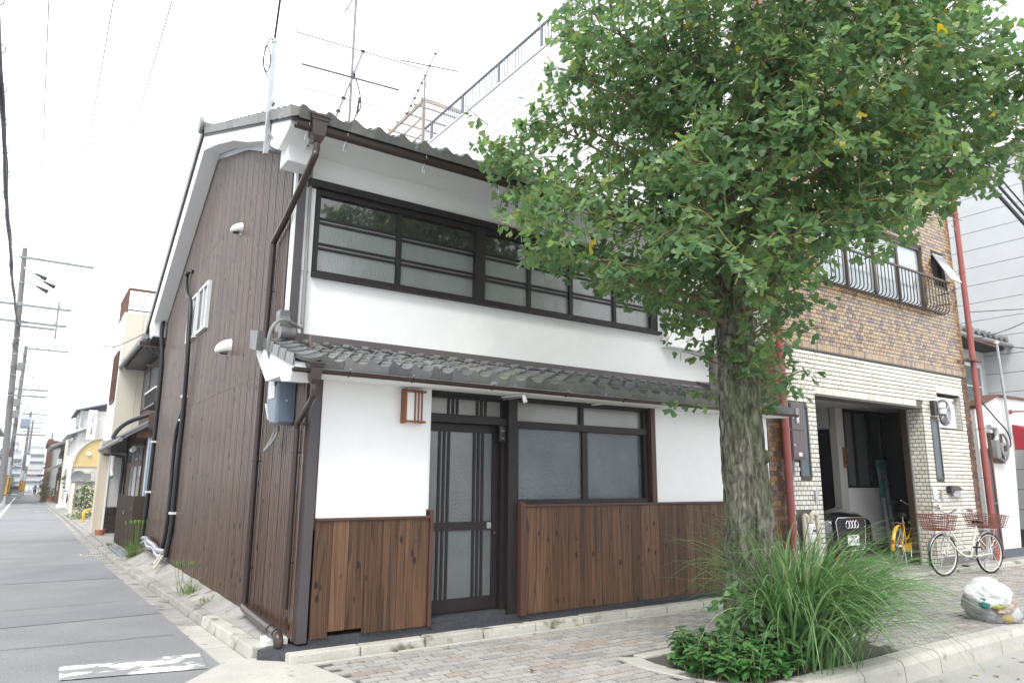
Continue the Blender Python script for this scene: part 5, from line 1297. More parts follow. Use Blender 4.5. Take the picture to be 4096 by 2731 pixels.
bicycle('bicycle', 'ivory bicycle with brown wire baskets front and rear parked before the brick pier', bm((11.17,-.62,-.108), (10.11,-.40,-.108), R(-2)), ivory, basketbrown, saddlebrown, basketbrown, True, False, True)
bicycle('bicycle', 'yellow bicycle with black wire basket standing inside the garage opening', bm((10.22,.36,-.034), (11.27,.60,-.034), R(4)), yellow, blackmetal, black, None, True, True, False)

# ------------------------------------------------------------------ rubbish bag on the kerb
GB = thing('rubbish_bag', (6.75,-2.42,-.11), 'white and clear plastic rubbish bag with orange and yellow wrappers on the kerb', 'rubbish bag')
def blob(name, m_, c, r_, seed, amp, par, nu=28, nv=18, fl=.25):
    b = MB()
    def fn(u, v):
        a, t = u*2*math.pi, v*math.pi
        d = Vector((math.cos(a)*math.sin(t), math.sin(a)*math.sin(t), math.cos(t)))
        q = 1+amp*mnoise.noise(d*2.2+Vector((seed,0,0)))+amp*.6*mnoise.noise(d*5+Vector((0,seed,0)))+amp*.35*abs(mnoise.noise(d*11+Vector((0,0,seed))))
        p_ = Vector((c[0]+d.x*r_[0]*q, c[1]+d.y*r_[1]*q, c[2]+d.z*r_[2]*q)); p_.z = max(p_.z, -.105); return p_
    b.grid(fn, nu, nv); return b.build(name, m_, par, smooth='all')
bagwhite = mat('bag_white', (.74,.75,.75), .38, nz=(12,.06), spec=.5)
bagclear = mat('bag_clear', (.86,.87,.87), .12, trans=.85, nz=(15,.1))
def crumple(name, m_, c, r_, seed, par, fl=(1,1,1), nu=64, nv=44, wr=.10):
    b = MB()
    def fn(u, v):
        a, t = u*2*math.pi, v*math.pi
        d = Vector((math.cos(a)*math.sin(t), math.sin(a)*math.sin(t), math.cos(t))); o_ = Vector((seed, seed*.7, -seed))
        q = 1+.30*mnoise.noise(d*1.6+o_)+wr*1.2*(.5-abs(mnoise.noise(d*4+o_)))+wr*.8*(.5-abs(mnoise.noise(d*9+o_)))+wr*.35*(.5-abs(mnoise.noise(d*20+o_)))
        p_ = Vector((c[0]+d.x*r_[0]*q, c[1]+d.y*r_[1]*q, c[2]+d.z*r_[2]*q)); p_.z = max(p_.z, -.105); return p_
    b.grid(fn, nu, nv); return b.build(name, m_, par, smooth='all')
wr_o, wr_y, wr_l, wr_b = mat('wrapper_orange',(.60,.20,.04),.35,hue=((.72,.62,.5),.8,14)), mat('wrapper_yellow',(.70,.46,.03),.35), mat('wrapper_lime',(.40,.42,.08),.35,hue=((.10,.05,.03),.9,22)), mat('wrapper_brown',(.30,.12,.05),.4,hue=((.75,.72,.68),.9,16))
crumple('bag', bagwhite, (6.72,-2.40,.16), (.21,.20,.15), 3, GB)
crumple('inner_bag', bagwhite, (6.90,-2.36,.04), (.17,.17,.17), 14, GB)
crumple('outer_bag', bagclear, (6.79,-2.40,.03), (.25,.22,.22), 9, GB, wr=.14)
crumple('orange_wrapper', wr_o, (6.80,-2.55,.055), (.12,.045,.05), 1, GB, nu=30, nv=20, wr=.3)
crumple('brown_wrapper', wr_b, (6.72,-2.55,.015), (.12,.04,.03), 6, GB, nu=30, nv=20, wr=.3)
crumple('yellow_wrapper', wr_y, (6.72,-2.57,-.055), (.075,.03,.04), 5, GB, nu=30, nv=20, wr=.2)
crumple('pale_wrapper', platewhite, (6.84,-2.56,-.04), (.12,.04,.05), 7, GB, nu=30, nv=20, wr=.3)
crumple('lime_wrapper', wr_l, (6.64,-2.53,.06), (.07,.05,.03), 11, GB, nu=30, nv=20, wr=.3)
crumple('green_label', green_pl, (6.53,-2.44,.09), (.02,.05,.05), 8, GB, nu=20, nv=14, wr=.2)

# ------------------------------------------------------------------ ginkgo tree
TX, TY = 3.325, -1.98
GK = thing('ginkgo_tree', (TX,TY,-.12), 'leafy ginkgo street tree with furrowed mossy trunk in front of the white house', 'tree')
def tcen(z): return Vector((TX - .035*max(0,z-1.2)-.018*max(0,z-2.4)**2, TY-.005*max(0,z), z))
def trad(z):
    r_ = .218-.022*z if z < 2.0 else .174-.036*(z-2.0)
    return max(r_, .022) + .07*math.exp(-(z+.15)*5)
tb = MB(); NU, NV = 88, 210
def bark(u, v):
    z = -.16+v*7.2; a = u*2*math.pi
    r_ = trad(z); c = tcen(z)
    q = Vector((math.cos(a)*2.8, math.sin(a)*2.8, z*1.05))
    q2 = q+Vector((mnoise.noise(q*1.3), mnoise.noise(q*1.3+Vector((7,0,0))), 0))*.5
    rid = abs(mnoise.noise(q2*1.55)); rid2 = abs(mnoise.noise(q2*3.4+Vector((0,3,9)))); lump = mnoise.noise(Vector((math.cos(a)*1.2, math.sin(a)*1.2, z*1.3)))
    d = .034*min(1,rid*3.2)+.012*min(1,rid2*3)-.024+.018*lump+.006*mnoise.noise(Vector((math.cos(a)*9,math.sin(a)*9,z*9)))
    k_ = min(1, r_/.12)
    return (c.x+math.cos(a)*(r_+d*k_), c.y+math.sin(a)*(r_+d*k_), z)
tb.grid(bark, NU, NV); tb.build('trunk', bark_mat, GK, smooth='all')
# burrs and pruning knobs
for (z, a, s_) in ((2.55,3.4,.075),(2.75,5.4,.06),(2.2,.2,.05),(1.55,5.2,.045)):
    c = tcen(z); blob('burr', bark_mat, (c.x+math.cos(a)*trad(z), c.y+math.sin(a)*trad(z), z), (s_,s_,s_*1.2), z, .3, GK, 12, 8)
RV, TV = Vector((.829,-.559,0)), Vector((-.559,-.829,0))     # picture right, towards the viewer
tr = random.Random(21)
limbs = MB(); twigs = MB(); leafpts = []
def limb_dir(az): return RV*math.cos(az)+TV*math.sin(az)
def add_leafs(p, d, n, s):
    for _ in range(n): leafpts.append((p.copy(), d.copy(), s*tr.uniform(.75,1.25)))
def grow(p0, d0, length, r0, droop, up, lvl):
    """one branch: returns points; leaves sit in clusters along it"""
    n = max(4, int(length/.09)); p = p0.copy(); d = d0.normalized(); pts = [p.copy()]
    for i in range(n):
        t = i/n
        d = (d+Vector((tr.gauss(0,.10), tr.gauss(0,.10), tr.gauss(0,.08)+up*(1-t)*.1-droop*t*.12))).normalized()
        p = p+d*length/n
        if i > 2 and p.z > 2.7 and not inside(p): break
        pts.append(p.copy())
    n = len(pts)-1
    rr = [r0*(1-.80*i/n)+.0015 for i in range(n+1)]
    (limbs if r0 > .011 else twigs).tube(pts, rr, 6 if r0 > .011 else 4, cap=False)
    return pts
def inside(p):
    q = p-Vector((TX,TY,0)); x_, y_ = q.dot(RV), q.dot(TV); z = p.z
    if z > 7.4 or z < 2.1: return False
    ze = 1.33+(z-1.33)*6.35/(6.35-min(y_, .4))
    lo = 2.62+(.40*abs(x_) if x_ < 0 else .66*x_)
    if ze < lo: return (x_ > -.60 and x_ < .75 and abs(y_) < .6 and z > 2.15+.3*abs(x_))
    top = 1.0 if z < 5.6 else max(.25, 1-(z-5.6)/2.4)
    rx = (2.12 if x_ < 0 else 2.40)*top; ry = 1.75*top
    k = .95+.42*mnoise.noise(Vector((x_*.95+3, y_*.95, z*1.0)))
    if x_ > .2 and z > 4.0: k = max(k, 1.0)
    return (x_/rx)**2+(y_/ry)**2 < k*k
def branch_with_twigs(p0, d0, length, r0, droop, up, dens=1.15, size=.100):
    pts = grow(p0, d0, length, r0, droop, up, 0)
    n = len(pts)
    for i in range(2, n):
        t = i/n
        if tr.random() < .72*dens:
            side = (pts[i]-pts[i-1]).normalized()
            ax = side.orthogonal().normalized(); ax.rotate(Matrix.Rotation(tr.uniform(0,6.28), 3, side))
            dd = (side*.55+ax*.85+Vector((0,0,tr.uniform(-.25,.35)))).normalized()
            ln = tr.uniform(.28,.62)*(1.15-.5*t)
            tp = grow(pts[i], dd, ln, .0048, droop*.9, 0, 1)
            for k in range(1, len(tp)):
                if inside(tp[k]): add_leafs(tp[k], dd, 3 if tr.random() < .3 else 2, size)
            if inside(tp[-1]): add_leafs(tp[-1], dd, 2, size)
        if t > .3 and inside(pts[i]): add_leafs(pts[i], (pts[i]-pts[i-1]).normalized(), 2, size)
    if inside(pts[-1]): add_leafs(pts[-1], (pts[-1]-pts[-2]).normalized(), 4, size)
specs = []
for z in (2.8,3.0,3.2,3.4,3.6,3.8,4.0,4.2,4.4,4.6,4.8,5.0,5.2,5.4,5.7,6.0,6.4):
    for k in range(3 if z < 5.3 else 2): specs.append((z+tr.uniform(-.08,.08), None))
ga = 0
for (z, _) in specs:
    ga += 2.39996
    az = ga+tr.uniform(-.3,.3); c = tcen(z); dh = limb_dir(az)
    ln = (1.95 if math.cos(az) < 0 else 2.25)*(.72+.28*abs(math.cos(az)))*tr.uniform(.85,1.08)
    if z > 5.2: ln *= max(.35, 1-(z-5.2)/2.2)
    el = .18+.10*(z-2.8) if z < 4 else .42
    r0 = min(.024, trad(z)*.5)
    branch_with_twigs(c+dh*trad(z)*.7, dh+Vector((0,0,el)), ln, r0, 1.1 if z < 4.0 else .7, .6)
# explicit long sprays that shape the outline: left tips, right arms, uprights towards the viewer
for (z, xr, yt, ln, el, dr) in ((3.15,-1,.25,2.15,.10,.5),(3.5,-1,.35,2.2,.28,.6),(3.9,-1,.15,2.2,.35,.5),(4.5,-1,.25,2.15,.35,.4),(5.0,-1,.1,2.1,.35,.4),(3.3,1,.15,2.45,.22,.5),(3.75,1,.0,2.6,.30,.5),(4.2,1,.2,2.6,.25,.4),(4.7,1,-.1,2.5,.3,.4),(5.1,1,.15,2.3,.35,.4),(3.5,.9,.5,2.3,.1,.5),
                               (3.6,-.1,1,1.9,.75,-.6),(3.9,.12,1,1.8,.85,-.6),(3.4,.3,1,1.6,.5,.3),(3.2,-.4,1,1.6,.25,.7),(3.1,.1,1,1.5,.15,.8),(4.2,-.35,1,1.7,.6,0),(4.3,.5,1,1.7,.5,0)):
    c = tcen(z); dh = (RV*xr+TV*yt).normalized()
    branch_with_twigs(c+dh*trad(z)*.7, dh+Vector((0,0,el)), ln, .019, dr, .4, 1.2, .105)
# many more leafy sprays through the outer crown
cnt = 0
while cnt < 950:
    p = Vector((tr.uniform(-2.4,2.6), tr.uniform(-1.7,1.7), tr.uniform(2.6,6.9)))
    w_ = Vector((TX,TY,0))+RV*p.x+TV*p.y; w_.z = p.z
    rr_ = math.hypot(p.x/2.2, p.y/1.75)
    if not inside(w_) or tr.random() > .10+.90*rr_*rr_ or (p.y < -.5 and tr.random() < .5) or (p.z > 5.6 and tr.random() < .6): continue
    if mnoise.noise(Vector((w_.x*1.25, w_.y*1.25, w_.z*1.35+5))) < ((.0 if rr_ < .75 else .08) if not (p.x > .3 and p.z > 4.0) else -.3): continue
    cnt += 1
    o_ = Vector((w_.x-TX, w_.y-TY, 0)).normalized()
    dd = (o_*.8+Vector((tr.gauss(0,.45), tr.gauss(0,.45), tr.gauss(.12,.45)))).normalized()
    tp = grow(w_, dd, tr.uniform(.30,.60), .0042, .9, .1, 1)
    for k in range(len(tp)):
        if inside(tp[k]) or k < 3: add_leafs(tp[k], dd, 2 if tr.random() < .75 else 3, .104)
# shoots sprouting from the trunk below the crown
for k in range(30):
    z = tr.uniform(1.95,2.95); a = tr.choice((-.5,-.2,.1,.4,.8,2.2,2.7,3.1,3.5,1.6)); c = tcen(z); dh = limb_dir(a)
    pts = grow(c+dh*trad(z)*.9, dh+Vector((0,0,tr.uniform(.1,.7))), tr.uniform(.30,.62)*(1.15 if math.cos(a) > 0 else .95), .006, 1.2, .4, 1)
    for q in pts[1:]: add_leafs(q, dh, 2, .105)
for k in range(40):    # leaf ruff tight round the trunk
    z = tr.uniform(2.25,2.6); a = tr.uniform(-.6,3.6); c = tcen(z); dh = limb_dir(a); add_leafs(c+dh*trad(z)*1.05, dh+Vector((0,0,-.2)), 2, .10)
limbs.build('branches', branch_mat, GK, smooth='all', kind='stuff'); twigs.build('twigs', twig_mat, GK, kind='stuff')
def fan_leaf(seed):
    q = random.Random(seed); v = [(-.012,0,0),(.022,0,0),(.018,.62,.0),(-.014,.62,0)]; f = [(0,1,2,3)]
    half = R(q.uniform(44,66)); notch = q.uniform(.18,.50); fold = q.uniform(-.30,.55); cup = q.uniform(-.35,.25); n = 6
    c0 = len(v); v.append((0,.60,0))
    for ring in (.55, 1.0):
        for i in range(n+1):
            a = -half+2*half*i/n; r_ = ring*(1+.06*math.sin(i*2.6+seed))
            if ring == 1.0 and i == n//2: r_ *= 1-notch
            x_, y_ = r_*math.sin(a), r_*math.cos(a)
            v.append((x_*.95, .60+y_*.95, fold*abs(x_)*.8+cup*r_*r_*.5+.05*math.sin(i*1.9+seed)*ring))
    for i in range(n): f.append((c0, c0+1+i+1, c0+1+i))
    a0, b0 = c0+1, c0+1+n+1
    for i in range(n): f.append((a0+i, a0+i+1, b0+i+1, b0+i))
    return np.array(v), f
leafvar = [fan_leaf(i) for i in range(10)]
lmesh = []
for v, f in leafvar:
    me = bpy.data.meshes.new('ginkgo_leaf'); me.from_pydata(v.tolist(), [], f); me.materials.append(leaf_mat); me.polygons.foreach_set('use_smooth', [True]*len(me.polygons)); lmesh.append(me)
def leaf_matrix(p, d, s, rng_):
    out = Vector((p.x-TX, p.y-TY, 0)); out = out.normalized() if out.length > .05 else Vector((1,0,0))
    dh_ = Vector((d.x, d.y, d.z*.4)).normalized()
    y_ = (dh_*.55+out*.25+Vector((rng_.gauss(0,.62), rng_.gauss(0,.62), rng_.gauss(-.42,.5)))).normalized()
    n_ = out*.55+Vector((rng_.gauss(0,.55), rng_.gauss(0,.55), rng_.gauss(.62,.45)))
    x_ = y_.cross(n_)
    if x_.length < .05: x_ = y_.orthogonal()
    x_.normalize(); z_ = x_.cross(y_)
    M_ = Matrix((x_, y_, z_)).transposed().to_4x4()
    return Matrix.Translation(p) @ M_ @ Matrix.Diagonal((s,s,s,1))
def merged(name, items, variants, material, parent, kind='stuff'):
    V = []; F = []; o_ = 0
    for (M_, k) in items:
        v, f = variants[k]; A_ = np.array(M_); w = v @ A_[:3,:3].T + A_[:3,3]
        V.append(w); F += [tuple(i+o_ for i in q) for q in f]; o_ += len(v)
    V = np.concatenate(V); c = (V.min(0)+V.max(0))/2
    if parent is None: c[2] = V[:,2].min()
    me = bpy.data.meshes.new(name); me.from_pydata((V-c).tolist(), [], F); me.materials.append(material)
    me.polygons.foreach_set('use_smooth', [True]*len(me.polygons))
    o = bpy.data.objects.new(name, me); col.objects.link(o); WL[o] = Vector(c)
    if parent: o.parent = parent; o.location = Vector(c)-WL[parent]
    else: o.location = Vector(c)
    if kind: o['kind'] = kind
    return o
items = [(leaf_matrix(p, d, s*.70, tr), tr.randrange(10)) for (p, d, s) in leafpts]
open('/tmp/leafcount','w').write(str(len(items))) if False else None
items.sort(key=lambda it: (it[0].translation-CAM).dot(fw) + (100 if it[0].translation.z > 5.0 else 0))
for (M_, k) in items[:300]:
    o = bpy.data.objects.new('leaf', lmesh[k]); col.objects.link(o); o.parent = GK
    M2 = M_.copy(); M2.translation = M_.translation-WL[GK]; o.matrix_local = M2
merged('crown', items[300:], leafvar, leaf_mat, GK)
# a spray of the next street tree reaching in at the right edge
G2 = thing('ginkgo_tree', (9.9,-3.9,-.30), 'next ginkgo street tree, only a few leafy twig tips at the right edge', 'tree')
tb2 = MB(); QX, QY = 9.9, -3.9
tb2.tube([(QX,QY,-.30),(QX-.02,QY,1.5),(QX,QY,3.2),(QX+.05,QY,5.5)], [.20,.17,.14,.05], 16); tb2.build('trunk', bark_mat, G2, smooth=True)
leafpts = []; twigs = MB(); limbs = MB()
for (dx, dy, z0, z1) in ((-1.42,.93,2.9,3.02),(-1.38,.98,2.7,2.70),(.7,-1.0,3.6,4.2),(1.0,.8,4.0,4.9),(.3,-1.2,4.4,5.2),(1.2,-.2,3.2,3.5),(.2,-.4,4.8,6.1),(1.0,-.9,3.0,3.6)):
    a, b = Vector((QX,QY,z0)), Vector((QX+dx,QY+dy,z1)); pts = [a.lerp(b, i/10)+Vector((0,0,.12*math.sin(i*.31))) for i in range(11)]
    limbs.tube(pts, [.02*(1-.85*i/10)+.002 for i in range(11)], 6)
    for i in range(3, 11):
        for _ in range(2):
            q = pts[i]+Vector((tr.gauss(0,.10), tr.gauss(0,.10), tr.gauss(0,.08))) if i < 8 else pts[i]
            add_leafs(q, b-a, 2, .10)
limbs.build('branches', branch_mat, G2, kind='stuff')
merged('crown', [(leaf_matrix(p, d, s*.70, tr), tr.randrange(10)) for (p, d, s) in leafpts], leafvar, leaf_mat, G2)

# ------------------------------------------------------------------ planter greenery
PG = thing('grass_clump', (3.42,-2.42,-.12), 'large clump of arching green pampas-like grass beside the ginkgo trunk', 'ornamental grass')
gr_ = random.Random(5); blades = []
def blade():
    a = gr_.uniform(0, 6.283); rb = abs(gr_.gauss(0,.16)); base = Vector((3.52+rb*math.cos(a)*1.2, -2.40+rb*math.sin(a)*.8, -.12))
    az = a+gr_.gauss(0,.9)
    while math.cos(az)*.829-math.sin(az)*.559 < -.2 and gr_.random() < .45: az = gr_.uniform(0,6.283)
    ln = gr_.uniform(.80,1.6); lean = abs(gr_.gauss(.24,.17)); w = gr_.uniform(.0045,.0098)
    d = Vector((math.cos(az)*math.sin(lean), math.sin(az)*math.sin(lean), math.cos(lean))); out = Vector((math.cos(az), math.sin(az), 0))
    n = 11; p = base.copy(); pts = [p.copy()]; stiff = gr_.uniform(.06,.25)
    bias = RV*.07
    for i in range(n):
        t = i/n; d = (d+(out*.06+bias*t)+Vector((0,0,-stiff*(.35+2.2*t*t)))).normalized(); p = p+d*ln/n
        if p.z < -.11: p.z = -.11
        pts.append(p.copy())
    s_ = Vector((-math.sin(az), math.cos(az), 0)); tw = gr_.uniform(-.5,.5)
    V = []; 
    for i, q in enumerate(pts):
        ww = w*(1-.92*max(0,(i/n-.45)/.55))*(.7+.3*min(1,i/3)); sv = s_+Vector((0,0,tw*(i/n)))
        V += [q-sv*ww, q+Vector((0,0,-ww*.5)), q+sv*ww]
    F = []
    for i in range(n): F += [(3*i,3*i+1,3*i+4,3*i+3),(3*i+1,3*i+2,3*i+5,3*i+4)]
    return V, F, pts
allb = [blade() for _ in range(1250)]
allb.sort(key=lambda q: (q[2][6]-CAM).dot(fw))
rest = MB()
for i, (V, F, pts) in enumerate(allb):
    if i < 250: 
        b = MB(); b.add(V, F); b.build('blade', grass_mat, PG)
    else: rest.add(V, F)
rest.build('blades', grass_mat, PG, kind='stuff')

def oval_leaf(seed):
    q = random.Random(seed); v = []; f = []
    for i in range(7):
        t = i/6; w = .30*math.sin(math.pi*min(1, t*.92+.06))**.9*(1+.10*(-1)**i); zz = -.35*t*t*q.uniform(.6,1)
        v += [(-w,t,zz+.06),(0,t,zz),(w,t,zz+.06)]
    for i in range(6): f += [(3*i,3*i+1,3*i+4,3*i+3),(3*i+1,3*i+2,3*i+5,3*i+4)]
    return np.array(v), f
ovar = [oval_leaf(i) for i in range(5)]
cv = []; stems = MB()
for k in range(330):
    x, y = gr_.uniform(2.26,3.25), gr_.uniform(-2.60,-1.62)
    if ((x-2.78)/.52)**2+((y+2.2)/.44)**2 > 1 and not (x > 2.6 and y < -2.1): continue
    h = gr_.uniform(.10,.26)*(1.1-.5*max(0, 2.6-x)); lean = Vector((gr_.gauss(0,.05), gr_.gauss(0,.05), 0)); top = Vector((x,y,-.12+h))+lean
    stems.tube([(x,y,-.12), top], .003, 4)
    for j in range(gr_.randrange(7,12)):
        t = gr_.uniform(.35,1); p = Vector((x,y,-.12)).lerp(top, t); a = gr_.uniform(0,6.28); y_ = Vector((math.cos(a), math.sin(a), gr_.uniform(-.2,.45))).normalized(); z_ = Vector((0,0,1)); x_ = y_.cross(z_).normalized(); z_ = x_.cross(y_)
        s = gr_.uniform(.060,.100); M_ = Matrix.Translation(p) @ Matrix((x_,y_,z_)).transposed().to_4x4() @ Matrix.Diagonal((s,s,s,1)); cv.append((M_, gr_.randrange(5)))
GC = merged('ground_cover', cv, ovar, cover_mat, None); GC['label'] = 'low leafy green ground cover filling the planter left of the trunk'
o = stems.build('stems', twig_mat, GC, kind='stuff')
SP = thing('ginkgo_sapling', (2.98,-2.12,-.12), 'small pale green ginkgo sucker growing at the left foot of the trunk', 'sapling')
lp = []; sg = MB()
for (x, y, h) in ((2.90,-2.10,.52),(3.02,-2.2,.42),(2.82,-2.16,.36),(3.1,-2.32,.30),(3.22,-2.42,.30)):
    top = Vector((x+gr_.gauss(0,.04), y+gr_.gauss(0,.04), h)); sg.tube([(x,y,-.12), top], .005, 5)
    for j in range(16): lp.append((Vector((x,y,-.12)).lerp(top, gr_.uniform(.45,1.02))+Vector((gr_.gauss(0,.04),gr_.gauss(0,.04),0)), Vector((gr_.gauss(0,1),gr_.gauss(0,1),.4)), gr_.uniform(.11,.16)))
sg.build('stem', twig_mat, SP)
for (p, d, s) in lp:
    o = bpy.data.objects.new('leaf', lmesh[gr_.randrange(10)].copy() if False else lmesh[gr_.randrange(10)]); col.objects.link(o); o.parent = SP
    M2 = leaf_matrix(p, d, s*.62, gr_); M2.translation -= WL[SP]; o.matrix_local = M2
    o.material_slots[0].link = 'OBJECT'; o.material_slots[0].material = sapling_mat
# weeds in the joint of the side kerb
def weed(name, label, c, n, h, seedheads=True, cat='weed'):
    T_ = thing(name, c, label, cat, 'weeds growing along the side wall'); b = MB(); sd = MB()
    for i in range(n):
        a = gr_.uniform(0,6.28); ln = h*gr_.uniform(.5,1.1); lean = gr_.uniform(.1,.8); p = Vector(c)+Vector((gr_.gauss(0,.05),gr_.gauss(0,.07),0)); d = Vector((math.cos(a)*lean, math.sin(a)*lean, 1)).normalized(); V = []; F = []
        w = gr_.uniform(.004,.009)
        s_ = Vector((-math.sin(a), math.cos(a), 0))
        for k in range(6):
            ww = w*(1-.85*k/5); V += [p-s_*ww, p+s_*ww]; d = (d+Vector((math.cos(a)*.1, math.sin(a)*.1, -.22))).normalized(); p = p+d*ln/5
        for k in range(5): F.append((2*k,2*k+1,2*k+3,2*k+2))
        b.add(V, F)
        if seedheads and i % 4 == 0: q = Vector(c)+Vector((gr_.gauss(0,.06),gr_.gauss(0,.09),0)); t_ = q+Vector((gr_.gauss(0,.05),gr_.gauss(0,.05),h*1.15)); b.tube([q,t_], .0018, 4); sd.lathe([(.003,-.03),(.010,-.01),(.009,.02),(.002,.04)], t_, 'z', 6)
    b.build('blades', weed_mat, T_, kind='stuff')
    if sd.v: sd.build('seed_heads', weed_mat, T_, kind='stuff')
weed('weed_tuft', 'tall bushy weed tuft with seed heads below the brown gate', (-.22,8.9,-.13), 120, .55)
weed('weed_tuft', 'upright green weed tuft on the concrete apron halfway along the wall', (-.20,3.55,-.06), 46, .30)
weed('weed_tuft', 'low yellowish dry weed on the apron nearest the corner', (-.15,2.75,-.05), 30, .12, False)
weed('weed_tuft', 'small flat green weed by the kerb behind the gate', (-.30,12.9,-.22), 40, .16, False)

# fallen leaves and bits of litter on the paving
fit = []
for k in range(46):
    x, y = gr_.choice(((gr_.uniform(.3,9),gr_.uniform(-.45,-.32)),(gr_.uniform(1.0,9),gr_.uniform(-2.4,-.5)),(gr_.uniform(4.4,8),gr_.uniform(-3.3,-2.85))))
    z = -.100 if y > -2.6 else -.288
    a = gr_.uniform(0,6.28); s_ = gr_.uniform(.025,.05)
    fit.append((Matrix.Translation((x,y,z)) @ Matrix.Rotation(a,4,'Z') @ Matrix.Rotation(gr_.uniform(-.25,.25),4,'X') @ Matrix.Diagonal((s_,s_,s_*.6,1)), gr_.randrange(10)))
dead_mat = leaf_material('fallen_leaf', [(0,(.12,.07,.03)),(.4,(.22,.14,.05)),(.7,(.40,.30,.06)),(1,(.10,.13,.05))], .1, .7)
FLV = merged('fallen_leaves', fit, leafvar, dead_mat, None); FLV['label'] = 'scattered fallen ginkgo leaves on the paving and kerb'
# ------------------------------------------------------------------ antennas and roof pergola
def antenna(name, label, base, h, boom_dir, boom_len, els, el_dir=(1,0,.06), z0=0):
    Tn = thing(name, base, label, 'tv antenna', 'television antennas on the roofs'); b_ = Vector(base)
    Tb('mast', antenna_m, Tn, [b_, b_+Vector((0,0,h))], .022)
    c = b_+Vector((0,0,h-z0)); d = Vector(boom_dir).normalized(); e = Vector(el_dir).normalized()
    Tb('boom', antenna_m, Tn, [c-d*boom_len*.62, c+d*boom_len*.38], .018)
    for (t, ln, r_) in els:
        q = c+d*boom_len*t; Tb('element', antenna_m, Tn, [q-e*ln/2, q+e*ln/2], r_*1.7, 6); Bx('clamp', blackmetal, Tn, q.x-.03, q.x+.03, q.y-.02, q.y+.02, q.z-.02, q.z+.02)
    return Tn
A1 = antenna('roof_antenna', 'large rooftop antenna with six wide rods on a tall mast above the corner house', (1.81,4.5,6.45), 3.9, (.30,.0,1), 1.62, [(-.60,1.32,.004),(-.43,1.35,.004),(-.26,1.42,.005),(.02,1.75,.011),(.06,1.5,.004),(.38,2.35,.006)], (1,.0,.07), 2.3)
Tb('element', antenna_m, A1, [(1.45,4.5,9.30),(2.15,4.5,9.40)], .005); Tb('element', antenna_m, A1, [(1.5,4.3,9.55),(2.2,4.6,9.65)], .005); Tb('boom', antenna_m, A1, [(1.62,4.5,9.25),(1.90,4.4,9.95)], .012)
Tb('feed_cable', cablegrey, A1, spline([(1.72,4.5,9.35),(1.66,4.5,9.0),(1.75,4.5,8.7),(2.0,4.5,8.75),(1.98,4.5,9.05),(1.84,4.5,9.25)], 6), .004, 5)
Tb('feed_cable', wireblack, A1, spline([(1.83,4.5,8.2),(1.95,4.5,7.9),(2.0,4.5,7.6),(1.92,4.5,7.4),(1.86,4.5,7.2)], 6), .012, 5); Tb('amplifier', black, A1, [(1.97,4.5,7.75),(1.94,4.5,7.45)], .02)
A2 = antenna('roof_antenna', 'smaller rooftop antenna with a slanting boom over the white building deck', (5.4,9.0,8.6), 3.1, (.38,.0,1), 2.2, [(-.60,1.7,.004),(-.48,1.7,.004),(-.36,1.7,.004),(-.24,1.72,.004),(-.12,1.75,.004),(.0,1.72,.004),(.16,1.75,.011),(.36,1.95,.005)], (1,.0,.17), 0)
Tb('guy', antenna_m, A2, [(5.4,9.0,10.9),(5.15,9.0,11.35)], .006); Tb('guy', antenna_m, A2, [(5.4,9,11.0),(5.47,9,12.0)], .005)
PGo = thing('roof_pergola', (6.3,13.5,10.9), 'pale wooden pergola frame on the roof deck behind the railing', 'pergola')
px0, px1, py0, py1, pz = 6.62, 8.2, 11.5, 15.2, 12.55
for (x, y) in ((px0,py0),(px0,py1),(px1,py0),(px1,py1)): Bx('post', pergola, PGo, x-.045,x+.045,y-.045,y+.045,9.4,pz)
for y in (py0,py1): Bx('beam', pergola, PGo, px0-.1,px1+.1,y-.03,y+.03,pz+.002,pz+.12)
for x in (px0,px1): Bx('beam', pergola, PGo, x-.03,x+.03,py0+.032,py1-.032,pz+.002,pz+.12)
for i in range(5): y = py0+.5+i*.65; Bx('slat', pergola, PGo, px0-.1,px1+.1,y,y+.05,pz+.122,pz+.17)
for zz in (11.5,12.05): Bx('cross_rail', pergola, PGo, px0-.02,px0+.02,py0+.05,py1-.05,zz,zz+.05)
Bx('deck', pergola, PGo, 6.62, 8.3, 11.42, 15.4, 9.2, 9.38)
Bx('rear_block', whitewall, A, 6.7, 12.4, 11.42, 16, 0, 9.18)

# ------------------------------------------------------------------ gate and old wooden house
GT = thing('slatted_gate', (-.08,12.4,-.24), 'folded brown aluminium gate of upright slats beside the gravel strip', 'gate')
Bx('end_panel', brownmetal, GT, -.10, .18, 11.00, 11.05, -.22, .93, bevel=.006)
for i in range(19): y = 11.07+i*.160; Bx('slat', brownmetal, GT, -.110, -.075, y, y+.030, -.21-.001*i, .92)
for zz in (-.12,.35,.86): Bx('cross_bar', brownmetal, GT, -.079,-.055,11.06,14.0,zz,zz+.045)
Bx('latch', blackmetal, GT, -.13,-.106,12.2,12.45,.50,.58); Bx('corner_bracket', blackmetal, GT, -.115,-.06,11.06,11.16,.62,.72)
Bx('rear_slats', brownmetal, GT, .13,.16,11.06,14.0,.80,.84); Bx('rear_rail', brownmetal, GT, .13,.16,11.06,14.0,-.1,-.06)
for i in range(12): y = 11.15+i*.25; Bx('slat', brownmetal, GT, .134,.156,y,y+.05,-.05,.795)

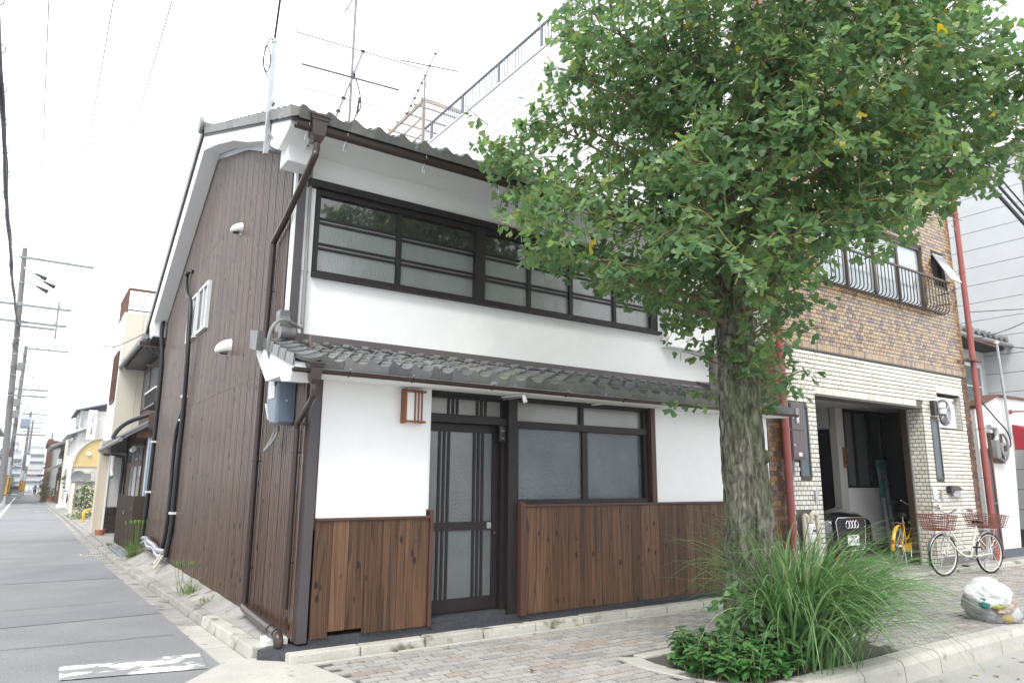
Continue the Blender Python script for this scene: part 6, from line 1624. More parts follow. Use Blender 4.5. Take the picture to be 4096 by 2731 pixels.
OH = thing('old_wooden_house', (2,15.2,-.24), 'old wooden town house with tiled eaves, iron balcony and corrugated side wall', 'house')
for i in range(9): Tb('corrugation', bluemetal, OH, [(.26+i*.055,12.50,.12),(.26+i*.055,12.50,2.62)], .030, 8)
Bx('metal_sheet', bluemetal, OH, .24,.9,12.50,12.53,.10,2.63)
Bx('stone_foot', concrete, OH, .23,.92,12.48,12.56,-.26,.10)
Bx('side_wall', oldwood, OH, .62,4,12.54,12.66,-.2,5.2)
Bx('corner_board', oldred, OH, .285,.325,12.57,13.15,-.2,2.22)
Bx('front_wall', oldwood, OH, .33,.42,12.6,18.0,-.2,2.6)
Bx('beam_end', oldwood, OH, .18,.62,12.30,12.50,2.45,2.82); Bx('eave_beam', oldred, OH, -.02,.30,12.45,12.60,2.24,2.42)
dr = Bx('sliding_door', oldwood, OH, .295,.325,13.8,17.2,1.60,1.72)
for i, m_ in enumerate((glass_frost, curtain, glass_frost, oldwood)): 
    Bx('pane', m_, dr, .306,.316,13.86+i*.82,14.60+i*.82,-.1,1.60); Bx('stile', oldwood, dr, .296,.324,13.80+i*.82,13.858+i*.82,-.15,1.60)
for i in range(4): Bx('transom_pane', glass_frost if i % 2 else curtain_dark, dr, .306,.316,13.9+i*.82,14.56+i*.82,1.74,2.10)
Bx('transom_rail', oldwood, dr, .296,.326,13.8,17.2,2.10,2.2)
MB().hexa([(-.28,12.35,2.20),(-.28,18.0,2.16),(.45,18.0,2.62),(.45,12.35,2.66),(-.28,12.35,2.25),(-.28,18.0,2.21),(.45,18.0,2.72),(.45,12.35,2.76)]).build('pent_roof', tile_grey, OH)
for i in range(20): y = 12.42+i*.28; MB().tube([(-.33,y,2.25-.002*i),(.45,y,2.76-.002*i)], .045, 8).build('roof_tile', tile_grey, OH, smooth=True)
Tb('gutter', cablegrey, OH, [(-.36,12.3,2.17),(-.36,18.1,2.10)], .05, 10)
Tb('roof_pipe', black, OH, spline([(.40,12.4,2.86),(-.15,12.6,2.62),(-.34,13.2,2.45),(-.36,14.2,2.30)],6), .05, 10)
Tb('downpipe', black, OH, spline([(-.34,17.8,2.10),(-.30,17.6,1.98),(.10,17.4,1.92),(.22,17.35,1.80),(.22,17.3,.9),(.22,17.3,-.2)],6), .042, 10)
Tb('porch_lamp', whiteplastic, OH, [(.05,13.4,2.0),(.05,13.75,1.98)], .06, 10); Bx('lamp_arm', galv, OH, .03,.28,13.5,13.54,2.05,2.08)
Tb('rain_chain', whiteplastic, OH, [(-.05,17.2,1.92),(-.05,17.2,1.50),(-.04,17.1,1.34)], .055, 8); Bx('bird_feeder', green_pl, OH, -.08,-.02,17.08,17.14,1.28,1.33)
Bx('upper_wall', oldwood, OH, .58,.70,12.6,18.0,2.7,5.2)
for (a,b) in ((12.75,14.2),(14.6,16.0),(16.3,17.6)):
    uw = Bx('upper_window', oldwood, OH, .54,.60,a,b,3.25,3.32); Bx('pane', curtain_dark, uw, .56,.575,a+.05,b-.05,3.32,4.35); Bx('frame', oldwood, uw, .54,.60,a,b,4.35,4.42)
BL = Bx('balcony', blackmetal, OH, .26,.60,12.4,14.3,3.03,3.08)
for i in range(26): y = 12.42+i*.074; Bx('bar', blackmetal, BL, .262,.275,y,y+.012,3.08,3.42)
Bx('hand_rail', alu, BL, .25,.29,12.38,14.32,3.42,3.46)
MB().hexa([(.0,12.3,4.62),(.0,18.05,4.62),(1.5,18.05,5.5),(1.5,12.3,5.5),(.0,12.3,4.69),(.0,18.05,4.69),(1.5,18.05,5.6),(1.5,12.3,5.6)]).build('upper_roof', tile_grey, OH)
for i in range(20): y = 12.4+i*.285; MB().lathe([(.02,-.03),(.07,-.03),(.075,0),(.075,.12)], (-.04,y,4.72), 'x', 10).build('round_eave_tile', tile_grey, OH, smooth=True)
Bx('eave_board', blackmetal, OH, .05,.58,12.35,18.0,4.55,4.61); Bx('eave_bracket', oldwood, OH, .1,.58,13.0,13.06,4.0,4.05); MB().bar((.56,13.0,3.95),(.12,13.0,4.5),.05).build('eave_bracket', oldwood, OH)
Tb('upper_gutter', cablegrey, OH, [(-.08,12.2,4.58),(-.08,18.0,4.60)], .055, 10); Tb('gutter_outlet', blackmetal, OH, spline([(-.05,12.25,4.55),(-.05,12.25,4.36),(.10,12.3,4.22),(.6,12.4,4.08)],5), .04)
Bx('back_block', oldwood, OH, .72,5,12.7,18,-.2,5.1)

BG = thing('beige_house', (1.5,20.5,-.35), 'beige rendered house with rust stains and red roof railing', 'house')
Bx('side_wall', cream, BG, -.10,.405,18.0,18.12,2.42,6.32); Bx('side_wall', cream, BG, .412,3.4,18.0,18.12,2.42,6.32)
Bx('side_band', cream, BG, -.095,3.4,18.012,18.13,2.36,2.418)
for i in range(13): z = 2.42+i*.30; Bx('siding_board', whitesiding, BG, -.125,-.10,18.01,20.6,z+.006,z+.294)
Bx('body', whitewall, BG, -.09,3.4,18.13,20.6,-.35,6.3)
Bx('lower_pier', cream_pier, BG, -.36,-.10,17.55,18.3,-.35,2.36); Bx('white_edge', whitewall, BG, -.13,-.095,17.40,17.54,-.3,1.95)
Bx('recess_wall', greywall, BG, -.095,.30,17.45,17.60,.48,2.0)
Bx('brick_core', mortar_dk, BG, -.10,.30,17.44,17.60,-.35,.475)
r_i = 0; z = -.32
while z < .46:
    x = -.115-(.06 if r_i % 2 else 0)
    while x < .29:
        a, b = max(x,-.115), min(x+.125, .30)
        if b-a > .02: Bx('dark_brick', darkbrick, BG, a+.006, b-.006, 17.415, 17.44, z+.006, min(z+.072,.47))
        x += .13
    z += .078; r_i += 1
Tb('ground_pipe', black, BG, [(-.12,17.2,-.24),(.28,17.25,-.22)], .05, 10)
w_ = Bx('front_window', oldred, BG, -.17,-.126,17.15+1.0,19.5,3.56,3.64); Bx('pane', curtain_dark, w_, -.15,-.14,18.2,19.45,3.64,5.05); Bx('frame', oldred, w_, -.17,-.126,18.15,19.5,5.05,5.12)
for y in (18.15,18.6,19.05,19.46): Bx('grille_bar', oldred, w_, -.18,-.15,y,y+.04,3.64,5.05)
for i in range(4): Bx('grille_bar', oldred, w_, -.178,-.152,18.3+i*.33,18.32+i*.33,3.64,5.05)
Bx('grille_rail', oldred, w_, -.176,-.15,18.2,19.45,4.3,4.34)
RB = Bx('roof_railing', rust, BG, -.10,3.3,18.0,18.05,7.02,7.10)
Bx('bottom_rail', rust, RB, -.10,3.3,18.01,18.04,6.38,6.42); Bx('top_rail', rust, RB, -.10,-.05,18.05,20.5,7.02,7.10); Bx('bottom_rail', rust, RB, -.10,-.06,18.05,20.5,6.38,6.42)
for i in range(34): Bx('baluster', rust, RB, -.09,-.075,18.08+i*.072,18.10+i*.072,6.42,7.02)
for i in range(20): Bx('baluster', whiteplastic, RB, .0+i*.09,.012+i*.09,18.02,18.032,6.42,7.02)
Bx('post', rust, RB, -.10,-.05,18.0,18.05,6.32,7.02); MB().bar((.05,18.02,6.42),(.5,18.02,7.0),.02).build('brace', rust, RB)
Bx('wall_bracket', alu, BG, -.5,-.10,20.4,20.6,5.6,5.85)
o = MB().lathe([(.10,0),(.13,.24),(.135,.26),(.10,.26)], (-.22,16.6,-.36), 'z', 14).build('flower_pot', terracotta, None, smooth=True); tag(o, 'broken terracotta pot by the dark brick corner', 'flower pot')
GR = thing('drain_grate', (-.68,11.3,gz(11.3)), 'pale iron drain grate set in the street gutter', 'drain grate')
Bx('frame', concrete_lt, GR, -.94,-.44,11.0,11.5,gz(11.2)-.05,gz(11.2)+.010)
for i in range(9): Bx('slot', black, GR, -.90+i*.05,-.875+i*.05,11.1,11.4,gz(11.2)+.0105,gz(11.2)+.014)
YG = thing('yellow_guard_rail', (.05,26.4,-.40), 'yellow bent tube guard rail by the shrub', 'guard rail')
Tb('tube', yellow_matt, YG, spline([(-.15,25.2,-.40),(-.15,25.2,-.05),(-.12,25.4,.06),(.10,26.4,.06),(.3,27.2,.06)],5), .05, 10)
CW = thing('block_wall', (.2,32.5,-.5), 'cream garden wall with lattice blocks and grey tile cap', 'wall')
Bx('wall_body', cream, CW, -.30,2.0,32.5,32.62,-.6,1.0); Bx('post', cream, CW, -.34,-.22,32.3,32.7,-.6,1.02)
for i in range(9): MB().lathe([(.04,-.14),(.07,-.14),(.07,.14),(.04,.14)], (-.22+i*.26,32.5,1.08), 'x', 10).build('cap_tile', tile_grey, CW, smooth=True)
Bx('cap', tile_grey, CW, -.36,2.0,32.4,32.72,1.0,1.06)
for i in range(2):
    for j in range(3): 
        x, z = -.19+i*.22, -.1+j*.30; lb = Bx('lattice_block', greywall, CW, x,x+.20,32.47,32.499,z,z+.28); Bx('opening', darkvoid, lb, x+.06,x+.14,32.46,32.469,z+.06,z+.22)
def shrub(name, label, c, r_, h, n, m_, stem=True, sz=(.10,.16), cat='shrub'):
    T_ = thing(name, c, label, cat); it = []
    for _ in range(n):
        v = abs(gr_.gauss(.5,.28)); v = min(1, v); a = gr_.uniform(0,6.28); q = r_*math.sqrt(gr_.random())*math.sin(math.pi*min(.95,max(.12,v*.85+.12)))
        p = Vector(c)+Vector((q*math.cos(a), q*math.sin(a), v*h)); y_ = Vector((math.cos(a), math.sin(a), gr_.uniform(-.2,.9))).normalized(); z_ = Vector((gr_.gauss(0,.4),gr_.gauss(0,.4),1)); x_ = y_.cross(z_).normalized(); z_ = x_.cross(y_); s = gr_.uniform(*sz)
        it.append((Matrix.Translation(p) @ Matrix((x_,y_,z_)).transposed().to_4x4() @ Matrix.Diagonal((s,s,s,1)), gr_.randrange(5)))
    merged('foliage', it, ovar, m_, T_)
    s = MB()
    for k in range(4): s.tube([Vector(c), Vector(c)+Vector((gr_.gauss(0,r_*.3),gr_.gauss(0,r_*.3),h*.8))], .015, 5)
    s.build('stem', branch_mat, T_)
shrub('upright_shrub', 'upright leafy shrub with reddish tips before the cream block wall', (.12,29.5,-.40), .42, 1.45, 520, shrub_mat)
shrub('low_weeds', 'low grassy weeds at the foot of the upright shrub', (-.12,28.2,-.36), .5, .22, 160, weed_mat, sz=(.06,.12), cat='weeds')

# yellow arched shed, appliance shop with sign
YS = thing('arched_shed', (.5,40.6,-.5), 'ochre shed with arched top and rust streaks above pale brick', 'shed')
arc_ = [(-.20,2.0),(-.02,1.86),(2.2,1.86),(2.2,3.5)]+[(.95-.95*math.sin(t*math.pi/2/8)*1.0, 1.95+1.45*math.cos(t*math.pi/2/8)) for t in range(1,9)]
MB().prism([(-.05,1.86),(2.3,1.86),(2.3,3.42),(1.0,3.40),(.70,3.30),(.42,3.08),(.18,2.80),(.02,2.45),(-.05,2.1)], 'y', 40.0, 42.5).build('wall', yellowshed, YS)
MB().prism([(-.10,2.1),(-.05,2.1),(.02,2.45),(.18,2.80),(.42,3.08),(.70,3.30),(1.0,3.40),(2.3,3.42),(2.3,3.47),(.98,3.46),(.66,3.36),(.37,3.13),(.12,2.84),(-.04,2.47)], 'y', 39.9, 42.6).build('roof_edge', greywall, YS)
Bx('lower_wall', plaster_old, YS, -.02,2.3,40.05,42.5,-.6,1.86)
for rr in range(14):
    for cc in range(4): Bx('brick', whitebrick, YS, -.03+cc*.21+(.1 if rr % 2 else 0), .165+cc*.21+(.1 if rr % 2 else 0), 40.02,40.06, -.1+rr*.13, .018+rr*.13)
Bx('white_box', whitewall, YS, -.42,-.06,40.5,42,1.72,2.45)
MB().lathe([(.02,-.1),(.10,-.06),(.11,.05),(.05,.08)], (.60,39.95,2.56), 'y', 12).build('globe_lamp', shade_white, YS, smooth=True)
DS = thing('satellite_dish', (.25,38.6,.6), 'grey dish and pale appliance on the wall below the ochre shed', 'satellite dish')
MB().lathe([(.02,.10),(.20,.06),(.34,.0),(.34,-.015),(.2,.045),(.02,.085)], (.15,38.5,1.30), 'y', 20).build('dish', cablegrey, DS, smooth=True); Tb('mount', steel, DS, [(.15,38.6,1.2),(.2,38.7,.5)], .03); Bx('appliance', cablegrey, DS, .40,.75,38.5,38.8,1.1,1.5)
TS = thing('appliance_shop', (2,45,-.6), 'white appliance shop house with blue grey roof and vertical sign', 'shop')
Bx('wall', whitewall, TS, .10,4,44.3,52,-.8,3.7); Bx('upper_wall', whitewall, TS, .14,4,44.3,50,3.7,5.3)
Bx('upper_window', galv, TS, .06,.14,44.6,46.5,4.3,5.1); Bx('upper_window', galv, TS, .20,.34,44.26,44.299,4.32,5.08)
MB().hexa([(-.12,43.9,5.22),(-.12,51,5.22),(2.2,51,5.9),(2.2,43.9,5.9),(-.12,43.9,5.32),(-.12,51,5.32),(2.2,51,6.0),(2.2,43.9,6.0)]).build('roof', slatebase, TS)
MB().hexa([(-.45,43.9,3.70),(-.45,52,3.70),(.8,52,4.22),(.8,43.9,4.22),(-.45,43.9,3.76),(-.45,52,3.76),(.8,52,4.30),(.8,43.9,4.30)]).build('lower_roof', tile_grey, TS)
SG = Bx('sign_board', platewhite, TS, .55,1.02,43.86,43.9,3.54,5.33)
text('lettering', 'TOSHIBA', inkred, SG, (.80,43.855,4.86), .155, (R(90), R(90), 0)); text('lettering', '中\n島\n電\n機', inkblack, SG, (.80,43.855,4.08), .13, (R(90),0,0))
Tb('grey_post', concrete_lt, TS, [(1.10,43.0,-.5),(1.08,43.0,4.7)], .05)
CC = thing('cream_column_house', (1.2,61,-.9), 'dark town house behind a tall cream column, tiled eaves and air unit', 'house')
Bx('cream_column', cream, CC, .04,.22,59.6,59.9,-.95,4.5); Bx('lintel', cream, CC, .22,1.2,59.7,59.9,4.25,4.5)
Bx('wall', greywall, CC, .1,4,60.5,72,-1,4.3); Bx('shop_front', oldwood, CC, -.02,.1,61,70,-1,1.6)
for i, z in enumerate((1.7,3.5)):
    MB().hexa([(-.85,60.2,z),(-.85,72,z),(.3,72,z+.55),(.3,60.2,z+.55),(-.85,60.2,z+.1),(-.85,72,z+.1),(.3,72,z+.68),(.3,60.2,z+.68)]).build('eave', tile_grey, CC)
    for k in range(14): MB().tube([(-.9,60.4+k*.8,z+.12),(.3,60.4+k*.8,z+.70)], .08, 6).build('eave_tile', tile_grey, CC)
for i in range(3): w2 = Bx('window', oldwood, CC, -.0,.1,61.5+i*3.2,64+i*3.2,2.5,3.4); Bx('pane', curtain_dark, w2, -.02,-.001,61.7+i*3.2,63.8+i*3.2,2.6,3.3)
Bx('air_unit', alu, CC, -.35,.0,61,61.8,2.1,2.7); Bx('notice', platewhite, CC, -.06,-.021,62,63.4,.2,1.0); Bx('orange_board', brass, CC, -.06,-.021,62,63.4,-.5,.15)
RD = thing('rust_clad_house', (1,76,-1), 'narrow tall house edged in rusty brown cladding further down the street', 'house')
Bx('wall', greywall, RD, -.5,4,74,84,-1.2,4.2); Bx('cladding', rust, RD, -.95,-.5,73.8,74.1,-1.2,4.8); Bx('roof', oldred, RD, -1.0,4,73.7,84,4.2,4.6); Bx('awning', slatebase, RD, -1.4,-.5,74,84,1.3,1.5); Bx('window', curtain_dark, RD, -.53,-.501,75,77,2,3.3)
pot2 = thing('potted_shrub', (-.15,70.6,-.95), 'reddish potted shrub on the far pavement beside the cream column', 'potted plant')
MB().lathe([(.22,0),(.30,.5),(.24,.5)], (-.15,70.6,-.92), 'z', 12).build('pot', terracotta, pot2, smooth=True)
it = []
for _ in range(120):
    a = gr_.uniform(0,6.28); q = .42*math.sqrt(gr_.random()); p = Vector((-.15+q*math.cos(a), 70.6+q*math.sin(a), -.4+gr_.uniform(0,.65))); y_ = Vector((math.cos(a),math.sin(a),.6)).normalized(); x_ = y_.cross(Vector((0,0,1))).normalized(); it.append((Matrix.Translation(p)@Matrix((x_,y_,x_.cross(y_))).transposed().to_4x4()@Matrix.Diagonal((.2,.2,.2,1)), gr_.randrange(5)))
merged('foliage', it, ovar, shrub_mat, pot2)
shrub('street_bush', 'leafy bush leaning out beside the cream column', (.55,56.5,.55), .55, 1.3, 240, shrub_mat, sz=(.14,.24))
shrub('far_green_bush', 'narrow green bush against the dark town house front', (-.75,72,-1.0), .35, 2.2, 220, shrub_mat, sz=(.16,.28))

# scooters, person, vehicles
def scooter(name, label, x, y, z, m_, group, with_box=False):
    T_ = thing(name, (x,y,z), label, 'motor scooter', group)
    def L(p): return (x+p[0], y+p[1], z+p[2])
    for nm, yy in (('rear_wheel',0),('front_wheel',1.25)):
        w_ = MB().lathe([(.12,-.05),(.21,-.055),(.235,-.03),(.235,.03),(.21,.055),(.12,.05)], L((0,yy,.235)), 'x', 18).build(nm, black, T_); MB().lathe([(.03,-.052),(.115,-.045),(.115,.045),(.03,.052)], L((0,yy,.235)), 'x', 14).build('rim', steel, w_)
    MB().hexa([L((-.14,-.25,.42)),L((.14,-.25,.42)),L((.17,.55,.30)),L((-.17,.55,.30)),L((-.10,-.35,.74)),L((.10,-.35,.74)),L((.15,.52,.70)),L((-.15,.52,.70))]).build('tail_body', m_, T_, bevel=.04)
    MB().hexa([L((-.13,-.28,.742)),L((.13,-.28,.742)),L((.15,.5,.702)),L((-.15,.5,.702)),L((-.11,-.24,.84)),L((.11,-.24,.84)),L((.13,.48,.79)),L((-.13,.48,.79))]).build('seat', black, T_, bevel=.03)
    Bx('foot_board', m_, T_, x-.15,x+.15,y+.5,y+1.0,z+.26,z+.33)
    MB().hexa([L((-.2,.95,.30)),L((.2,.95,.30)),L((.12,1.1,.30)),L((-.12,1.1,.30)),L((-.17,.88,.92)),L((.17,.88,.92)),L((.09,1.0,.95)),L((-.09,1.0,.95))]).build('leg_shield', m_, T_, bevel=.03)
    Tb('handlebar', black, T_, [L((-.34,.78,1.02)),L((-.1,.88,1.0)),L((.1,.88,1.0)),L((.34,.78,1.02))], .022)
    for s_ in (-1,1): Tb('mirror_stem', black, T_, [L((s_*.26,.82,1.02)),L((s_*.36,.86,1.22))], .008); MB().lathe([(.02,-.02),(.07,-.01),(.07,.01),(.02,.02)], L((s_*.37,.86,1.25)), 'y', 12).build('mirror', black, T_)
    MB().hexa([L((-.12,-.37,.56)),L((.12,-.37,.56)),L((.12,-.30,.56)),L((-.12,-.30,.56)),L((-.10,-.40,.66)),L((.10,-.40,.66)),L((.10,-.34,.66)),L((-.10,-.34,.66))]).build('tail_lamp', redlens, T_, bevel=.01)
    Bx('number_plate', platewhite, T_, x-.10,x+.10,y-.35,y-.335,z+.40,z+.52); Bx('rear_mudguard', black, T_, x-.07,x+.07,y-.32,y-.1,z+.24,z+.42)
    Tb('exhaust', steel, T_, [L((.16,.3,.25)),L((.18,-.25,.30))], .05)
    return T_
scooter('motor_scooter', 'black scooter with red tail lamp parked beside the cream block wall', .22, 45.6, gz(45.6)+.10, carblack, 'scooters in the side street')
o = blob('rubbish_sack', bagwhite, (-.22,45.5,gz(45.5)+.32), (.26,.3,.28), 4, .3, None, 14, 10) if False else MB().lathe([(.02,0),(.24,.05),(.20,.22),(.12,.36),(.05,.55)], (-.25,45.3,gz(45.3)+.08), 'z', 14).build('rubbish_sack', bagwhite, None, smooth=True)
tag(o, 'white rubbish sack on the pavement behind the parked scooter', 'rubbish bag')
SX, SY = -1.05, 140.0; SZ = gz(SY)
scooter('motor_scooter', 'red tailed scooter being ridden away in the middle of the street', SX, SY, SZ, carblack, 'scooters in the side street')
PE = thing('person', (SX,SY+.1,SZ+.8), 'person in blue jacket and black helmet riding the far scooter', 'person')
def skin_body(edges_pts, edges, radii, name, m_, parent, root=0):
    me = bpy.data.meshes.new(name); c = Vector(WL[parent]); me.from_pydata([tuple(Vector(p)-c) for p in edges_pts], edges, []); me.materials.append(m_)
    o = bpy.data.objects.new(name, me); col.objects.link(o); o.parent = parent
    o.modifiers.new('skin','SKIN'); 
    for i, r_ in enumerate(radii): me.skin_vertices[0].data[i].radius = (r_, r_)
    me.skin_vertices[0].data[root].use_root = True
    s_ = o.modifiers.new('sub','SUBSURF'); s_.levels = 1; s_.render_levels = 2; WL[o] = c; return o
P_ = lambda a, b, c: (SX+a, SY+b, SZ+c)
pts = [P_(0,.10,.86),P_(0,.12,1.08),P_(0,.17,1.30),P_(0,.20,1.42),P_(0,.22,1.50),P_(0,.24,1.60),
       P_(-.17,.18,1.36),P_(-.30,.36,1.16),P_(-.31,.70,1.04),P_(.17,.18,1.36),P_(.30,.36,1.16),P_(.31,.70,1.04),
       P_(-.11,.14,.86),P_(-.17,.55,.78),P_(-.15,.70,.36),P_(-.15,.82,.34),P_(.11,.14,.86),P_(.17,.55,.78),P_(.15,.70,.36),P_(.15,.82,.34)]
ed = [(0,1),(1,2),(2,3),(3,4),(4,5),(2,6),(6,7),(7,8),(2,9),(9,10),(10,11),(0,12),(12,13),(13,14),(14,15),(0,16),(16,17),(17,18),(18,19)]
skin_body(pts, ed, [.15,.14,.17,.08,.06,.10,.085,.06,.045,.085,.06,.045,.10,.075,.055,.045,.10,.075,.055,.045], 'body', denimblue, PE)
MB().lathe([(.02,.27),(.09,.24),(.145,.12),(.15,.0),(.12,-.06)], P_(0,.24,1.50), 'z', 18).build('helmet', helmet_b, PE, smooth=True)
for s_ in (-1,1): MB().tube([P_(s_*.12,.14,.88),P_(s_*.18,.56,.80),P_(s_*.155,.70,.40)], [.115,.09,.07], 10).build('trouser_leg', trousers, PE, smooth=True)
def van(name, label, x, y, paint, w, h, L_, plate, back=True):
    z = gz(y); T_ = thing(name, (x,y+L_/2,z), label, 'van')
    n = 12; sec_ = [(0,.94,.30,.80,.98,.78),(.06,1,.24,1.0,1,.80),(L_*.5,1,.22,1,1,.82),(L_*.70,1,.22,.98,1,.80),(L_*.84,.98,.22,.60,.98,.9),(L_*.97,.92,.24,.50,.9,.86),(L_,.86,.30,.42,.84,.8)]
    b = MB()
    for (yy, a, zb, zt_, bw, tw) in sec_:
        hw = w/2; zt2 = h*zt_
        for (px, pz) in ((-hw*a*.96,zb),(-hw*a,zb+.15),(-hw*bw,min(.52*h,zt2*.8)),(-hw*tw,zt2-.05),(-hw*tw*.8,zt2),(hw*tw*.8,zt2),(hw*tw,zt2-.05),(hw*bw,min(.52*h,zt2*.8)),(hw*a,zb+.15),(hw*a*.96,zb)): b.v.append((x+px, y+yy, z+pz))
    n = 10; k = len(sec_)
    for i in range(k-1):
        for j in range(n-1): b.f.append((i*n+j,i*n+j+1,(i+1)*n+j+1,(i+1)*n+j))
    b.f += [tuple(range(n-1,-1,-1)), tuple((k-1)*n+j for j in range(n))]
    b.build('body', paint, T_, bevel=.03)
    Bx('rear_window', glass_clear, T_, x-w*.36,x+w*.36,y-.035,y+.02,z+h*.58,z+h*.88,bevel=.02)
    Bx('bumper', paint, T_, x-w*.47,x+w*.47,y-.10,y+.02,z+.26,z+.48,bevel=.03); Bx('number_plate', plate, T_, x-.17,x+.17,y-.115,y-.101,z+.32,z+.47)
    Bx('door_handle', black, T_, x-.1,x+.1,y-.03,y+.0,z+h*.44,z+h*.47)
    for s_ in (-1,1):
        Bx('tail_lamp', redlens, T_, x+s_*w*.455-.05,x+s_*w*.455+.05,y-.03,y+.03,z+h*.36,z+h*.55)
        Bx('side_window', glass_clear, T_, x+s_*w*.475-.02,x+s_*w*.475+.02,y+.3,y+L_*.66,z+h*.57,z+h*.86)
        for yy in (.55,L_-.6):
            wv = MB().lathe([(.16,-.08),(.27,-.085),(.285,-.06),(.285,.06),(.27,.085),(.16,.08)], (x+s_*w*.43,y+yy,z+.285), 'x', 18).build('wheel', black, T_); MB().lathe([(.02,-.088),(.155,-.07),(.155,.07),(.02,.088)], (x+s_*w*.43,y+yy,z+.285), 'x', 14).build('rim', steel, wv)
    return T_
van('parked_van', 'silver compact van with yellow plate parked on the left side of the street', -3.95, 141, silverpaint, 1.48, 1.75, 3.4, plateyellow)
van('parked_van', 'white van parked beyond the scooter on the right of the street', .30, 152, whitepaint_car, 1.75, 1.95, 4.4, platewhite)
B3 = bicycle('bicycle', 'grey bicycle with front basket parked on the far right pavement', bm((-.55,83.2,gz(83)+.02), (-.70,82.1,gz(82)+.02)), steel, cablegrey, black); B3['group'] = 'bicycles in the side street'
B4 = bicycle('bicycle', 'dark bicycle parked behind the grey one down the street', bm((-.25,84.6,gz(84)+.09), (-.30,83.5,gz(83)+.09)), blackmetal, blackmetal, black); B4['group'] = 'bicycles in the side street'

# ------------------------------------------------------------------ utility poles and wires
def upole(name, label, base, top, r0, r1, arms, stripes=False, transformer=None, sign=None):
    T_ = thing(name, base, label, 'utility pole', 'utility poles along the side street'); b_, t_ = Vector(base), Vector(top)
    Tb('pole', pole_conc, T_, [b_, b_.lerp(t_,.5), t_], [r0,(r0+r1)/2,r1][0:3] if False else r0, 14) if False else MB().tube([b_, b_.lerp(t_,.5), t_], [r0,(r0+r1)/2,r1], 14).build('pole', pole_conc, T_, smooth=True)
    at = lambda z: b_.lerp(t_, (z-b_.z)/(t_.z-b_.z))
    for (z, x0, x1, ins) in arms:
        c = at(z); ar = MB().bar(c+Vector((x0,-.12,0)), c+Vector((x1,-.12,-.04*(x1-x0)*.2)), .15,.15).build('crossarm', crossarm, T_)
        for q in ins: MB().lathe([(.03,0),(.07,.03),(.04,.08),(.075,.12),(.03,.22)], c+Vector((q,-.12,.06)), 'z', 10).build('insulator', ceramic, ar, smooth=True)
    if stripes:
        q = b_+Vector((0,0,.35)); MB().lathe([(r0+.012,0),(r0+.012,1.35)], q+Vector((0,0,.45)), 'z', 18).build('sleeve', black, T_)
        for k in range(7): a = k*2*math.pi/7; MB().bar(q+Vector((math.cos(a)*(r0+.014), math.sin(a)*(r0+.014), .50)), q+Vector((math.cos(a+.35)*(r0+.014), math.sin(a+.35)*(r0+.014), 1.75)), .14, .02, (math.cos(a),math.sin(a),0)).build('yellow_stripe', yellow_matt, T_)
        MB().lathe([(r0+.014,0),(r0+.014,1.2)], b_+Vector((0,0,2.2)), 'z', 18).build('sign_sleeve', polesleeve, T_); MB().lathe([(r0+.014,0),(r0+.014,.75)], b_+Vector((0,0,.02)), 'z', 18).build('foot_sleeve', polesleeve, T_)
    for z in (b_.z+(t_.z-b_.z)*f for f in (.42,.5,.58,.64,.7,.78,.86)): MB().lathe([(r0*.98,-.03),(r0*.98,.03)], at(z), 'z', 14).build('band', galv, T_)
    if transformer:
        c = at(transformer)+Vector((.75,-.1,0)); tf = Bx('transformer', transf, T_, c.x-.38,c.x+.38,c.y-.38,c.y+.38,c.z-.45,c.z+.45,bevel=.08)
        for k in range(9): Bx('fin', transf, tf, c.x-.40+k*.095,c.x-.37+k*.095,c.y-.46,c.y-.381,c.z-.36,c.z+.36)
        MB().lathe([(.32,0),(.30,.14),(.1,.2)], c+Vector((0,0,.45)), 'z', 14).build('lid', transf, tf)
    if sign: Bx('sign_plate', platewhite, T_, b_.x+r0,b_.x+r0+.4,b_.y-.3,b_.y-.26,b_.z+4,b_.z+5.4)
    return T_, at
up1, at1 = upole('utility_pole', 'nearest tall concrete utility pole with yellow and black stripes, leaning slightly', (-3.42,54,-.80), (-4.15,53,17.3), .225, .15, [(16.6,-.3,4.3,(.9,2.6,4.15)),(13.2,-1.2,3.1,(2.4,3.0)),(12.0,-1.3,2.9,(2.2,2.8)),(11.7,-.2,2.2,())], True)
for (z, x0, x1) in ((15.5,.35,1.2),(15.0,.9,2.5),(14.6,.5,2.0)):
    c = at1(z); sv = MB().tube([c+Vector((x0-.3,-.3,.3)), c+Vector((x0+.3,-.3,.06))], .09, 8).build('strain_insulator', ceramic, up1, smooth=True); MB().tube([c+Vector((x0+.35,-.3,.02)), c+Vector((x0+1.1,-.3,-.30))], [.05,.16], 10).build('insulator_cover', black, up1, smooth=True)
MB().bar(at1(12.0)+Vector((2.3,-.12,-1.0)), at1(13.2)+Vector((2.3,-.12,.5)), .12).build('vertical_arm', crossarm, up1)
for z in (8.9,6.4,5.6): c = at1(z); Bx('junction_box', cablegrey, up1, c.x+.2,c.x+.55,c.y-.45,c.y-.2,c.z-.35,c.z+.2,bevel=.05)
for i in range(26):
    z = rnd.uniform(6,13.2); c = at1(z); p0 = c+Vector((rnd.uniform(-.3,.3),-.25,0)); p1 = c+Vector((rnd.uniform(-1.0,1.6),-.25,rnd.uniform(-.7,.5)))
    Tb('jumper_wire', wireblack, up1, spline([p0,(p0+p1)/2+Vector((rnd.uniform(-.3,.3),0,-.35)),p1],4), .016, 5)
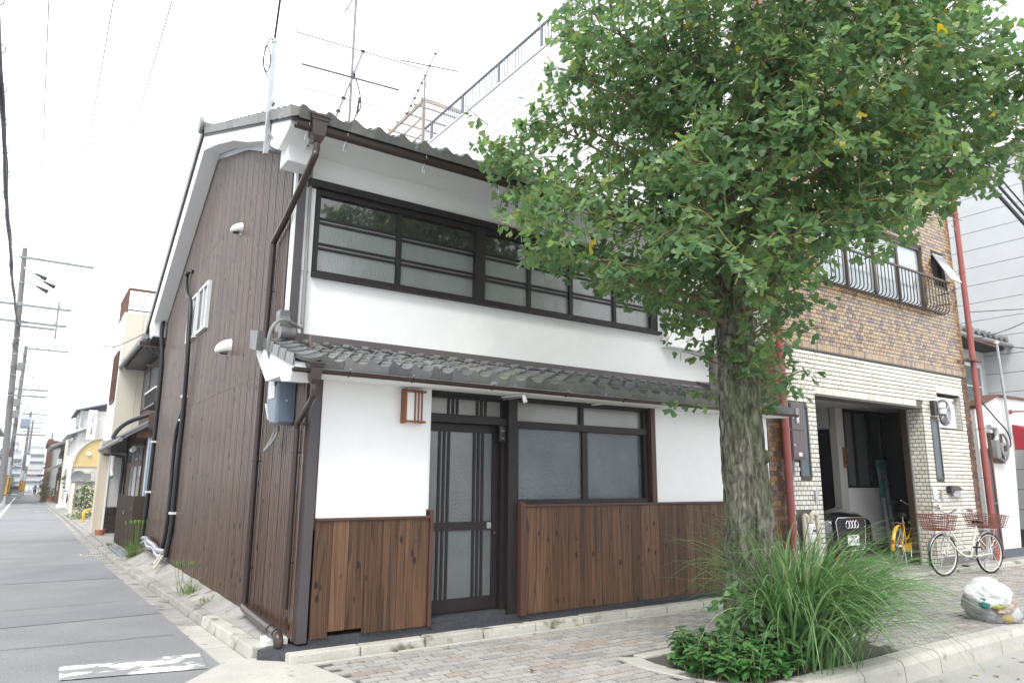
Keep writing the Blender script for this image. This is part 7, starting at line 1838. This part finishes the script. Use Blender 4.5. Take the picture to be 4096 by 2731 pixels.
up2, at2 = upole('utility_pole', 'second utility pole down the street carrying a blue grey transformer', (-3.62,73.8,-1.05), (-3.70,73.8,13.4), .20, .14, [(13.2,0,3.5,(.9,1.9,3.2)),(9.3,-.8,2.2,(1.2,1.7,2.1)),(8.7,-.8,2.1,(1.3,1.9)),(5.1,0,2.4,(1.6,))], True, 6.2)
for i in range(22):
    z = rnd.uniform(2.5,9.8); c = at2(z); p0 = c+Vector((rnd.uniform(-.3,.3),-.25,0)); p1 = c+Vector((rnd.uniform(-.6,1.6),-.25,rnd.uniform(-.8,.5)))
    Tb('jumper_wire', wireblack, up2, spline([p0,(p0+p1)/2+Vector((rnd.uniform(-.3,.3),0,-.35)),p1],4), .018, 5)
upole('utility_pole', 'third slim utility pole beyond the transformer pole', (-2.82,104,-1.42), (-2.85,104,9.5), .19, .13, [(9.2,-1.0,1.8,(.7,1.6)),(7.4,-1,1.4,())], True, None, True)
upole('utility_pole', 'far dark utility pole near the level crossing gate', (-2.66,128,-1.7), (-2.6,128,10.0), .2, .14, [(9.6,-1.2,1.4,(.5,1.2)),(8.2,-1.2,1.2,())], True)
upole('utility_pole', 'faint distant utility pole on the right of the street', (.8,165,-2.2), (.8,165,10.0), .2, .14, [(9.4,-1.4,1.2,()),(8.4,-1.2,1.2,())])
def wire(label, a, b, s, r_, extra=None):
    w_ = MB().tube(sag(a, b, s, 24), r_, 5)
    if extra:
        for k in range(extra[0]):
            off = extra[1]; pts_ = sag(a, b, s, 24); w_.tube([p+Vector((.05*math.sin(i*1.3+k*2), 0, .05*math.cos(i*1.7+k))) for i, p in enumerate(pts_)], r_*.8, 4)
    o = w_.build('overhead_wire', wireblack, None); tag(o, label, 'wire', 'overhead wires'); return o
bw = wire('thick bundled black cable running overhead along the left edge', (-3.75,-6,13.3), (-3.95,53.6,11.9), 1.3, .05, (2,.05))
rng_ = MB(); pts_ = sag((-3.75,-6,13.3), (-3.95,53.6,11.9), 1.3, 30)
for p in pts_[8:30]: rng_.tube([p+Vector((.13*math.cos(t*math.pi/6),0,.13*math.sin(t*math.pi/6)-.02)) for t in range(12)], .012, 4, close=True)
rng_.build('cable_ring', wireblack, bw, kind='stuff')
c = at1(16.6)
wire('thin overhead line left of three reaching the top crossarm', (c.x+.9,-4,17.0), (c.x+.9,c.y,16.85), .8, .016)
wire('thin overhead line in the middle of three reaching the top crossarm', (c.x+2.6,-4,17.0), (c.x+2.6,c.y,16.85), .8, .016)
wire('thin overhead line right of three reaching the top crossarm', (c.x+4.15,-4,17.0), (c.x+4.15,c.y,16.85), .8, .016)
wire('service wire from the mast on the white gable up over the street', (-.31,1.06,6.02), (-2.9,-13.5,13.2), -.02, .012)
wire('faint wire from the tall pole to the beige house eave', at1(12.2)+Vector((2.6,0,0)), (-.1,18.2,6.2), .9, .012)
wire('lower faint wire from the tall pole to the old house eave', at1(11.6)+Vector((2.6,0,0)), (-.05,12.6,4.75), .9, .012)
wire('slack wire from the tall pole down to the appliance shop sign', at1(9.8)+Vector((.3,-.2,0)), (1.0,43.7,5.0), .9, .014)
wire('steep wire from the tall pole to the dark house eave', at1(10.0)+Vector((.4,0,0)), (.1,59.7,4.5), .6, .014)
for k, (lb, z1, z2) in enumerate((('high pair wire between the two striped poles',13.2,9.4),('low wire between the two striped poles',11.9,8.8),('lowest sagging cable between the two striped poles',8.2,5.6))): wire(lb, at1(z1)+Vector((2.2-.9*k,0,0)), at2(z2)+Vector((1.6-.7*k,0,0)), .8, .016)
for k in range(4): wire(('uppermost','second','third','lowest')[k]+' far wire past the transformer pole', at2(9.4-k*1.1)+Vector((1.2-.5*k,0,0)), (-3.4+.3*k,128,9.5-k*.9), .9, .022)
for k in range(3): wire(('upper','middle','lower')[k]+' black cable crossing the sky right of the ginkgo crown', (2.4,-3.05,6.35-.16*k), (9.6,-2.95,3.98-.12*k), .10, .010+.006*k)
wire('thin drooping wire in front of the grey panelled building', (12.80,-.05,4.05), (16.2,-1.2,5.75), .25, .010)
wire('lower pale wire from the shop mast to the right', (14.2,.02,4.12), (20,-1.5,4.4), .1, .010)
wire('black wire along the shop house front below the mast', (12.80,-.05,4.60), (18,-1.0,5.3), -.02, .009)

# ------------------------------------------------------------------ far end of the side street
fr2 = random.Random(11)
wallm = [whitewall, cream, greywall, oldwood, whitesiding, cream_pier]
kinds = ['low dark wooden house with tiled eaves','white walled house with grey eaves','cream house with a small awning','grey rendered narrow house','tall pale house with flat roof','beige house with brown shutters']
def far_house(side, y0, y1, h, k, label):
    T_ = thing('far_house', ((-6.5 if side < 0 else 2.2), (y0+y1)/2, gz(y0)), label, 'house', 'houses far down the side street')
    z = gz(y0); m_ = wallm[k]
    x0, x1 = ((-11,-5.6) if side < 0 else (.3,5))
    f = x1 if side < 0 else x0; s = 1 if side < 0 else -1
    Bx('wall', m_, T_, x0, x1, y0, y1, z-.3, z+h)
    MB().hexa([(f,y0-.2,z+2.6),(f+s*1.0,y0-.2,z+2.15),(f+s*1.0,y1,z+2.15),(f,y1,z+2.6),(f,y0-.2,z+2.78),(f+s*1.0,y0-.2,z+2.25),(f+s*1.0,y1,z+2.25),(f,y1,z+2.78)]).build('lower_eave', tile_grey, T_)
    cx_ = (x0+x1)/2
    MB().prism([(x0-.5,z+h),(x1+.5,z+h),(x1+.5,z+h+.12),(cx_,z+h+1.1),(x0-.5,z+h+.12)], 'y', y0-.2, y1+.1).build('roof', tile_grey, T_)
    n = max(1, int((y1-y0)/2.4))
    for i in range(n):
        a = y0+.5+i*2.4; xa, xb = (f, f+s*.05) if s > 0 else (f+s*.05, f)
        w_ = Bx('window', oldwood, T_, xa, xb, a, a+1.5, z+3.1, z+3.16); Bx('pane', curtain_dark, w_, xa+.01*s, xb+.005*s, a+.05, a+1.45, z+3.16, z+4.2)
        Bx('door', oldwood if i % 2 else curtain_dark, T_, xa, xb, a, a+1.6, z+.0, z+2.0)
    # gable side facing the viewer
    w_ = Bx('window', oldwood, T_, f-s*1.6 if s > 0 else f+.4, f-s*.4 if s > 0 else f+1.6, y0-.04, y0-.001, z+3.2, z+3.26); 
yl = 78
adj = ['first','second','third','fourth','fifth','sixth','seventh','eighth']
for i in range(7):
    L_ = fr2.uniform(7,13); k = fr2.randrange(6); far_house(-1, yl, yl+L_-.3, fr2.uniform(4.2,5.4), k, f'{kinds[k]}, {adj[i]} on the left beyond the striped poles'); yl += L_
yr = 86
for i in range(7):
    L_ = fr2.uniform(8,14); k = fr2.randrange(6); far_house(1, yr, yr+L_-.3, fr2.uniform(4.0,6.0), k, f'{kinds[k]}, {adj[i]} on the right beyond the rusty cladding'); yr += L_
LG = thing('far_crossing_gantry', (-1.5,185,-2.5), 'pale steel gantry and beam spanning the far end of the street', 'gantry')
Bx('beam', greywall, LG, -3.6,1.4,185,185.4,2.7,3.5); Bx('post', blackmetal, LG, -3.1,-2.8,185,185.3,-2.6,2.7); Bx('post', greywall, LG, 1.1,1.3,185,185.3,-2.6,2.7)
TRS = thing('warning_sign', (-1.6,178,.9), 'small red triangular road sign far down the street', 'road sign'); MB().prism([(-2.1,1.7),(-1.5,1.7),(-1.8,1.15)], 'y', 178, 178.05).build('plate', inkred, TRS); Tb('post', galv, TRS, [(-1.8,178.1,1.7),(-1.8,178.1,-2.5)], .05)
for i, (x0, x1, y, h, m_, lb) in enumerate(((-9,-4.2,230,9,greysiding,'pale grey apartment block closing the left of the street end'),(-4,1.2,260,11.5,whitesiding,'white stepped apartment block at the far end of the street'),(1.4,9,240,8,greysiding,'pale block to the right at the far end of the street'),(-12,-6,300,14,whitesiding,'distant pale tower behind the street end'))):
    T_ = thing('far_apartment_block', ((x0+x1)/2,y,gz(y)), lb, 'apartment block', 'blocks at the end of the street')
    Bx('wall', m_, T_, x0,x1,y,y+12,gz(y)-.5,h-2)
    for fl_ in range(int(h/2.2)):
        Bx('balcony', slatebase, T_, x0+.2,x1-.2,y-.5,y-.01,fl_*2.0-.8,fl_*2.0-.1)
    Bx('roof_frame', galv, T_, x0+.5,x1-.5,y+.5,y+.7,h-2,h-.9)
    for q in range(6): Bx('window', curtain_dark, T_, x0+.3+q*(x1-x0-.6)/6, x0+.3+(q+.6)*(x1-x0-.6)/6, y-.02, y-.001, h-4.2, h-3.2)
LR = thing('left_edge_house', (-7.5,66,-1), 'dark tiled house at the left edge behind the striped pole', 'house')
Bx('wall', whitewall, LR, -12,-5.2,64,77,-1.2,5.0); MB().prism([(-12.5,5.0),(-4.4,5.0),(-4.4,5.15),(-8,6.6),(-12.5,5.2)], 'y', 63.6, 77.2).build('roof', tile_grey, LR); MB().prism([(-5.2,3.4),(-4.3,2.95),(-4.3,3.05),(-5.2,3.6)], 'y', 63.8, 77).build('lower_eave', tile_grey, LR); Bx('window', curtain_dark, LR, -5.2,-5.15,65,70,3.7,4.7)
shrub('left_garden_shrub', 'yellowish green garden shrub behind the striped pole', (-4.6,60,-.9), .7, 3.6, 420, weed_mat, sz=(.16,.28))
shrub('far_left_shrub', 'small orange tinged shrub beside the far striped poles', (-4.2,112,-1.5), .6, 3.0, 200, shrub_mat, sz=(.2,.35))
for i in range(3):
    x, y = (-2.9,-2.2,-1.7)[i], 190+i*3
    o = thing('far_cyclist_bike', (x,y,gz(y)), ('leftmost','middle','rightmost')[i]+' of three tiny bicycles near the far junction', 'bicycle', 'tiny far bicycles')
    for q in (0,1.0): Tb('wheel', black, o, [(x+q+.33*math.cos(t*math.pi/8),y,gz(y)+.33+.33*math.sin(t*math.pi/8)) for t in range(17)], .03, 5)
    Tb('frame', steel, o, [(x,y,gz(y)+.33),(x+.4,y,gz(y)+.35),(x+.25,y,gz(y)+.85),(x+.85,y,gz(y)+.8),(x+1.0,y,gz(y)+.33)], .025, 5)

# ------------------------------------------------------------------ air
hz = MB(); hz.box(-700, 700, -80, 1000, -14, 60)
hm = bpy.data.materials.new('haze_air'); hm.use_nodes = True; HN, HL = hm.node_tree.nodes, hm.node_tree.links; HN.clear()
pvn = HN.new('ShaderNodeVolumePrincipled'); pvn.inputs['Color'].default_value = (.93,.96,1,1); pvn.inputs['Density'].default_value = .0009; pvn.inputs['Anisotropy'].default_value = .2
ho = HN.new('ShaderNodeOutputMaterial'); HL.new(pvn.outputs[0], ho.inputs['Volume'])
HZ = hz.build('haze', hm, None, kind='stuff'); HZ['label'] = 'pale bright haze whitening the far end of the street'
